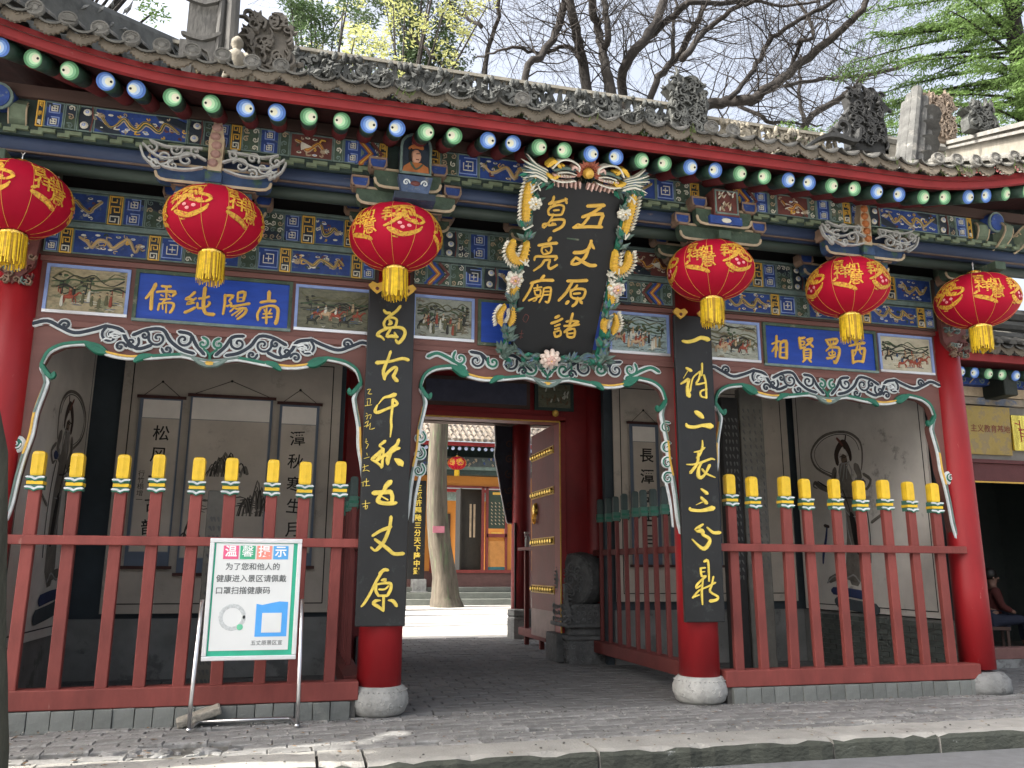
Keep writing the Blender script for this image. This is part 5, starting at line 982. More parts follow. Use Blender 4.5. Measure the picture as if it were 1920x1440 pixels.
# brick courses low on the right chamber wall: individual bricks
bme=bpy.data.meshes.new('wall_brick'); q=MB(); q.box(-.012,.012,-.135,.135,-.03,.03); bme.from_pydata(q.v,[],q.f); bme.materials.append(M('chamber_brick',(.10,.115,.105),.85,var=.3,scale=6,bump=.3))
for r_ in range(10):
    for c_ in range(10):
        link('brick',bme,gate,(5.275,.30+c_*.29+(.145 if r_%2 else 0),.06+r_*.072))
def slab(x0,x1,z0,z1,y,mat,name,parent=gate,th=.02,line=None):
    k=MB(); k.box(x0,x1,y-th,y,z0,z1,0)
    if line:
        e,w,lm=line; fr=frame((0,y-th,0)); P=[(x0+e,z0+e,w),(x1-e,z0+e,w),(x1-e,z1-e,w),(x0+e,z1-e,w),(x0+e,z0+e,w)]
        for a,b in zip(P[:-1],P[1:]): k.ribbon(fr,[a,b],.002,1,0,1,.5,False)
    return k.build(name,[mat]+([line[2]] if line else []),parent)
def hanging_scroll(parent,Yn,Yo,rod,pale,bot,inner,nail,chars=None,small=None,mount=None):
    """painted hanging scroll: mount, pale top silk, writing field, rods and cord"""
    f=lambda x,z:Lf(x,z,Yn,Yo)
    (x0,z0),(x1,_)=f(*rod[0]),f(*rod[1]); (a0,b1),(a1,b0)=f(*pale[0]),f(*pale[1]); _,zb=f(0,bot); _,zi=f(0,inner)
    y=Yn-.03; k=MB()
    k.box(x0+.04,x1-.04,y-.004,y,zb,z0,0); k.box(a0,a1,y-.008,y-.004,b0,b1,1); k.box(a0,a1,y-.008,y-.004,zi,b0-.006,2)
    fr=frame((0,y-.008,0))
    for P in ([(a0,zi,.010),(a0,b0,.010)],[(a1,zi,.010),(a1,b0,.010)],[(a0,b0,.010),(a1,b0,.010)],[(a0,zi,.01),(a1,zi,.01)]): k.ribbon(fr,P,.002,4,0,1,.5,False)
    k.box(x0,x1,y-.022,y,z0-.015,z0+.025,3); k.box(x0,x1,y-.022,y,zb-.03,zb+.01,3)
    n=f(*nail); k.ribbon(fr,[(x0+.08,z0+.02,.008),(n[0],n[1],.008)],.003,5,0,1); k.ribbon(fr,[(x1-.08,z0+.02,.008),(n[0],n[1],.008)],.003,5,0,1); k.blob(fr,n[0],n[1],.018,.018,.02,5,6)
    o=k.build('painted_scroll',[mural_mount,mural_pale,mural_scroll,M('scroll_rod',(.06,.022,.018),.7),M('scroll_edge',(.30,.30,.29),.8),ink],parent)
    return o,y-.009
L0=Lf(-4.79,.84,3.2); L1=Lf(-2.10,3.96,3.2)
lw=slab(L0[0],L1[0],L0[1],4.3,3.2,mural_scroll,'mural',line=(.12,.014,ink)); lw['label']='back wall mural of three hanging scrolls'
s1,ys=hanging_scroll(lw,3.16,2.5,((-4.61,3.48),(-4.03,3.48)),((-4.53,3.449),(-4.09,3.215)),1.39,1.57,(-4.325,3.686))
for ch,(x,z) in zip('松风有古韵',((-4.307,3.012),(-4.315,2.742),(-4.316,2.41),(-4.326,2.13),(-4.339,1.85))):
    X,Z=Lf(x,z,3.16); text('character',ch,.215,ink,s1,front(X+.02,ys,Z) @ Matrix.Rotation(random.uniform(-.08,.08),4,'Z'),bold=.002,ext=.001)
X,Z=Lf(-4.47,2.35,3.16); text('inscription','行\n竹\n榻\n增\n一','.' and .085,ink,s1,front(X,ys,Z),ext=.001)
s2,ys=hanging_scroll(lw,3.16,2.5,((-4.014,3.53),(-2.928,3.53)),((-3.951,3.503),(-2.998,3.221)),1.31,1.50,(-3.492,3.741))
# ink landscape
k=MB(); fr=frame((0,ys,0)); random.seed(8)
def mount(cx,w,h,zb_,n):
    for j in range(n):
        u=cx+random.uniform(-w,w)*.5; hh=h*(1-abs(u-cx)/w*1.4)*random.uniform(.6,1); a=random.uniform(.02,.05)
        k.ribbon(fr,[(u-a*1.6,zb_,.012),(u-a,zb_+hh*.6,.014),(u,zb_+hh,.02),(u+a*.8,zb_+hh*.75,.016),(u+a*1.2,zb_+hh*.3,.03)],.001,random.choice((0,0,1)),0,2)
X,Z=Lf(-3.45,2.6,3.16); mount(X,.5,.42,Z-.1,26); X,Z=Lf(-3.1,2.35,3.16); mount(X,.34,.55,Z-.35,24); X,Z=Lf(-3.85,1.85,3.16); mount(X,.2,.4,Z-.2,14)
for j in range(30):
    X,Z=Lf(random.uniform(-3.9,-3.1),random.uniform(2.05,2.25),3.16); k.ribbon(fr,[(X,Z,.012),(X+.06,Z+.01,.018),(X+.12,Z-.005,.008)],.001,random.choice((0,1)),0,1)
k.build('ink_landscape',[ink_l,M('ink_mid',(.045,.04,.035),.8)],s2)
s3,ys=hanging_scroll(lw,3.16,2.5,((-2.914,3.484),(-2.334,3.484)),((-2.844,3.445),(-2.407,3.213)),1.40,1.57,(-2.631,3.672))
for ch,(x,z) in zip('潭秋寒生月',((-2.63,3.014),(-2.64,2.713),(-2.636,2.42),(-2.625,2.14),(-2.62,1.85))):
    X,Z=Lf(x,z,3.16); text('character',ch,.215,ink,s3,front(X,ys,Z) @ Matrix.Rotation(random.uniform(-.08,.08),4,'Z'),bold=.002,ext=.001)
# right chamber back wall with three scrolls
f28=lambda x,z:Lf(x,z,3.4,2.8)
a=f28(1.86,.93); b=f28(4.80,4.0)
rw=slab(2.12,b[0],a[1],4.3,3.42,mural_scroll,'mural',line=(.12,.014,ink)); rw['label']='right back wall mural with hanging scrolls'
for (cx,wd,txt) in ((2.36,.27,'长潭超古月'),(3.15,.45,''),(3.95,.27,'松风寒')):
    so,ys=hanging_scroll(rw,3.36,2.8,((cx-wd,3.51),(cx+wd,3.51)),((cx-wd+.09,3.46),(cx+wd-.09,3.234)),1.44,1.62,(cx,3.71))
    for j,ch in enumerate(txt):
        X,Z=f28(cx+.015,3.014-.315*j); text('character',ch if ch!='长' else '長',.235,ink,so,front(X,ys,Z),bold=.004,ext=.001)
# guardian murals on the side walls
GS=[ # (material index, strokes in crop coordinates of the right wall)
 (1,[(880,690,20),(760,600,22),(718,500,24),(740,420,26),(820,355,26),(920,343,22),(1020,370,22),(1092,440,22),(1112,520,20),(1105,620,16),(1095,670,12)]),
 (0,[(890,670,6),(785,600,6),(745,500,6),(765,430,6),(830,378,6),(920,362,6),(1010,385,6),(1070,445,6),(1092,520,6)]),
 (2,[(960,640,120),(985,780,170),(1000,900,170),(1010,1000,190),(1010,1150,200),(1000,1300,220),(990,1420,230)]),
 (3,[(925,590,44),(920,520,56),(945,465,60),(975,440,60),(1000,470,60),(1022,530,44),(1025,580,30)]),
 (5,[(975,560,80),(985,590,60)]),(3,[(985,480,20),(1003,390,16)]),(4,[(935,395,22),(958,430,26),(975,460,22)]),
 (6,[(960,600,22),(945,640,22),(935,700,12)]),(6,[(978,605,18),(970,660,18),(955,730,10)]),(6,[(1000,610,14),(990,660,14),(985,720,8)]),(6,[(1010,610,12),(1025,660,12),(1022,720,6)]),(6,[(950,596,10),(985,600,12),(1015,594,10)]),
 (2,[(900,640,60),(890,720,70),(930,800,60)]),(2,[(1060,640,70),(1080,720,60),(1040,780,50)]),
 (6,[(1055,740,40),(1065,775,30)]),(7,[(1075,765,50),(1105,768,56)]),(1,[(1110,705,26),(1155,755,30),(1125,815,24),(1095,800,12)]),
 (1,[(905,830,26),(840,790,40),(775,750,44),(735,712,34),(722,740,18),(750,760,10)]),(0,[(905,800,10),(845,770,12),(790,730,14),(760,705,10)]),
 (0,[(905,660,9),(890,760,9),(940,850,10),(1020,870,9)]),(0,[(950,800,10),(985,930,9),(1000,1060,8)]),(0,[(930,860,10),(890,1000,10),(880,1180,9),(860,1340,8)]),(0,[(1080,800,10),(1110,950,9),(1120,1150,9),(1110,1350,8)]),(6,[(940,920,12),(990,1000,10),(1050,1010,8)]),(6,[(960,960,8),(965,1100,10),(990,1250,8)]),(0,[(1000,1000,60),(1020,1150,80),(1030,1260,70)]),
 (7,[(805,1080,20),(790,1170,30),(765,1270,34),(755,1350,20)]),(3,[(790,1060,30),(820,1070,26)]),(1,[(1140,1060,26),(1220,1005,22)]),
 (1,[(800,1480,50),(900,1440,60),(1000,1470,50)]),(6,[(780,1500,16),(840,1450,16),(900,1480,14),(980,1440,16),(1020,1490,12)]),
 (7,[(820,1560,60),(950,1570,70),(1080,1590,70)]),(8,[(850,1640,90),(960,1660,90),(1120,1680,90)]),
 (3,[(950,545,8),(985,540,8)]),(0,[(965,556,6),(1000,552,6)]),(0,[(985,588,6),(1000,586,6)]),
]
def ray_dir(px,py):
    d=fw*1.0+r2*((px-960)/1566.3)-u2*((py-720)/1566.3); return d
def mural_figure(o,Xp,mirror):
    k=MB()
    if not mirror: fr=frame((Xp,0,0),(0,-1,0),(0,0,1))
    else: fr=frame((Xp,0,0),(0,1,0),(0,0,1))
    for m,st in GS:
        out=[]
        for (u,v,w) in st:
            # wall coordinates: halo top at z 3.3, feet at z 1.0, figure centred at y 1.75
            yy=(u-950)/400*1.25; zz=3.42-(v-345)/1300*2.5; out.append((( -2.15+yy) if not mirror else (2.05-yy),zz,w/400*.72))
        k.ribbon(fr,out,.0015,m,.001*(1+GS.index((m,st))*.25),3)
    k.build('guardian_painting',[ink,ink_l,robe,M('mural_brown',(.05,.032,.025),.8),M('mural_red',(.16,.06,.045),.8),flesh,white_wash,M('mural_blue',(.03,.045,.12),.8),M('mural_slate',(.06,.075,.085),.8)],o)
k=MB(); k.box(5.25,5.28,.38,3.30,.80,4.3,0); fr=frame((5.25,0,0),(0,-1,0),(0,0,1))
for a,b in (((-.46,.88),(-3.2,.88)),((-3.2,.88),(-3.2,4.3)),((-.46,.88),(-.46,4.3))): k.ribbon(fr,[(*a,.014),(*b,.014)],.002,1,0,1,.5,False)
m1=k.build('mural',[mural_bg,ink],gate); m1['label']='mural of a bearded guardian with a sword on the right wall'; mural_figure(m1,5.247,False)
k=MB(); k.box(-5.27,-5.24,.35,3.0,.62,4.3,0); fr=frame((-5.24,0,0),(0,1,0),(0,0,1))
for a,b in (((.45,.72),(2.9,.72)),((2.9,.72),(2.9,4.3)),((.45,.72),(.45,4.3))): k.ribbon(fr,[(*a,.014),(*b,.014)],.002,1,0,1,.5,False)
m2=k.build('mural',[mural_bg,ink],gate); m2['label']='mural of a guardian with a long sash on the left wall'; mural_figure(m2,-5.237,True)
# gate wall
k=MB(); k.box(-2.1,-1.55,4.1,4.3,0,4.6,0); k.box(1.55,2.1,4.1,4.3,0,4.6,0); k.box(-1.55,1.55,4.1,4.3,3.78,4.6,0); k.box(-5.3,-2.1,4.2,4.3,0,4.6,0); k.box(2.1,5.3,4.2,4.3,0,4.6,0)
k.build('gate_wall',red_in,gate)
k=MB(); 
for sx in (-1,1): k.box(sx*1.45-.0 if sx>0 else -1.56,1.56 if sx>0 else -1.45,4.05,4.34,.12,3.74,0); k.box(sx*1.455-.012,sx*1.455+.012,4.035,4.05,.12,3.70,1)
k.box(-1.56,1.56,4.05,4.34,3.69,3.80,0); k.box(-1.455,1.455,4.035,4.05,3.69,3.715,1); k.build('door_frame',[red_in,gold2],gate,bevel=.008)
k=MB(); fr=frame((0,4.05,0)); k.prism([(-.80,3.88),(.95,3.88),(.95,4.35),(-.80,4.35)],fr,0,.03,1); k.prism([(-.74,3.94),(.89,3.94),(.89,4.29),(-.74,4.29)],fr,0,.045,0)
k.build('slate_plaque',[M('slate_blue_board',(.06,.065,.10),.6,var=.2,scale=6),brown_d],gate)
k=MB(); fr=frame((0,4.05,0)); k.prism([(1.03,3.88),(1.69,3.88),(1.69,4.36),(1.03,4.36)],fr,0,.03,1); k.prism([(1.09,3.93),(1.63,3.93),(1.63,4.31),(1.09,4.31)],fr,0,.04,0); f2=frame((0,4.01,0))
random.seed(2)
for j in range(26): u=random.uniform(1.14,1.58); v=random.uniform(3.97,4.27); k.ribbon(f2,[(u,v,.03),(u+random.uniform(-.03,.03),v+.04,.02)],.006,random.choice((2,3)),0,1)
k.build('painted_scene',[bgB,green_dk,M('scene_brown',(.14,.09,.05),.6),MATS['scene_white']],gate)['label']='small painted panel above the doorway'
k=MB(); fr=frame((0,4.03,0)); k.blob(fr,1.38,3.84,.06,.06,.05,0,8); k.build('door_peg',gold2,gate)
# doors
for sx in (-1,1):
    X=1.50*sx; d=MB(); d.box(X-.035,X+.035,4.36,5.76,.27,3.72,0); o=d.build('door',M('door_paint',(.13,.014,.014),.5,var=.15,scale=3),gate,bevel=.006)
    for z in (3.31,2.64,1.83,1.05):
        s=MB(); xf=X-sx*.035; s.box(min(xf,xf-sx*.012),max(xf,xf-sx*.012),4.40,5.72,z-.065,z+.065,0)
        fr=frame((xf-sx*.012,0,z),(0,-sx,0) ,(0,0,1))
        for q in range(9): s.blob(fr,-sx*(4.5+q*.145),0,.05,.05,.05,1,10)
        s.build('stud_strip',[gold2,goldmetal],o)
    s=MB(); xf=X-sx*.04; s.box(min(xf,xf-sx*.006),max(xf,xf-sx*.006),4.38,5.74,.28,.72); s.build('kick_plate',M('worn_plate',(.20,.14,.13),.5,var=.3,scale=4,metal=.3),o)
    s=MB(); fr=frame((X-sx*.04,5.45,2.34),(0,-sx,0),(0,0,1)); s.blob(fr,0,.05,.10,.12,.07,0,12); s.ribbon(fr,[(.05,-.02,.02),(.07,-.12,.02),(0,-.2,.02),(-.07,-.12,.02),(-.05,-.02,.02)],.03,0,.02); s.build('door_knocker',goldmetal,o)
# threshold stones beside the door
for sx in (-1,1):
    k=MB(); k.box(sx*1.5-.16,sx*1.5+.16,3.92,4.5,0,.42); k.build('jamb_stone',stone_d,gate,bevel=.02)
# rear porch pieces
k=MB(); k.box(-5.4,5.4,8.2,8.5,4.35,5.3); k.box(-5.4,5.4,4.4,8.2,5.4,5.5); k.build('rear_beam',brown_d,gate)
k=MB(); fr=frame((0,8.38,0)); P=[(1.40,4.34),(1.42,3.9),(1.40,3.7),(1.48,3.3),(1.55,2.9),(1.66,2.4),(1.70,2.30),(1.92,2.30),(1.92,4.34)]
k.prism(P,fr,-.05,.0,0); k.ribbon(fr,[(u,v,.028) for u,v in P[:8]],.012,1,0,2)
for q in range(5): k.ribbon(fr,swirl(1.72,3.95-.32*q,.09,1.2,1,q,.03),.012,2,0,2)
k.build('rear_arch_board',[navy,white_p,brown_d],gate)
k=MB(); k.box(1.80,2.0,8.2,8.25,.6,2.3); k.build('rear_panel',M('dark_rear_panel',(.02,.018,.017),.7),gate)
# small barrier behind the door leaf, with spray bottle on it
bar=thing('red_stand','low red wooden stand beside the open door leaf at the back of the passage','stand',(0,0,0))
for y in (6.0,7.0):
    k=MB(); k.box(1.68,1.76,y-.04,y+.04,0,1.72); k.build('post',red_dark,bar,bevel=.006)
k=MB(); k.box(1.62,1.80,5.7,7.3,1.72,1.78); k.build('top_rail',red_dark,bar,bevel=.006)
k=MB(); k.box(1.64,1.82,5.5,7.3,.16,.30); k.build('bottom_rail',red_dark,bar,bevel=.006)
k=MB(); k.lathe([(.045,0),(.05,.02),(.05,.16),(.03,.2),(.018,.22),(.018,.25),(0,.25)],(0,0,0),14,0); k.box(-.06,.03,-.015,.015,.25,.285,1); k.box(-.055,-.035,-.01,.01,.19,.25,1)
o=k.build('spray_bottle',[M('clear_plastic',(.45,.47,.45),.25),M('white_plastic',(.7,.7,.68),.4)]); o.location=(1.71,6.9,1.78); tag(o,'small clear spray bottle with white trigger head standing on the red stand','bottle')

# ================================================================ PICKET FENCES
def cap_parts():
    res={}
    k=MB(); s=.068; n=[]
    prof=[]
    for (z,r) in ((2.205,.054),(2.225,.061),(2.40,.061),(2.425,.052),(2.435,.03)):
        for j in range(16):
            t=2*math.pi*j/16; c=math.cos(t); q=math.sin(t); m_=max(abs(c),abs(q)); fl=1-.045*(j%2)
            k.v.append((c/m_**.75*r*fl,q/m_**.75*r*.8*fl,z))
    for lv in range(4):
        for j in range(16): k.f.append((lv*16+j,lv*16+(j+1)%16,(lv+1)*16+(j+1)%16,(lv+1)*16+j)); k.m.append(0)
    k.f.append(tuple(64+j for j in range(16))); k.m.append(0)
    res['post_cap']=k
    c=MB()
    for z,m in ((2.09,0),(2.125,1),(2.155,0),(2.19,1)):
        pass
    fr=frame((0,-.055,0))
    c.box(-.066,.066,-.052,.052,2.08,2.205,2)
    for z in (2.095,2.185):
        c.ribbon(fr,[(-.075,z+.006,.022),(-.03,z+.004,.022),(0,z-.012,.024),(.03,z+.004,.022),(.075,z+.006,.022)],.014,0,0,2); c.ribbon(fr,[(-.075,z-.012,.012),(-.03,z-.014,.012),(0,z-.03,.012),(.03,z-.014,.012),(.075,z-.012,.012)],.012,1,0,2)
    c.box(-.072,.072,-.062,.055,2.125,2.155,3)
    res['collar']=c
    p=MB(); p.box(-.055,.055,-.045,.02,.30,2.09); res['picket']=p
    return res
def fence(label,P0_,dirv,ts,t0,t1,inner=False):
    root=thing('picket_fence',label,'fence',P0_,math.atan2(dirv[1],dirv[0]),'red picket fences in front of the side halls' if not inner else 'red picket fences lining the passage')
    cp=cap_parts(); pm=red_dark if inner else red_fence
    me={}
    o=cp['picket'].build('picket',pm,None,bevel=.008); me['picket']=o
    if inner:
        for v in o.data.vertices: v.co.x*=.42; v.co.y*=.9
    cm=[M('collar_green',(.06,.16,.12),.6),green_dk,M('collar_green',(.06,.16,.12),.6),teal_d] if inner else [white_p,teal_d,M('collar_green',(.06,.16,.12),.6),goldcap]
    me['collar']=cp['collar'].build('collar',cm,None); me['post_cap']=cp['post_cap'].build('post_cap',goldcap if not inner else M('shaded_green_cap',(.05,.075,.07),.5),None)  # inner caps have the passage shade put into their greenish colour
    if inner:
        for nm in ('collar','post_cap'):
            for v in me[nm].data.vertices: v.co.x*=.5; v.co.y*=.95
    for i,t in enumerate(ts):
        a=me['picket'] if i==0 else me['picket'].copy()
        if i: COL.objects.link(a)
        a.parent=root; a.location=(t,0,random.uniform(-.018,.012)); a.rotation_euler=(random.uniform(-.008,.008),random.uniform(-.012,.012),random.uniform(-.05,.05)); a.scale=(random.uniform(.94,1.04),random.uniform(.95,1.05),1)
        for nm in ('collar','post_cap'):
            b=me[nm] if i==0 else me[nm].copy()
            if i: COL.objects.link(b)
            b.parent=a; b.location=(0,0,0)
    k=MB(); k.box(t0,t1,-.085,-.02,1.585,1.67); k.build('middle_rail',pm,root,bevel=.008)
    k=MB(); k.box(t0,t1,-.10,.10,.165,.335); k.build('bottom_rail',pm,root,bevel=.01)
    return root
LX=[-4.936,-4.589,-4.203,-3.888,-3.554,-3.224,-2.845,-2.538,-2.208]
RXs=[2.133,2.436,2.8,3.121,3.497,3.816,4.176,4.512,4.869]
fence('red picket fence with yellow caps left of the doorway, behind the notice board',(0,-.1,0),(1,0),LX,-5.25,-1.93)
fence('red picket fence with yellow caps right of the doorway, between two red columns',(0,-.1,0),(1,0),RXs,1.93,5.19)
RP=[1.256,1.577,1.918,2.26,2.58,2.90,3.28,3.62]
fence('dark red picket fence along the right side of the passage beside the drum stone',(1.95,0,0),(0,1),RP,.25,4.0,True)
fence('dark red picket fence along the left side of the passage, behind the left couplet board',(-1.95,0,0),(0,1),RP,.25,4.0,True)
# plinth bricks under the fences
random.seed(17)
for (xa,xb) in ((-5.28,-2.02),(2.0,5.2)):
    x=xa
    while x<xb-.05:
        w=random.uniform(.15,.19); k=MB(); k.box(0,w-.006,0,.16,-.03,.158+random.uniform(-.004,.004)); o=k.build('plinth_brick',plinth_m,gate,bevel=.005); o.location=(x,-.215+random.uniform(-.01,.008),0); o.rotation_euler=(0,random.uniform(-.015,.015),random.uniform(-.03,.03)); x+=w
for a_,b_ in ((-5.3,-1.95),(1.95,5.22)): k=MB(); k.box(a_,b_,-.17,.2,-.03,.165); k.build('plinth_core',mortar,gate)
# chamber floor is the paving itself
# ================================================================ COUPLET BOARDS
def couplet(x0,x1,keys,label,extra=()):
    b=MB(); n=8; y=-.27
    k=MB(); k.box(x0,x1,y,y+.05,.84,4.235,0)
    root=thing('couplet_board',label,'board',(0,0,0),0,'black couplet boards hung on the middle columns')
    k.build('board',black_wood,root,bevel=.008)
    fr=frame((0,y,0))
    for kk in keys:
        c=MB()
        for s in BRUSH[kk]: c.ribbon(fr,[(s[i],s[i+1],s[i+2]*1.22) for i in range(0,len(s),3)],.014,0,0,3,.42)
        c.build('character',gold,root)
    for kk in extra:
        c=MB()
        for s in BRUSH[kk]: c.ribbon(fr,[(s[i],s[i+1],s[i+2]*.9) for i in range(0,len(s),3)],.006,0,0,2,.45)
        c.build('signature',gold,root)
    for u in (x0+.08,x1-.08):
        c=MB(); c.prism([(u-.09,4.27),(u-.05,4.31),(u,4.29),(u+.05,4.31),(u+.09,4.27),(u+.05,4.22),(u,4.18),(u-.05,4.22)],fr,-.01,.02,0); c.blob(fr,u,4.235,.02,.02,.02,1,8,.02); c.build('bat_hook',[gold2,rust],root)
    return root
couplet(-1.995,-1.515,['wan','gu','qian','qiu','wu','zhang','yuan'],'black couplet board on the column left of the doorway, seven gold characters and a signature',['s_all','s_b'])
couplet(1.448,1.912,['yi','shi','er','biao','san','fen','ding'],'black couplet board on the column right of the doorway, starting with a single gold stroke')
# ================================================================ LANTERNS
E1=[[(250,262,34),(320,235,34),(420,205,32),(500,190,28),(590,185,14)],[(235,300,30),(290,300,24)],[(215,345,24),(300,330,22)],[(225,395,26),(300,380,22)],[(262,290,18),(255,425,24)],[(350,265,30),(400,260,30),(370,310,30)],[(330,360,56),(420,350,60)],[(400,380,44),(320,450,34),(240,490,22)],[(430,240,40),(530,235,44),(550,300,40)],[(450,290,50),(475,400,50),(560,410,50)],[(560,330,44),(640,350,36),(665,390,30),(620,430,26),(545,440,16)],[(290,520,44),(360,560,60),(450,580,50),(560,540,44),(620,500,30),(645,460,14)],[(330,605,18),(380,617,14)],[(500,290,26),(520,350,26)]]
E2=[[(990,215,26),(1040,250,36)],[(1010,290,34),(1080,330,36)],[(1000,370,28),(1110,360,34)],[(1030,400,30),(1040,440,24)],[(1080,380,34),(1090,480,30)],[(960,500,50),(1040,520,60),(1120,560,60)],[(960,590,30),(1080,630,40),(1210,670,40)],[(1170,360,34),(1200,430,34),(1230,450,24)],[(1180,500,46),(1200,560,54),(1230,590,34)],[(1150,280,20),(1170,330,20)],[(1190,320,20),(1230,350,16)]]
RL,HL=.455,.325
def lsurf(lon,lat,n):
    c=math.cos(lat); r=(RL+n)*(abs(c)**.92); z=(HL+n)*math.sin(lat); return (r*math.sin(lon),-r*math.cos(lon),z)
def make_lantern():
    root=thing('red_lantern','x','lantern')
    k=MB(); N=48; R2=20
    for i in range(R2+1):
        lat=-1.35+2.7*i/R2
        for j in range(N):
            lon=2*math.pi*j/N; p=lsurf(lon,lat,-.004*(1-abs(math.sin(lon*6)))); k.v.append(p)
    for i in range(R2):
        for j in range(N): k.f.append((i*N+j,i*N+(j+1)%N,(i+1)*N+(j+1)%N,(i+1)*N+j)); k.m.append(0)
    k.build('lantern_cloth',lantern_red,root,True)
    ribm=None
    for j in range(12):
        k=MB(); lon=2*math.pi*(j+.5)/12
        if ribm is None:
            k.tube([lsurf(0,-1.3+2.6*i/18,.001) for i in range(19)],.0022,4,0); o=k.build('rib',M('rib_gold',(.75,.45,.08),.35,metal=.3),root); ribm=o.data; o.rotation_euler=(0,0,lon)
        else: link('rib',ribm,root,(0,0,0),(0,0,lon))
    for j,(E,cx,cy,off) in enumerate(((E1,445,400,0),(E2,1105,450,R_(62)),(E1,445,400,R_(124)),(E2,1105,450,R_(186)),(E1,445,400,R_(248)),(E2,1105,450,R_(305)))):
        k=MB(); sc=R_(27)/235; fr=lambda u,v,n,off=off:lsurf(off+u,v,n)
        if E is E2:
            E=[[(960,560,40),(1040,590,56),(1120,620,50),(1200,665,40)],[(955,520,30),(975,500,30)],[(950,210,16),(1000,235,24),(1060,215,14)]]
            for ch,(gx,gy,gs) in zip('吉祥如意',((1015,290,1.0),(1055,430,1.35),(1195,380,1.0),(1205,530,1.3))):
                to=text('gold_character',ch,.30*gs,MATS.get('emblem_gold') or gold2,root,Matrix.Identity(4),bold=.006,ext=.001)
                for v in to.data.vertices:
                    p=lsurf(off+(gx-cx)*sc+v.co.x*1.0,.06-(gy-cy)*sc*1.25+v.co.y*1.25,.0055+v.co.z); v.co=p
        for st in E: k.ribbon(fr,[((x-cx)*sc,.06-(y-cy)*sc*1.25,w*sc*1.3) for x,y,w in st],.003,0,.002,2,.45)
        if E is E1:
            for (x,y) in ((500,475),(430,500),(400,455)): k.blob(fr,(x-cx)*sc,.06-(y-cy)*sc*1.25,.05,.05,.003,1,8,.003)
        k.build('gold_emblem',[M('emblem_gold',(.62,.35,.035),.55,var=.35,scale=40,col2=(.44,.08,.03),c2amt=.52,c2scale=34),M('emblem_pink',(.8,.3,.3),.5)],root)
    k=MB(); k.lathe([(.095,.30),(.10,.315),(.075,.325),(.07,.355),(.078,.365),(0,.365)],(0,0,0),20); k.build('top_collar',goldmetal,root)
    k=MB(); k.tube([(0,0,.36),(0,0,.44),(.02,0,.47),(0,0,.50),(-.02,0,.47),(0,0,.44)],.005,6); k.build('hook',steel,root)
    k=MB(); k.lathe([(.0,-.36),(.115,-.36),(.12,-.33),(.085,-.315),(.09,-.295),(.10,-.29)],(0,0,0),20); k.build('bottom_collar',goldmetal,root)
    k=MB(); random.seed(6)
    for j in range(110):
        t=2*math.pi*j/110+random.uniform(-.02,.02); r=.122+random.uniform(-.008,.004); l=.26+random.uniform(-.035,.03); dx=random.uniform(-.012,.012); w=.0045
        tx,ty=-math.sin(t)*w,math.cos(t)*w; x,y=r*math.cos(t),r*math.sin(t)
        k.quad((x-tx,y-ty,-.345),(x+tx,y+ty,-.345),(x+tx+dx,y+ty,-.345-l),(x-tx+dx,y-ty,-.345-l),0 if random.random()<.75 else 1)
    k.lathe([(.112,-.36),(.112,-.56)],(0,0,0),20,1); k.build('tassel',[tassel_m,tassel_d],root)
    return root
l0=make_lantern()
LN=[(-5.17,4.58,-.25,'red lantern at the far left, hanging before the leftmost column'),(-3.50,4.56,-.42,'second red lantern from the left, in front of the left bay and its blue board'),(-1.80,4.58,.05,'red lantern hanging over the couplet board left of the doorway'),(1.62,4.56,.22,'red lantern hanging over the couplet board right of the doorway'),(3.33,4.53,.30,'red lantern in front of the right bay and its blue board'),(5.10,4.52,.45,'red lantern at the far right under the upturned roof corner')]
for i,(x,z,a,lb) in enumerate(LN):
    o=l0 if i==0 else copy_tree(l0)
    o.location=(x,-.86,z); o.scale=(random.uniform(.97,1.03),random.uniform(.97,1.03),random.uniform(.96,1.03)); o.rotation_euler=(random.uniform(-.02,.02),random.uniform(-.03,.03),a); tag(o,lb,'lantern','red silk lanterns under the eave')
# ================================================================ NAME PLAQUE
PQ=thing('name_plaque','large black name plaque leaning forward over the doorway, gold characters, carved dragon frame','plaque',(0,0,0))
Vp=Vector((0,-1.06,1.464)).normalized(); fp=frame((0,-.25,3.679),(1,0,0),Vp)
k=MB(); k.prism([(-.47,-.02),(.45,-.02),(.46,1.84),(-.47,1.84)],fp,-.05,0,0); k.build('board',black_wood,PQ)
for kk in ('p_wu','p_zhang','p_yuan','p_zhu','p_ge','p_liang','p_miao'):
    c=MB()
    for s in BRUSH[kk]: c.ribbon(fp,[(s[i],s[i+1],s[i+2]*1.12) for i in range(0,len(s),3)],.012,0,.0,3,.42)
    c.build('character',gold2,PQ)
c=MB()
for st in ([(-.37,.42,.008),(-.33,.40,.008),(-.35,.33,.006),(-.39,.36,.006),(-.37,.42,.006)],[(-.40,.2,.008),(-.36,.2,.008)],[(-.40,.16,.008),(-.36,.16,.008)],[(-.38,.24,.008),(-.38,.14,.008)]): c.ribbon(fp,st,.003,0,0,2)
c.build('seal',rust,PQ)
random.seed(44)
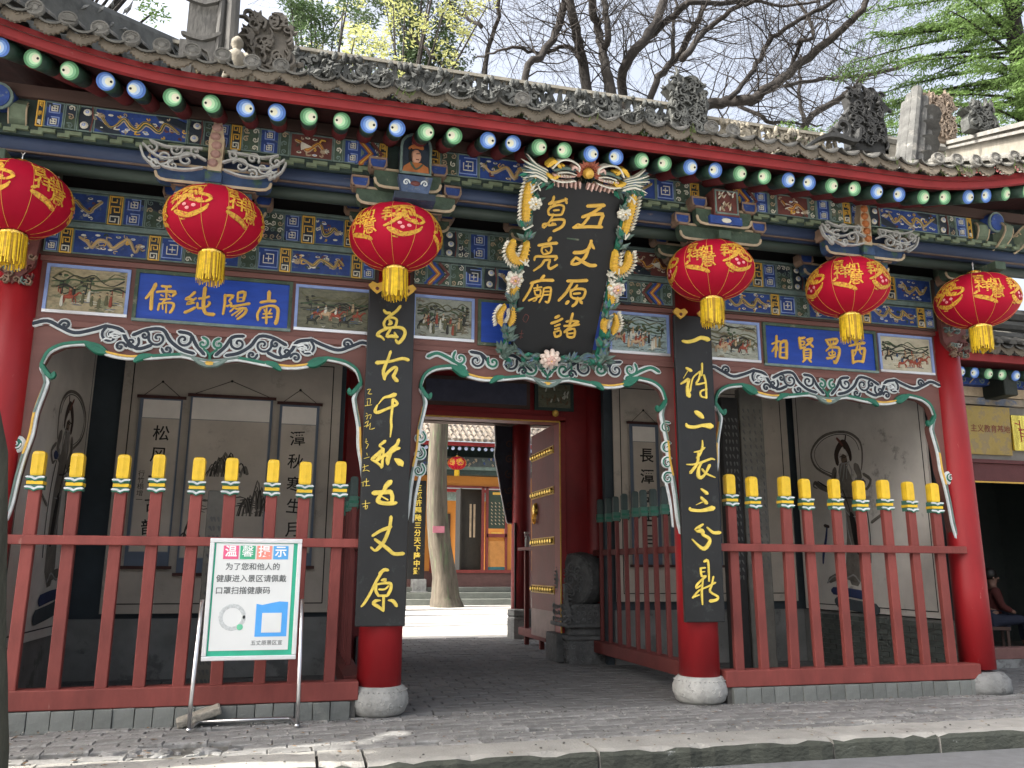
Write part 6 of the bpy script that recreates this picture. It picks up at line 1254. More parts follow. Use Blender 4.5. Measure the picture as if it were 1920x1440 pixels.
for sg in (-1,1):
    k=MB() # 0 yellow 1 cream 2 sage 3 pink 4 dkgreen
    def body(pts,w=.10):
        P=[(sg*u,v,ww) for u,v,ww in pts]; k.ribbon(fp,P,.065,0,.0,4,.28)
        C=cat(P,5)
        for a,b in zip(C[:-1],C[1:]):   # scale rows and fins
            du,dv=b[0]-a[0],b[1]-a[1]; l=math.hypot(du,dv) or 1; nu,nv=-dv/l,du/l
            k.ribbon(fp,[(a[0]-nu*a[2]*.4,a[1]-nv*a[2]*.4,.010),(a[0]+nu*a[2]*.4,a[1]+nv*a[2]*.4,.010)],.008,5,.062,1)
            for s2 in (-1,1):
                if (s2*sg*nu)<.2 or True:
                    if s2*nu*sg>0: k.petal(fp,a[0]+nu*s2*a[2]*.45,a[1]+nv*s2*a[2]*.45,math.atan2(nv*s2,nu*s2)+.5,.065,.035,.03,1,.02)
    body([(.525,1.87,.075),(.55,1.72,.095),(.545,1.56,.10),(.53,1.41,.08)])
    body([(.625,1.18,.07),(.64,1.08,.095),(.575,1.0,.10),(.50,1.02,.09),(.48,1.18,.07)])
    body([(.505,.82,.07),(.53,.72,.085),(.545,.61,.06)])
    body([(.615,.50,.04),(.65,.40,.07),(.63,.31,.06)]); body([(.53,.49,.04),(.505,.39,.06),(.53,.31,.05)])
    k.ribbon(fp,[(sg*.50,1.9,.05),(sg*.49,1.3,.05),(sg*.50,.6,.05),(sg*.53,.1,.06),(sg*.5,-.05,.06)],.03,4,-.02)
    def leaves(u,v,n,l=.16,a0=None):
        for j in range(n):
            a=(a0 if a0 is not None else R_(90))+random.uniform(-1.1,1.1); ll=l*.78*random.uniform(.7,1.1); c_=2 if random.random()<.8 else 4
            k.petal(fp,sg*u,v,a if sg>0 else math.pi-a,ll,ll*.42,.04,c_,random.uniform(.02,.07))
    for (u,v,n,l) in ((.52,1.33,9,.19),(.50,1.22,6,.18),(.44,1.63,4,.12),(.57,.86,5,.13),(.52,.55,9,.19),(.51,.45,6,.15),(.56,.22,9,.17),(.53,.12,10,.2),(.57,-.02,10,.2),(.5,-.08,8,.18)): leaves(u,v,n,l)
    def flower(u,v,r,c1=1,c2=3):
        for j in range(8): a=2*math.pi*j/8; k.blob(fp,sg*u+r*.55*math.cos(a),v+r*.55*math.sin(a),r*.38,r*.30,.05,c1,7,.04,a,.15)
        for j in range(6): a=2*math.pi*j/6+.4; k.blob(fp,sg*u+r*.28*math.cos(a),v+r*.28*math.sin(a),r*.26,r*.2,.05,c2,7,.065,a,.15)
        k.blob(fp,sg*u,v,r*.15,r*.15,.05,5,6,.08)
    flower(.475,1.60,.085,1,1); flower(.56,.80,.11); 
    for j in range(14): v=random.choice((random.uniform(.84,.98),random.uniform(1.33,1.43),random.uniform(1.7,1.8))); k.ribbon(fp,[(sg*random.uniform(.44,.56),v,.02),(sg*random.uniform(.44,.58),v+.05,.012)],.08,1,.0,1)
    # bottom vine
    k.ribbon(fp,[(sg*.52,-.03,.04),(sg*.40,.02,.035),(sg*.28,-.06,.035),(sg*.16,-.02,.03),(sg*.08,-.07,.025)],.05,2,0)
    for j in range(22):
        u=random.uniform(.12,.6); v=-.06+random.uniform(-.05,.06); a=random.uniform(0,6.3); k.petal(fp,sg*u,v,a,random.uniform(.08,.15),.055,.045,2 if j%4 else 4,.02)
    # crown: dragon head
    for j in range(9): k.ribbon(fp,[(sg*(.40+.02*random.random()),1.93-.012*j,.035),(sg*(.52),1.95-.012*j+.02,.03),(sg*random.uniform(.60,.68),2.06-.028*j,.008)],.06+.004*j,1 if j%2==0 else 2,0,2)
    for j in range(14): k.petal(fp,sg*random.uniform(.30,.52),1.86+random.uniform(-.03,.04),(R_(-20) if sg>0 else R_(200))+random.uniform(-.6,.6),.15,.05,.05,2,.03)
    for j in range(10): k.petal(fp,sg*(.30+.03*j),1.83+.006*j,(R_(-35) if sg>0 else R_(215))+random.uniform(-.4,.4),.13,.05,.05,2 if j%3 else 4,.05)
    k.ribbon(fp,[(sg*.41,1.99,.05),(sg*.36,2.03,.055),(sg*.30,1.99,.04)],.12,0,0); k.ribbon(fp,[(sg*.40,1.90,.04),(sg*.34,1.87,.045),(sg*.29,1.90,.03)],.11,0,0)
    k.ribbon(fp,[(sg*.37,1.97,.02),(sg*.30,2.05,.02),(sg*.20,2.06,.02),(sg*.11,2.02,.022),(sg*.10,1.97,.016)],.13,1,0)
    k.ribbon(fp,[(sg*.34,1.95,.035),(sg*.24,1.98,.04),(sg*.14,1.97,.035)],.10,2,0); k.ribbon(fp,[(sg*.33,1.90,.03),(sg*.22,1.90,.035),(sg*.13,1.91,.025)],.09,3,0)
    k.ribbon(fp,[(sg*.30,1.93,.014),(sg*.20,1.945,.014),(sg*.12,1.93,.012)],.12,1,0); k.ribbon(fp,[(sg*.36,1.86,.018),(sg*.25,1.845,.018),(sg*.12,1.87,.014)],.12,1,0)
    k.ribbon(fp,[(sg*.12,1.99,.03),(sg*.15,2.01,.03),(sg*.17,1.98,.02)],.13,3,0); k.blob(fp,sg*.27,2.005,.022,.016,.14,0,8,.03); k.blob(fp,sg*.27,2.005,.008,.008,.155,6,6,.03)
    for j in range(5): k.ribbon(fp,[(sg*(.30-.03*j),1.915,.010),(sg*(.295-.03*j),1.90,.006)],.125,1,0,1)
    for j in range(7): k.ribbon(fp,[(sg*(.05+.045*j),1.85,.03),(sg*(.04+.045*j),1.80-.01*(j%2),.018)],.06,3,0,1)
    k.build('dragon_carving',[M('dragon_yellow',(.68,.42,.05),.5,var=.2,scale=25,bump=.5,bscale=60),cream,sage,pink,teal_d,gold2,ink],PQ)
k=MB(); k.blob(fp,.014,1.955,.058,.058,.10,0,14,.05)
for j in range(13): a=R_(-15+210*j/12); k.petal(fp,.014+.05*math.cos(a),1.955+.05*math.sin(a),a,.10,.045,.04,1,.06)
k.build('pearl',[gold2,M('flame_red',(.42,.14,.09),.6)],PQ)
k=MB()
for r,n,c,q in ((.085,9,0,.05),(.055,7,0,.075),(.028,5,1,.095)):
    for j in range(n): a=2*math.pi*j/n+r*9; k.blob(fp,-.03+r*math.cos(a),-.045+r*math.sin(a),.038,.030,.045,c,8,q,a,.15)
k.blob(fp,-.03,-.045,.02,.02,.05,2,8,.09); k.build('peony',[M('peony_cream',(.72,.6,.52),.6,var=.1),pink,gold2],PQ)
# ================================================================ NOTICE BOARD
NB=thing('notice_board','white metal framed notice board on two steel legs standing before the left fence','notice board',(0,0,0))
YN=-.56; g2=lambda x,z:(-2.62+(x+2.62)*.9866,1.4+(z-1.4)*.9866)
x0,z0=g2(-3.345,.575); x1,z1=g2(-2.528,1.652)
k=MB(); k.box(x0,x1,YN-.02,YN+.02,z0,z0+.04); k.box(x0,x1,YN-.02,YN+.02,z1-.04,z1); k.box(x0,x0+.04,YN-.02,YN+.02,z0+.04,z1-.04); k.box(x1-.04,x1,YN-.02,YN+.02,z0+.04,z1-.04); k.build('frame',alu,NB,bevel=.006)
k=MB(); k.box(x0+.03,x1-.03,YN-.006,YN+.01,z0+.03,z1-.03); bd=k.build('panel',ng,NB)
k=MB(); k.box(x0+.055,x1-.075,YN-.009,YN-.006,z0+.085,z1-.045); pp=k.build('notice_sheet',paper,bd)
yy=YN-.0095
sq=[((.75,.12,.25),'温'),((.06,.40,.22),'馨'),((.85,.28,.22),'提'),((.10,.38,.75),'示')]
for j,(c,ch) in enumerate(sq):
    k=MB(); cx=x0+.185+.145*j; k.box(cx-.066,cx+.066,yy-.002,yy,z1-.185,z1-.065); o=k.build('heading_square',M('heading_%s'%['pink','green','coral','blue'][j],c,.4,var=.05),NB)
    text('heading_character',ch,.105,M('white_print',(.85,.85,.85),.4,var=.0),o,front(cx,yy-.003,z1-.122),bold=.0004 if ch=='馨' else .002,ext=.0005)
gp=M('grey_print',(.11,.12,.12),.5,var=0)
text('printed_line','为了您和他人的',.068,gp,NB,front(x0+.145,yy-.001,z1-.255,0),ext=.0004,align='LEFT',bold=.0008)
text('printed_line','健康进入景区请佩戴',.068,gp,NB,front(x0+.073,yy-.001,z1-.36,0),ext=.0004,align='LEFT',bold=.0008)
text('printed_line','口罩扫描健康码',.068,gp,NB,front(x0+.073,yy-.001,z1-.465,0),ext=.0004,align='LEFT',bold=.0008)
text('printed_line','五丈原景区宣',.046,gp,NB,front(x1-.40,yy-.001,z0+.145,0),ext=.0004,align='LEFT')
k=MB(); fr=frame((0,yy,0)); a=x1-.37; k.prism([(a,z0+.20),(a+.275,z0+.20),(a+.275,z0+.50),(a+.20,z0+.505),(a+.12,z0+.49),(a+.05,z0+.475),(a,z0+.485)],fr,-.002,.001,0); k.prism([(a+.055,z0+.235),(a+.225,z0+.235),(a+.225,z0+.405),(a+.055,z0+.405)],fr,0,.003,1); k.build('blue_card',[M('card_blue',(.08,.36,.80),.4,var=.05),paper],NB)
k=MB(); k.ribbon(fr,[(x0+.235+.10*math.cos(t/16*6.2832),z0+.37+.10*math.sin(t/16*6.2832),.035) for t in range(17)],.0012,0,0,1); k.blob(fr,x0+.305,z0+.285,.028,.028,.002,1,12,.001); k.build('round_mark',[M('faint_print',(.52,.55,.55),.5,var=.2,scale=60),M('mark_green',(.15,.55,.33),.4)],NB)
for sx,(xa,xb) in enumerate(((-3.375,-3.40),(-2.50,-2.485))):
    X,_=g2(xa,0); X2,_=g2(xb,0); k=MB(); k.tube([(X2,YN+.005,.02),(X2,YN,.25),(X,YN,1.11)],.0185,12); k.tube([(X2,YN-.02,.022),(X2,YN+.10,.02),(X2+(.02 if sx==0 else -.02),YN+.20,.03),(X2+(.06 if sx==0 else -.06),YN+.25,.045)],.0185,12); k.build('leg',steel,NB,True)
k=MB(); k.tube([(g2(-3.36,0)[0]+.02,YN+.25,.045),(g2(-2.50,0)[0]-.02,YN+.25,.045)],.017,12); k.build('cross_bar',steel,NB,True)
# loose stone block
random.seed(9); k=MB(); k.box(-.19,.19,-.07,.07,-.035,.035)
o=k.build('stone_block',M('tan_stone',(.24,.225,.19),.9,var=.3,scale=14,bump=.9,bscale=30),bevel=.014); o.location=(-3.34,-.27,.09); o.rotation_euler=(.15,-.30,.1); tag(o,'loose tan stone block leaning behind the left leg of the notice board','stone')
# ================================================================ DRUM STONE, STELES
DS=thing('drum_stone','carved dark stone drum on a pedestal at the right side of the open door','stone drum',(1.76,4.05,0))
def carved_box(x0,x1,y0,y1,z0,z1,seed,mat,name,parent,cell=.09):
    random.seed(seed); k=MB(); k.box(x0,x1,y0,y1,z0,z1)
    for fr,wd,ht in ((frame((x0,y0,z0)),x1-x0,z1-z0),(frame((x0,y1,z0),(0,-1,0),(0,0,1)),y1-y0,z1-z0)):
        nx=max(1,int(wd/cell)); nz=max(1,int(ht/cell))
        for i in range(nx):
            for j in range(nz): k.ribbon(fr,swirl((i+.5)*wd/nx,(j+.5)*ht/nz,cell*.42,1.3,random.choice((1,-1)),random.uniform(0,6),.022,.014,8),.018,1,0,1)
    return k.build(name,[mat,M('worn_stone_relief',(.13,.135,.135),.8,var=.3,scale=9,bump=.4)],parent)
carved_box(-.30,.30,-.36,.5,0,.34,1,stone_d,'plinth',DS,.13)
k=MB(); k.box(-.34,.34,-.40,.5,.34,.40); k.box(-.25,.25,-.30,.45,.40,.52); k.box(-.33,.33,-.38,.5,.52,.58); k.build('waist',stone_d,DS,bevel=.015)
carved_box(-.30,.36,-.38,.42,.58,.86,3,stone_d,'cloud_base',DS,.085)
k=MB(); 
prof=[(-.22,0),(-.22,.30),(-.20,.375),(-.16,.405),(0,.425),(.16,.405),(.20,.375),(.22,.30),(.22,0)]
N=36
for (xx,r) in prof:
    for j in range(N): t=2*math.pi*j/N; k.v.append((xx,r*math.cos(t)*.95,r*math.sin(t)+1.22))
for i in range(len(prof)-1):
    for j in range(N): k.f.append((i*N+j,i*N+(j+1)%N,(i+1)*N+(j+1)%N,(i+1)*N+j)); k.m.append(0)
for xx,sg in ((-.22,1),(.22,-1)):
    fr=frame((xx,.0,1.22),(0,-sg,0),(0,0,1))
    for q in range(8): a=q*.785; k.ribbon(fr,swirl(.18*math.cos(a),.18*math.sin(a),.075,1.3,1,a,.03,.015),.02,1,0,1)
    k.ribbon(fr,swirl(0,0,.1,1.5,1,0,.035,.02),.02,1,0,1)
for sx in (-.18,.18):
    for q in range(40):
        t=2*math.pi*q/40; fr=frame((sx,.0+.39*math.cos(t),1.22+.405*math.sin(t)),(1,0,0),(0,-math.sin(t),math.cos(t))); k.blob(fr,0,0,.014,.014,-.014 if False else .014,1,6)
dr=k.build('drum',[stone_d,MATS['worn_stone_relief']],DS,False); dr.rotation_euler=(0,0,R_(30)); dr.location=(.02,.0,0)
k=MB(); fr=frame((.0,-.36,.6)); 
for q in range(8): k.ribbon(fr,[(-.3,.02*q,.03),(-.38,.08*q,.03),(-.28,.06*q+.1,.02)],.08,0,0,2)
k.build('lotus_scroll',stone_d,DS)
def stele(x,y,w,h,label,mat,d=.12):
    r=thing('stone_stele',label,'stele',(x,y,0)); k=MB(); k.box(-w/2,w/2,-d/2,d/2,.12,h); k.build('slab',mat,r,bevel=.015); k=MB(); k.box(-w/2-.08,w/2+.08,-.16,.16,0,.12); k.build('base',stone_d,r,bevel=.015)
    fr=frame((0,-d/2,0)); k=MB(); random.seed(int(x*7))
    for c_ in range(4):
        for q in range(22): k.ribbon(fr,[(-w/2+.05+(w-.1)*c_/3+random.uniform(-.01,.01),h-.3-.1*q,.03),(-w/2+.06+(w-.1)*c_/3+random.uniform(-.01,.01),h-.34-.1*q,.012)],.002,0,0,1)
    k.build('engraving',M('engraving_wear',(.09,.092,.09),.9),r)['kind']='stuff'; return r
stele(3.44,1.6,.36,3.85,'tall grey stone stele standing in the right hall behind the fence',M('stele_grey',(.12,.115,.10),.85,var=.25,scale=5,bump=.3,bscale=30))
stele(3.08,1.55,.26,3.7,'tall black engraved stele next to the grey one in the right hall',M('stele_black',(.018,.018,.018),.7,var=.3))
stele(-3.44,1.2,.22,2.22,'short grey stone stele in the left hall below the landscape scroll',MATS['stele_grey'])
# ================================================================ RIGHT NEIGHBOUR BUILDING
NBR=thing('side_building','lower side building at the right edge with dark doorway, red lintel and painted rafter ends','building',(0,0,0))
Yb=2.0
k=MB(); k.box(6.5,7.35,Yb,Yb+.2,0,4.2,0); k.box(7.3,12,Yb,Yb+.2,3.02,4.2,0); k.box(9.6,12,Yb,Yb+.2,0,3.02,0); k.build('wall',grime,NBR)
k=MB(); k.box(7.2,9.8,Yb-.06,Yb+.0,2.71,3.0,0); k.box(7.2,9.8,Yb-.08,Yb-.06,2.70,2.725,1); k.box(7.2,9.8,Yb-.1,Yb,3.0,3.06,0); k.build('lintel',[M('lintel_red',(.10,.025,.025),.6),gold2],NBR,bevel=.006)
k=MB(); k.box(7.2,9.8,Yb-.1,Yb+.12,.12,.28); k.build('threshold',M('threshold_wood',(.16,.08,.07),.7),NBR,bevel=.01)
k=MB(); k.box(6.2,12,Yb-.12,Yb+3,0,.12); k.build('step',stone,NBR)
k=MB(); k.box(7.0,10.5,4.6,4.7,0,4,0); k.box(6.9,7.0,2.2,4.7,0,4,0); k.box(10.4,10.5,2.2,4.7,0,4,0); k.box(6.9,10.5,2.2,4.7,3.4,3.5,1); k.build('inner_wall',[M('inner_wall_grey',(.08,.098,.095),.8,var=.08),brown_d],NBR)
d=MB(); d.box(8.85,9.6,2.25,2.31,.28,2.7); dd=d.build('door',M('dark_door',(.03,.02,.018),.6),NBR)
k=MB(); fr=frame((0,2.25,0))
for z in (2.45,1.9,1.25,.7):
    for q in range(6): k.blob(fr,8.92+.12*q,z,.02,.02,.02,0,6)
k.build('door_stud',goldmetal,dd)['kind']='stuff'; k=MB(); k.blob(fr,8.98,2.15,.05,.06,.04,0,8); k.ribbon(fr,[(8.95,2.1,.012),(8.95,2.0,.012),(9.02,2.0,.012),(9.02,2.1,.012)],.02,0,.01); k.build('door_knocker',goldmetal,dd)
for (z0,z1,yo,m) in ((4.05,4.2,.08,tan_l),(4.2,4.34,.22,blue),(3.92,4.03,.1,M('worn_beam',(.20,.17,.13),.8,var=.4,scale=5,col2=(.10,.12,.16),c2amt=.5)),):
    k=MB(); k.box(6.3,12,Yb-yo,Yb,z0,z1); k.build('painted_beam',m,NBR)
random.seed(3)
for q in range(16):
    k=MB(); fr=frame((0,Yb-.225,0)); u=6.6+q*.34; k.ribbon(fr,swirl(u,4.27,.05,1.2,1,q,.02),.01,0,0,1); k.ribbon(fr,[(u+.1,4.22,.02),(u+.2,4.31,.02)],.01,1,0,1)
    if q==0 or True: k.build('beam_painting',[teal,tan_l],NBR)
k=MB(); k.box(7.75,8.0,Yb-.5,Yb,4.0,4.32); k.build('beam_bracket',M('dark_bracket',(.02,.025,.02),.7),NBR,bevel=.02)
RY=Yb-.55
def RS(x,z): s=(RY+8.67)/(2+8.67); return -2.62+(x+2.62)*s,1.4+(z-1.4)*s
seq=['g','g','b','b']
for q in range(14):
    x,z=RS(6.92+q*.265,4.45); link_r=link('rafter',RM,NBR,(x,RY,z),(math.atan(.3),0,0),(1.05,1,1.05)); link('rafter_end',DM[(seq[(q+0)%4],1 if q%2==0 else -1)],link_r,(0,-.001,0))
xa,za=RS(6.3,4.62); xb,_=RS(11,0)
k=MB(); k.box(xa,xb+1,RY-.12,RY-.05,za,za+.12); k.build('eave_fascia',red_eave,NBR)
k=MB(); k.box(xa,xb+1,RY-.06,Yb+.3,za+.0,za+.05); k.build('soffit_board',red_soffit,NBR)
k=MB(); k.quad((xa,RY-.1,za+.08),(xb+1,RY-.1,za+.08),(xb+1,Yb+4,za+2.2),(xa,Yb+4,za+2.2)); k.quad((xa,RY-.1,za+.02),(xa,Yb+1,za+.5),(xb+1,Yb+1,za+.5),(xb+1,RY-.1,za+.02))
k.build('roof',tile_m,NBR)
X=xa+.1
while X<xb+.8:
    link('drip_tile',TM['drip'],NBR,(X,RY-.19,za+.20),(R_(-14),0,random.uniform(-.05,.05)),(1.05,1,1)); link('pan_tile',TM['pan'],NBR,(X,RY-.22,za+.215))
    link('cover_tile',TM['cover'],NBR,(X+.12,RY-.20,za+.28)); X+=.243
k=MB()
for q in range(24):
    X=xa+.22+.243*q; k.tube([(X,RY+.1,za+.38),(X,Yb+4,za+2.35)],.075,8)
o=k.build('roof_tile_rows',tile_m,NBR); o['kind']='stuff'
# two wall-mounted dark boards over roof of the side building: layered ridge seen above its eave
k=MB()
for j,(z,r) in enumerate(((.62,.10),(.86,.09),(1.08,.12))): k.tube([(xa,RY+.55+.1*j,za+z),(xb+1,RY+.55+.1*j,za+z)],r,8)
k.build('ridge_bands',M('dark_ridge',(.05,.052,.05),.85,var=.3),NBR)
# plaques
o=MB(); o.box(-.41,.41,-.03,0,-.38,.38); bp=o.build('brass_plaque',brass,bevel=.006); bp.location=(7.80,Yb-.04,3.52); bp.rotation_euler=(.06,0,0); tag(bp,'dull brass plaque with faint red characters on the wall above the right side doorway','plaque')
text('lettering','主义教育基地',.125,M('plaque_red_print',(.16,.035,.02),.6),bp,front(.02,-.032,.02),bold=.001,ext=.001)
gs=MB(); gs.box(-.42,.42,-.04,0,-.28,.28); gp_=gs.build('gold_sign',gold_bright); gp_.location=(8.64,Yb-.05,3.50); tag(gp_,'shiny gold sign with red characters beside the brass plaque at the right edge','sign')
k=MB(); random.seed(77); fr=frame((0,-.042,0))
for cx in (-.27,-.07,.13,.32):
    for q in range(6): u=cx+random.uniform(-.05,.05); v=random.uniform(-.08,.16); k.ribbon(fr,[(u-.04,v,.018),(u+.04,v+random.uniform(-.02,.02),.016)],.003,0,0,1)
    k.ribbon(fr,[(cx,.2,.016),(cx,-.14,.018)],.003,0,0,1)
k.build('lettering',M('sign_red_paint',(.30,.02,.015),.5),gp_)
# seated person in the dim doorway
PE=thing('person','person with dark hair, dark red top and navy trousers seated inside the right side doorway','person',(8.58,3.05,.12),R_(60))
def skin(name,pts,edges,rad,mat,parent,sub=2):
    me=bpy.data.meshes.new(name); me.from_pydata(pts,edges,[]); o=bpy.data.objects.new(name,me); COL.objects.link(o); o.parent=parent
    sk=o.modifiers.new('skin','SKIN'); 
    for i,r in enumerate(rad): me.skin_vertices[0].data[i].radius=(r,r) if not isinstance(r,tuple) else r
    me.skin_vertices[0].data[0].use_root=True
    ss=o.modifiers.new('sub','SUBSURF'); ss.levels=sub; ss.render_levels=sub; me.materials.append(mat); return o
def skin_obj(name,pts,edges,rad,mat,parent):
    me=bpy.data.meshes.new(name); me.from_pydata(pts,edges,[]); 
    if not me.skin_vertices: 
        o=bpy.data.objects.new(name,me); COL.objects.link(o); o.parent=parent; o.modifiers.new('skin','SKIN')
    return o
fl=M('skin_tone',(.17,.095,.07),.6,var=.05)
def skinned(name,pts,edges,rad,mat,parent):
    me=bpy.data.meshes.new(name); me.from_pydata(pts,edges,[]); o=bpy.data.objects.new(name,me); COL.objects.link(o); o.parent=parent
    o.modifiers.new('skin','SKIN')
    if len(me.skin_vertices)==0:
        bpy.context.view_layer.objects.active=o
        me.attributes.new('skin_dummy','FLOAT','POINT') if False else None
    if len(me.skin_vertices):
        for i,r in enumerate(rad): me.skin_vertices[0].data[i].radius=(r,r)
        me.skin_vertices[0].data[0].use_root=True
    s_=o.modifiers.new('sub','SUBSURF'); s_.levels=2; s_.render_levels=2; me.materials.append(mat); return o
bodyp=[(0,0,.50),(0,.0,.70),(0,.02,.92),(0,.0,1.02),(0,-.01,1.10),(0,-.02,1.20),(.17,.01,.94),(.24,-.05,.70),(.16,-.26,.60),(-.17,.01,.94),(-.24,-.05,.70),(-.16,-.26,.60),(.10,0,.48),(.12,-.40,.50),(.12,-.42,.08),(.12,-.55,.04),(-.10,0,.48),(-.12,-.40,.50),(-.12,-.42,.08),(-.12,-.55,.04)]
bodye=[(0,1),(1,2),(2,3),(3,4),(4,5),(2,6),(6,7),(7,8),(2,9),(9,10),(10,11),(0,12),(12,13),(13,14),(14,15),(0,16),(16,17),(17,18),(18,19)]
bodyr=[.15,.14,.13,.05,.085,.08,.06,.045,.03,.06,.045,.03,.09,.065,.045,.035,.09,.065,.045,.035]
skinned('body',bodyp,bodye,bodyr,fl,PE)
skinned('top',[(0,0,.52),(0,.0,.72),(0,.02,.94),(.18,.01,.95),(.25,-.05,.70),(.19,-.2,.63),(-.18,.01,.95),(-.25,-.05,.70),(-.19,-.2,.63)],[(0,1),(1,2),(2,3),(3,4),(4,5),(2,6),(6,7),(7,8)],[.175,.165,.15,.075,.06,.05,.075,.06,.05],M('dark_red_cloth',(.06,.012,.01),.9),PE)
skinned('trousers',[(0,0,.48),(.10,0,.48),(.12,-.40,.50),(.12,-.42,.14),(-.10,0,.48),(-.12,-.40,.50),(-.12,-.42,.14)],[(0,1),(1,2),(2,3),(0,4),(4,5),(5,6)],[.16,.11,.08,.065,.11,.08,.065],M('navy_cloth',(.015,.02,.04),.8),PE)
k=MB(); k.lathe([(.0,-.06),(.09,-.04),(.112,.02),(.105,.09),(.06,.135),(0,.145)],(0,.02,1.17),16); k.build('hair',M('black_hair',(.01,.008,.007),.5),PE,True)
k=MB(); fr=frame((0,-.095,1.14)); k.blob(fr,0,0,.014,.024,.028,0,8); k.blob(fr,-.03,.03,.013,.006,.006,1,8); k.blob(fr,.03,.03,.013,.006,.006,1,8); k.ribbon(fr,[(-.025,-.042,.007),(0,-.046,.009),(.025,-.042,.007)],.006,2); k.blob(frame((.088,-.01,1.14),(0,1,0),(0,0,1)),0,0,.018,.028,.02,0,8); k.blob(frame((-.088,-.01,1.14),(0,-1,0),(0,0,1)),0,0,.018,.028,.02,0,8); k.build('face',[fl,ink,M('lip',(.25,.08,.07),.6)],PE)
for sx in (-.12,.12): k=MB(); k.lathe([(.05,0),(.055,.03),(.05,.07),(.03,.09),(0,.09)],(0,0,0),12); o=k.build('shoe',ink,PE); o.location=(sx,-.47,-.0); o.scale=(.9,2.3,.9)
st=thing('stool','small dark wooden stool under the seated person inside the right side doorway','stool',(8.58,3.05,.12),R_(60))
k=MB(); k.box(-.2,.2,-.15,.2,.33,.38); k.build('seat',brown_d,st)
for sx,sy in ((-.16,-.11),(.16,-.11),(-.16,.16),(.16,.16)): k=MB(); k.box(sx-.02,sx+.02,sy-.02,sy+.02,0,.33); k.build('leg',brown_d,st)
# lit ridge of another roof beyond, top right
RR=thing('distant_roof','sunlit grey plaster roof ridge with layered mouldings at the top right, behind the gate corner','roof',(0,0,0))
A=Vector((12.6,7,11.75)); B=Vector((8.3,-.2,7.75)); dv=(B-A)
A=Vector((12.616,7.0,11.793)); B2=Vector((9.952,2.5,9.424)); dv=(B2-A).normalized(); E_=B2+dv*4
up_=Vector((0,0,1)); sd=dv.cross(up_).normalized()
k=MB()
for (dz0,dz1,th,m) in ((-.09,0,.22,1),(-.15,-.09,.15,0),(-.21,-.15,.20,1),(-.58,-.21,.12,0),(-.66,-.58,.22,1),(-.74,-.66,.16,0),(-.80,-.74,.24,1),(-1.5,-.80,.10,0)):
    c=[A+sd*th+up_*dz0,E_+sd*th+up_*dz0,E_-sd*th+up_*dz0,A-sd*th+up_*dz0]; c2=[p+up_*(dz1-dz0) for p in c]
    i=len(k.v); k.v+=[tuple(p) for p in c+c2]
    for f in ((0,3,2,1),(4,5,6,7),(0,1,5,4),(1,2,6,5),(2,3,7,6),(3,0,4,7)): k.f.append(tuple(i+q for q in f)); k.m.append(m)
k.tube([A-up_*.66-sd*.2,E_-up_*.66-sd*.2],.13,8,1); k.tube([A-up_*1.0-sd*.15,E_-up_*1.0-sd*.15],.11,8,1)
k.build('ridge_wall',[ridge_l,M('ridge_cap_clay',(.2,.195,.18),.88,var=.3,scale=4,bump=.4)],RR)
k=MB(); k.quad(tuple(A-up_*1.1),tuple(E_-up_*1.1),(7.5,-.6,5.4),(9.5,6.5,8.0)); k.quad(tuple(A-up_*1.1),(9.5,6.5,8.0),(9.5,9,6),(14,10,7)); k.build('roof_slope',tile_m,RR)
o=beast(12.0,6.6,11.5,1.3,.9,21,M('tan_beast_clay',(.19,.15,.115),.85,var=.3,scale=6,bump=.5),RR,'ridge_beast',-1); 
o=beast(11.0,4.4,10.45,.6,.7,22,MATS['ridge_carving_shaded'],RR,'ridge_beast',1)
# left roof rising behind, top left
LR=thing('left_roof','dark carved roof ridge of another building rising at the top left corner','roof',(0,0,0))
k=MB(); A=Vector((-6.478,1.5,8.5)); B=Vector((-4.6,5.0,9.9)); A0=A+(A-B)*1.0
d=(B-A0).normalized(); sd=d.cross(Vector((0,0,1))).normalized()
c=[A0+sd*.12,B+sd*.12,B-sd*.12,A0-sd*.12]; i=len(k.v); k.v+=[tuple(p-Vector((0,0,.9))) for p in c]+[tuple(p) for p in c]
for f in ((0,3,2,1),(4,5,6,7),(0,1,5,4),(1,2,6,5),(2,3,7,6),(3,0,4,7)): k.f.append(tuple(i+q for q in f)); k.m.append(0)
k.tube([A0,B],.12,8,0); fr=frame(A0-Vector((0,0,.7))+sd*.13,d,(0,0,1)); random.seed(5)
for q in range(60): u=random.uniform(.2,(B-A0).length-.2); k.petal(fr,u,random.uniform(0,.6),random.uniform(0,6.3),.18,.08,.06,0,.02)
for q in range(14): u=random.uniform(1.5,(B-A0).length-.2); k.petal(frame(A0,d,(0,0,1)),u,.1,R_(90)+random.uniform(-.5,.5),random.uniform(.15,.4),.07,.05,0,.05)
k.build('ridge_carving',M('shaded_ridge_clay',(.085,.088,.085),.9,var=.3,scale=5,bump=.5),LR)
# ================================================================ COURTYARD AND FAR HALL
FH=thing('far_hall','orange walled hall across the courtyard with open door, tiled roof and painted eave','hall',(0,0,0))
Yh=25.0
for j,(z0,z1,yo) in enumerate(((-.02,.22,-1.4),(.22,.45,-1.0),(.45,.64,-.6))):
    k=MB(); k.box(-4 if j==0 else (1.0 if j<2 else -4),14,Yh+yo,Yh+3,z0,z1); k.build('stone_step',M('step_stone',(.13,.14,.125),.85,var=.2,scale=3,bump=.3),FH,bevel=.02)
k=MB(); k.box(-4,14,Yh-.05,Yh+.1,.64,1.25); k.build('plinth_wall',M('plinth_red_brown',(.10,.05,.045),.7),FH)
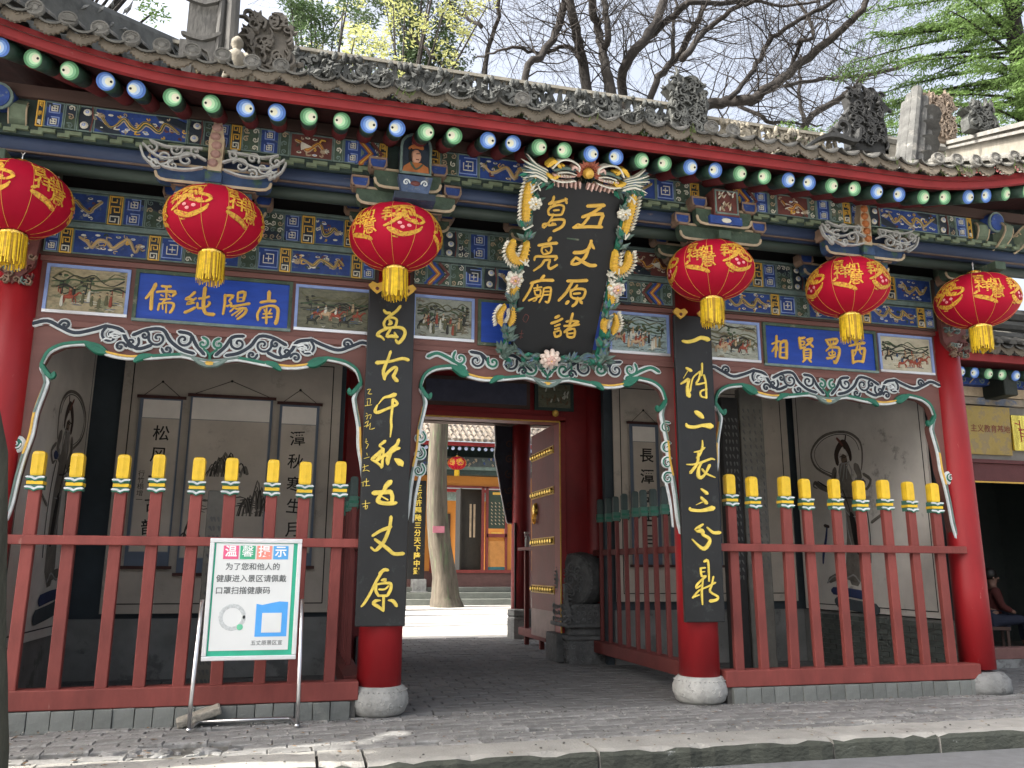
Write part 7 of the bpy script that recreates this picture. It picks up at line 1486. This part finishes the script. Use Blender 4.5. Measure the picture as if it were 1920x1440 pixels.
# wall with openings: door 2.95..4.0 open ; panels right
k=MB(); k.box(-4,2.35,Yh,Yh+.15,1.25,5.0,0); k.box(2.35,14,Yh,Yh+.15,4.63,5.05,0); k.box(2.35,2.75,Yh,Yh+.15,1.25,4.63,0); k.box(5.0,14,Yh,Yh+.15,1.25,2.65,0); k.box(5.9,14,Yh,Yh+.15,2.65,4.63,0); k.build('wall',orange_wall,FH)
k=MB()
for x in (2.75,3.0,4.85,5.02,5.82): k.box(x-.05,x+.05,Yh-.08,Yh+.05,1.25,4.63,0)
k.box(2.7,6.2,Yh-.08,Yh+.05,4.57,4.65,0); k.box(5.0,5.85,Yh-.08,Yh+.0,2.60,2.74,0); k.box(2.7,6.2,Yh-.1,Yh+.05,1.18,1.30,0); k.build('door_frame',M('hall_red',(.17,.03,.025),.6),FH)
k=MB(); k.box(5.08,5.78,Yh-.04,Yh,2.95,4.50,0); k.box(5.08,5.78,Yh-.04,Yh,1.42,2.45,1); k.box(5.08,5.78,Yh-.05,Yh,1.3,1.42,2); fr=frame((0,Yh-.04,0))
random.seed(4)
for c_ in range(4):
    for q in range(7): k.ribbon(fr,[(5.2+.16*c_,4.0-.14*q,.04),(5.24+.16*c_,3.95-.14*q,.03)],.004,3,0,1)
k.build('door_panel',[M('panel_dark_green',(.03,.05,.035),.6),M('panel_orange',(.45,.2,.05),.6),M('panel_teal',(.03,.12,.13),.6),tan_l],FH)
k=MB(); k.box(5.2,5.66,Yh-.06,Yh-.04,2.66,2.80); k.box(5.25,5.6,Yh-.06,Yh-.04,4.32,4.42); k.build('small_sign',gold2,FH)
k=MB(); k.box(4.0,4.9,Yh+.4,Yh+.5,1.25,4.57,0); k.box(3.95,4.02,Yh+.2,Yh+1.2,1.25,4.57,0)
for q in range(2): k.box(4.38+.16*q,4.46+.16*q,Yh+.38,Yh+.4,2.6,3.95,1)
k.build('open_door_leaf',[M('dark_door_leaf',(.025,.022,.016),.6),tan_l],FH)
k=MB(); k.box(-4,14,Yh-.5,Yh+.1,5.05,5.25,0); k.box(-4,14,Yh-.7,Yh,5.38,5.75,1); k.box(-4,14,Yh-.6,Yh,5.25,5.38,2); fr=frame((0,Yh-.71,0)); random.seed(2)
for q in range(90): k.ribbon(fr,swirl(random.uniform(1,9),random.uniform(5.42,5.7),.05,1,1,q,.03),.01,random.choice((3,4,5)),0,1)
k.build('painted_beam',[green_dk,M('hall_beam',(.06,.075,.075),.7,var=.3,scale=6),teal,tan_l,teal,blue],FH)
for q in range(34):
    k=MB() if q==0 else None
    x=1.2+.265*q
    if q==0:
        k.tube([(0,0,0),(0,1.1,.3)],.075,10,0); k.prism([(.07*math.cos(2*math.pi*j/14),.07*math.sin(2*math.pi*j/14)) for j in range(14)],frame((0,-.0,0)),-.01,.02,1); h0=k.build('rafter',[navy,M('rafter_white_blue',(.45,.55,.75),.5)],FH); h0.location=(x,Yh-1.3,6.0)
    else: link('rafter',h0.data,FH,(x,Yh-1.3,6.0))
k=MB(); k.box(-4,14,Yh-1.45,Yh-1.35,6.10,6.24); k.build('eave_fascia',red_eave,FH)
k=MB(); k.box(-4,14,Yh-1.4,Yh+.4,6.11,6.16); k.box(-4,14,Yh-.1,Yh+.1,5.7,6.3); k.build('soffit_board',M('hall_dark_green',(.02,.04,.035),.7),FH)
k=MB(); random.seed(3)
for r_ in range(11):
    for c_ in range(46):
        y0=Yh-1.6+r_*.45; z0=6.30+r_*.245; x=-.5+c_*.24+random.uniform(-.02,.02)
        n=4
        for q in range(n):
            a0=math.pi*q/n; a1=math.pi*(q+1)/n; j=random.uniform(-.01,.01)
            k.quad((x+.075*math.cos(a0),y0,z0+.075*math.sin(a0)+j),(x+.075*math.cos(a1),y0,z0+.075*math.sin(a1)+j),(x+.062*math.cos(a1),y0+.5,z0+.25+.062*math.sin(a1)),(x+.062*math.cos(a0),y0+.5,z0+.25+.062*math.sin(a0)))
        if r_==0 : k.poly([(x+.10*math.cos(R_(t_)),y0-.01,z0+.06+.12*math.sin(R_(t_))) for t_ in range(180,361,30)])
k.quad((-4,Yh-1.6,6.26),(14,Yh-1.6,6.26),(14,Yh+3.4,9.0),(-4,Yh+3.4,9.0))
o=k.build('roof',M('far_tile',(.17,.14,.11),.85,var=.5,scale=6,bump=.4,col2=(.12,.11,.10),c2amt=.5,c2scale=5),FH)
# second court building seen through the far door
IH=thing('inner_hall','small sunlit hall seen through the open door of the far hall','hall',(0,0,0))
k=MB(); k.box(3.5,9,36,36.2,0.6,4.9,0); k.box(3.5,9,35.2,35.9,4.9,5.3,1); k.box(3.5,9,35.0,35.8,5.3,5.45,2); k.quad((3.5,34.8,5.5),(9,34.8,5.5),(9,38,7.4),(3.5,38,7.4),3); k.box(4.4,5.5,35.9,36.0,1.2,4.2,4); k.box(4.2,4.4,35.9,36.0,1.2,4.5,5); k.box(3.5,9,34,36,0,.7,6)
k.build('hall_body',[orange_wall,teal,red_eave,tile_m,lattice_m,red_in,stone_l],IH)
k=MB()
for q in range(4): k.box(4.5+.28*q,4.56+.28*q,35.85,35.9,1.2,2.6)
k.build('railing',silver,IH)
# floor inside far hall / beyond is courtyard
# lanterns on the far hall
for (x,lb) in ((3.55,'small red lantern hanging under the far hall eave, right of the tree trunk'),(1.55,'small red lantern hanging under the far hall eave, left of the tree trunk')):
    o=copy_tree(l0); o.scale=(.82,.82,.82); o.location=(x,Yh-1.0,5.45); o.rotation_euler=(0,0,.2); tag(o,lb,'lantern','lanterns of the far hall')
# pillar with vertical couplet
cb=thing('couplet_board','narrow black couplet board with small gold characters on the far hall, left of the tree','board',(0,0,0))
k=MB(); k.box(1.70,2.40,24.32,24.4,.95,4.75); k.build('board',black_wood,cb)
for q,ch in enumerate('三顧許驅馳三分天下隆中對'): text('character',ch,.27,gold,cb,front(2.10,24.315,4.44-.292*q),bold=.006,ext=.005)
k=MB(); k.box(1.95,2.5,24.3,24.8,-.02,.95); k.box(1.9,2.55,24.25,24.85,.45,.5); k.build('pedestal',stone,FH,bevel=.02)
# ================================================================ TREES
def tree_mesh_trunk(pts,rs,n=12,seed=1,name='trunk',mat=bark,parent=None,rough=.12):
    random.seed(seed); P=[Vector(p) for p in pts]; k=MB(); prev=None; i0=0; M_=len(P)
    C=[]
    for i in range(M_-1):
        for q in range(4): C.append((P[i].lerp(P[i+1],q/4),rs[i]+(rs[i+1]-rs[i])*q/4))
    C.append((P[-1],rs[-1]))
    for i,(p,r) in enumerate(C):
        for j in range(n):
            t=2*math.pi*j/n; rr=r*(1+rough*math.sin(3*t+1)+rough*.6*math.sin(7*t+i*.2)+random.uniform(-.02,.02)); k.v.append((p.x+rr*math.cos(t),p.y+rr*math.sin(t),p.z))
    for i in range(len(C)-1):
        for j in range(n): k.f.append((i*n+j,i*n+(j+1)%n,(i+1)*n+(j+1)%n,(i+1)*n+j)); k.m.append(0)
    return k.build(name,mat,parent,True)
TT=thing('cypress_tree','old cypress in the courtyard with pale twisted bark, seen through the doorway','tree',(0,0,0))
tree_mesh_trunk([(2.95,22.3,-.02),(2.88,22.3,.35),(2.84,22.3,1.0),(2.62,22.3,2.2),(2.50,22.3,3.4),(2.46,22.3,5.0),(2.52,22.3,7.0),(2.6,22.3,9.5),(2.7,22.3,13)],[.62,.50,.43,.41,.38,.36,.34,.30,.2],20,4,mat=bark_l,parent=TT,rough=.08)
k=MB(); k.box(2.30,2.72,21.82,21.86,2.62,2.86); k.build('bark_tag',M('tag_pink',(.35,.12,.16),.6),TT)
def leaf_cloud(name,centers,n,size,mat,parent,seed,droop=0.,flat=.5):
    random.seed(seed); k=MB()
    for i in range(n):
        c,r=random.choice(centers); 
        while True:
            d=Vector((random.uniform(-1,1),random.uniform(-1,1),random.uniform(-1,1)))
            if d.length<1: break
        p=Vector(c)+Vector((d.x*r[0],d.y*r[1],d.z*r[2])); s=size*random.uniform(.5,1.3)
        a=Vector((random.gauss(0,1),random.gauss(0,1),random.gauss(0,flat)-droop)).normalized(); b=a.cross(Vector((random.gauss(0,1),random.gauss(0,1),random.gauss(0,1)))).normalized()*.38
        k.v+=[tuple(p),tuple(p+a*s*.5+b*s*.5),tuple(p+a*s),tuple(p+a*s*.5-b*s*.5)]; q=len(k.v)-4; k.f.append((q,q+1,q+2,q+3)); k.m.append(0)
    return k.build(name,mat,parent)
random.seed(50)
leaf_cloud('crown',[((2.6+random.uniform(-2,2),22.3+random.uniform(-2,2),12+random.uniform(-1.5,3)),(1.1,1.1,.8)) for _ in range(26)],7000,.22,leaf_g,TT,5)
# bare trees behind the gate
def grow(k,p,d,r,depth,rng,lenf=1.):
    n=rng.randint(4,6); pts=[p]; rs=[r]; seg=lenf*(.16+.10*depth)
    for i in range(n):
        d=(d+Vector((rng.gauss(0,.20),rng.gauss(0,.2),rng.gauss(.03,.18)))).normalized(); p=p+d*seg; pts.append(p); rs.append(max(.0028,r*(1-.75*(i+1)/n)))
        if depth>0 and rng.random()<.72:
            dd=(d+Vector((rng.gauss(0,.7),rng.gauss(0,.5),rng.gauss(.05,.6)))).normalized(); grow(k,p,dd,max(.004,rs[-1]*.7),depth-1,rng,lenf)
    k.tube(pts,rs,3 if r<.02 else 5,0,False)
names={'A':'bare spreading tree with dark forked limbs behind the middle of the roof','B':'bare tree with long slanting limbs behind the right half of the roof','C':'thin bare tree rising behind the right end of the ridge','D':'thin bare tree among the yellow leaves behind the roof centre','E':'slender twiggy tree behind the left part of the ridge','F':None}
trees={}
for tg_,pts in LIMBS:
    if tg_=='F': continue
    trees.setdefault(tg_,[]).append(pts)
for tg_,limbs in trees.items():
    rng=random.Random(ord(tg_))
    T=thing('bare_tree',names[tg_],'tree',(0,0,0),0,'bare trees behind the gate')
    # common trunk below the roof line
    base=limbs[0][0]; bx=sum(l[0][0] for l in limbs)/len(limbs)*.5+limbs[0][0][0]*.5; by=limbs[0][0][1]; 
    zm=min(l[0][2] for l in limbs); roots=[l for l in limbs if l[0][2]<zm+1.6]
    bx=sum(l[0][0] for l in roots)/len(roots); bz=min(l[0][2] for l in roots)
    rt_=max(l[0][3] for l in roots)
    fx=bx if (bx<.2 or bx>6.4) else (6.9 if tg_=='A' else .2)
    k=MB(); k.tube([(fx,by,-.3),(fx+.1,by,6.8),(bx,by,bz*.72)],[rt_*1.9,rt_*1.6,rt_*1.35],12)
    for l in roots: k.tube([(bx,by,bz*.70),((bx+l[0][0])/2,(by+l[0][1])/2,(bz*.7+l[0][2])/2-.3),tuple(l[0][:3])],[rt_*1.1,l[0][3]*1.05,l[0][3]],9)
    k.build('trunk',bark,T,True)
    tw=MB()
    for l in limbs:
        P=[Vector(q[:3]) for q in l]; Rr=[q[3] for q in l]
        C=cat([(p.x,p.y,p.z) for p in P],4); RRr=[]
        for i in range(len(P)-1):
            for q in range(4): RRr.append(Rr[i]+(Rr[i+1]-Rr[i])*q/4)
        RRr.append(Rr[-1]); C=[Vector(c)+Vector((rng.gauss(0,.03),rng.gauss(0,.03),rng.gauss(0,.02))) for c in C]
        k=MB(); k.tube(C,[r*.92 for r in RRr],9); k.build('limb',bark,T,True)
        for i in range(3,len(C)-1):
            for rep in range(2):
                if rng.random()<.48:
                    dd=(C[i+1]-C[i]).normalized(); nd=(dd*.5+Vector((rng.gauss(0,.8),rng.gauss(0,.5),rng.gauss(.1,.7)))).normalized(); grow(tw,C[i],nd,max(.007,min(.026,RRr[i]*.28)),2,rng,1.25)
    o=tw.build('twigs',bark,T); o['kind']='stuff'
# yellow-green leafed trees behind the ridge
def leafy(name,label,base,cs,n,size,mat,seed,h,group=None,droop=0.):
    T=thing(name,label,'tree',(0,0,0),0,group); k=MB(); k.tube([(base[0],base[1],-.3),(base[0]+.1,base[1],h*.5),(base[0],base[1],h)],[.32,.26,.10],10)
    for c,r in cs[:14]: k.tube([(base[0],base[1],h*.75),tuple((Vector(base+(h*.85,))+Vector(c))/2+Vector((0,0,-.4))),c],[.10,.05,.015],5)
    k.build('trunk',bark,T,True); o=leaf_cloud('crown',cs,n,size,mat,T,seed,droop); return T
random.seed(61)
def ctrs(x0,x1,y0,y1,z0,z1,n,r): return [((random.uniform(x0,x1),random.uniform(y0,y1),random.uniform(z0,z1)),(r*random.uniform(.7,1.3),r*random.uniform(.7,1.3),r*random.uniform(.5,1.))) for _ in range(n)]
leafy('evergreen_tree','grey green cypress behind the middle left of the carved ridge',(.7,20.),ctrs(-1.2,2.6,19,21,19.0,25.5,46,.75),15000,.17,leaf_g,6,22)
leafy('spring_tree','tree with sparse fresh yellow leaves behind the carved ridge, left of the bare trees',(.1,17.),ctrs(-1.9,3.0,15.5,18,15.5,23.0,70,.42),3600,.17,leaf_y,7,18)
leafy('evergreen_tree','small dark cypress behind the ridge, low beside the yellow leaves',(.9,20.4),ctrs(3.2,4.8,19.5,20.5,17.5,19.6,10,.5),2600,.16,leaf_g,16,18)
leafy('spring_tree','tree with grey green and yellow foliage behind the left ridge end pillar',(-2.6,12.),ctrs(-3.6,-1.9,11.3,12.7,13.2,16.5,26,.42),6500,.12,leaf_g,8,14)
leafy('spring_tree','faint yellow leaved tree top above the left ridge end',(-2.3,13.),ctrs(-3.2,-1.4,12.3,13.7,13.6,17.6,26,.3),700,.15,leaf_y,9,15)
leafy('cedar_tree','green cedar branch tips at the top left corner above the left roof',(-7.5,5.6),ctrs(-6.6,-5.5,4.8,6,11.0,12.4,10,.25),1400,.09,leaf_c,10,11)
# cedar at the right: drooping feathery sprays
CT=thing('cedar_tree','bright green cedar with drooping feathery branches at the top right corner','tree',(0,0,0)); rng=random.Random(4)
k=MB(); k.tube([(19.2,10,-.3),(19.0,10,8),(18.6,10,15),(18.3,10,26)],[.5,.42,.3,.12],10); k.build('trunk',bark,CT,True)
br=MB(); lf=MB()
def spray(p,d,L_,rng):
    side=d.cross(Vector((0,0,1))).normalized(); n=int(L_/.075)
    for i in range(n):
        t=i/n; q=p+d*L_*t+Vector((0,0,-.35*L_*t*t)); 
        for s_ in (-1,1):
            ll=.34*(1-.6*t)*rng.uniform(.6,1.2); a=(side*s_+d*.5+Vector((rng.gauss(0,.15),rng.gauss(0,.15),-.35+rng.gauss(0,.15)))).normalized()
            m_=max(2,int(ll/.075))
            for j in range(m_):
                c=q+a*ll*j/m_+Vector((0,0,-.10*(j/m_)**2)); e=(a+Vector((rng.gauss(0,.5),rng.gauss(0,.5),rng.gauss(-.2,.5)))).normalized(); w=e.cross(Vector((rng.gauss(0,1),rng.gauss(0,1),rng.gauss(0,1)))).normalized()*.022; sz=rng.uniform(.07,.13)
                i0=len(lf.v); lf.v+=[tuple(c-w),tuple(c+w),tuple(c+e*sz+w*.3),tuple(c+e*sz-w*.3)]; lf.f.append((i0,i0+1,i0+2,i0+3)); lf.m.append(0)
for i in range(100):
    z=12.6+i*.11; a=rng.uniform(2.2,4.6); ln=rng.uniform(2.2,4.6)*(1.12 if z>14.5 else 1.15); d=Vector((math.cos(a),math.sin(a)*.9,.10)).normalized(); st_=Vector((18.6,10,z)); pts=[st_+d*ln*t+Vector((0,0,-.7*t*t)) for t in (0,.25,.5,.75,1)]
    br.tube(pts,[.07,.05,.04,.025,.01],5,0,False)
    for j in range(int(ln/.24)):
        t=.15+.85*j/max(1,int(ln/.24)-1); p=st_+d*ln*t+Vector((0,0,-.7*t*t)); dd=(d+d.cross(Vector((0,0,1)))*rng.choice((-1,1))*rng.uniform(.3,1.2)).normalized(); spray(p,dd,rng.uniform(.45,.95),rng)
br.build('branches',bark,CT,True); lf.build('crown',leaf_c,CT)
# low foliage between ridges on the right
leafy('evergreen_tree','green treetop behind the ridge, between the dark beast and the stepped tiles',(9.3,8.5),ctrs(8.8,10.6,8,9,11.0,12.2,14,.4),4200,.10,leaf_c,12,10)
# street tree at the left edge: trunk in view, crown above the frame shades the right of the pavement
ST=thing('street_tree','dark tree trunk at the left edge of the photo standing on the kerb','tree',(0,0,0))
tree_mesh_trunk([(-4.57,-1.88,-.1),(-4.58,-1.88,.25),(-4.68,-1.88,1.0),(-4.78,-1.95,2.2),(-5.2,-2.4,4.0),(-5.6,-3.0,7.0),(-5.8,-3.2,9.5)],[.165,.135,.125,.12,.12,.11,.09],14,6,parent=ST,mat=M('street_bark',(.06,.06,.045),.95,var=.3,scale=6,bump=.8,stretch=(1,1,.3)))

random.seed(91)
cs=[((random.uniform(-9.3,-.2),random.uniform(-4.0,-1.5),random.uniform(8.3,9.6)),(.75,.5,.35)) for _ in range(150)]
k=MB()
for c,_ in cs[::6]: k.tube([(-5.8,-3.0,8.4),((c[0]-5.8)/2,(c[1]-3)/2,(c[2]+8.6)/2),c],[.08,.05,.02],5)
k.build('branches',MATS['street_bark'],ST)
leaf_cloud('crown',cs,36000,.27,leaf_g,ST,31)
# unseen hall added on the left: its roof keeps the sun off the left bay
AH=thing('added_shade_hall','unseen tiled hall added left of the gate to shade the left bay','hall',(0,0,0))
k=MB(); k.box(-16,-8.2,1.0,8,0,5.2,0); k.build('wall',grime,AH)
k=MB(); k.quad((-16.5,-2.0,5.6),(-7.6,-2.0,5.6),(-7.6,4.2,8.6),(-16.5,4.2,8.6)); k.quad((-16.5,4.2,8.6),(-7.6,4.2,8.6),(-7.6,9,5.8),(-16.5,9,5.8)); k.poly([(-7.6,-2.0,5.5),(-7.6,4.2,8.55),(-7.6,9,5.7)]); k.build('roof',tile_m,AH)
for x in (-15.5,-12,-8.6): k=MB(); k.lathe([(.2,0),(.2,5.4)],(x,-.4,0),14); k.build('column',red_col,AH)

# litter, grit and fallen leaves on paving and kerb
random.seed(71); k=MB()
for i in range(900):
    x=random.uniform(-5.2,6.5); y=random.choice((random.uniform(-1.6,-.25),random.uniform(-2.0,-1.2),random.gauss(-.28,.05))); s_=random.uniform(.004,.014)
    k.blob(frame((x,y,.004),(1,0,0),(0,1,0)),0,0,s_,s_*.7,s_*.6,random.choice((0,0,1)),5,jit=.3,rot=random.uniform(0,3))
for i in range(160):
    x=random.uniform(-5.2,6.5); y=random.uniform(-2.0,-.2); a=random.uniform(0,6.3); l=random.uniform(.015,.035); c,q=math.cos(a)*l,math.sin(a)*l
    k.poly([(x-c,y-q,.008),(x+q*.4,y-c*.4,.014),(x+c,y+q,.010),(x-q*.4,y+c*.4,.012)],2)
o=k.build('fallen_litter',[mortar,M('pale_grit',(.3,.29,.26),.9),M('dead_leaf',(.16,.10,.05),.8,var=.4)]); o['label']='grit and dead leaves scattered over paving and kerb'; o['kind']='stuff'; o['category']='litter'
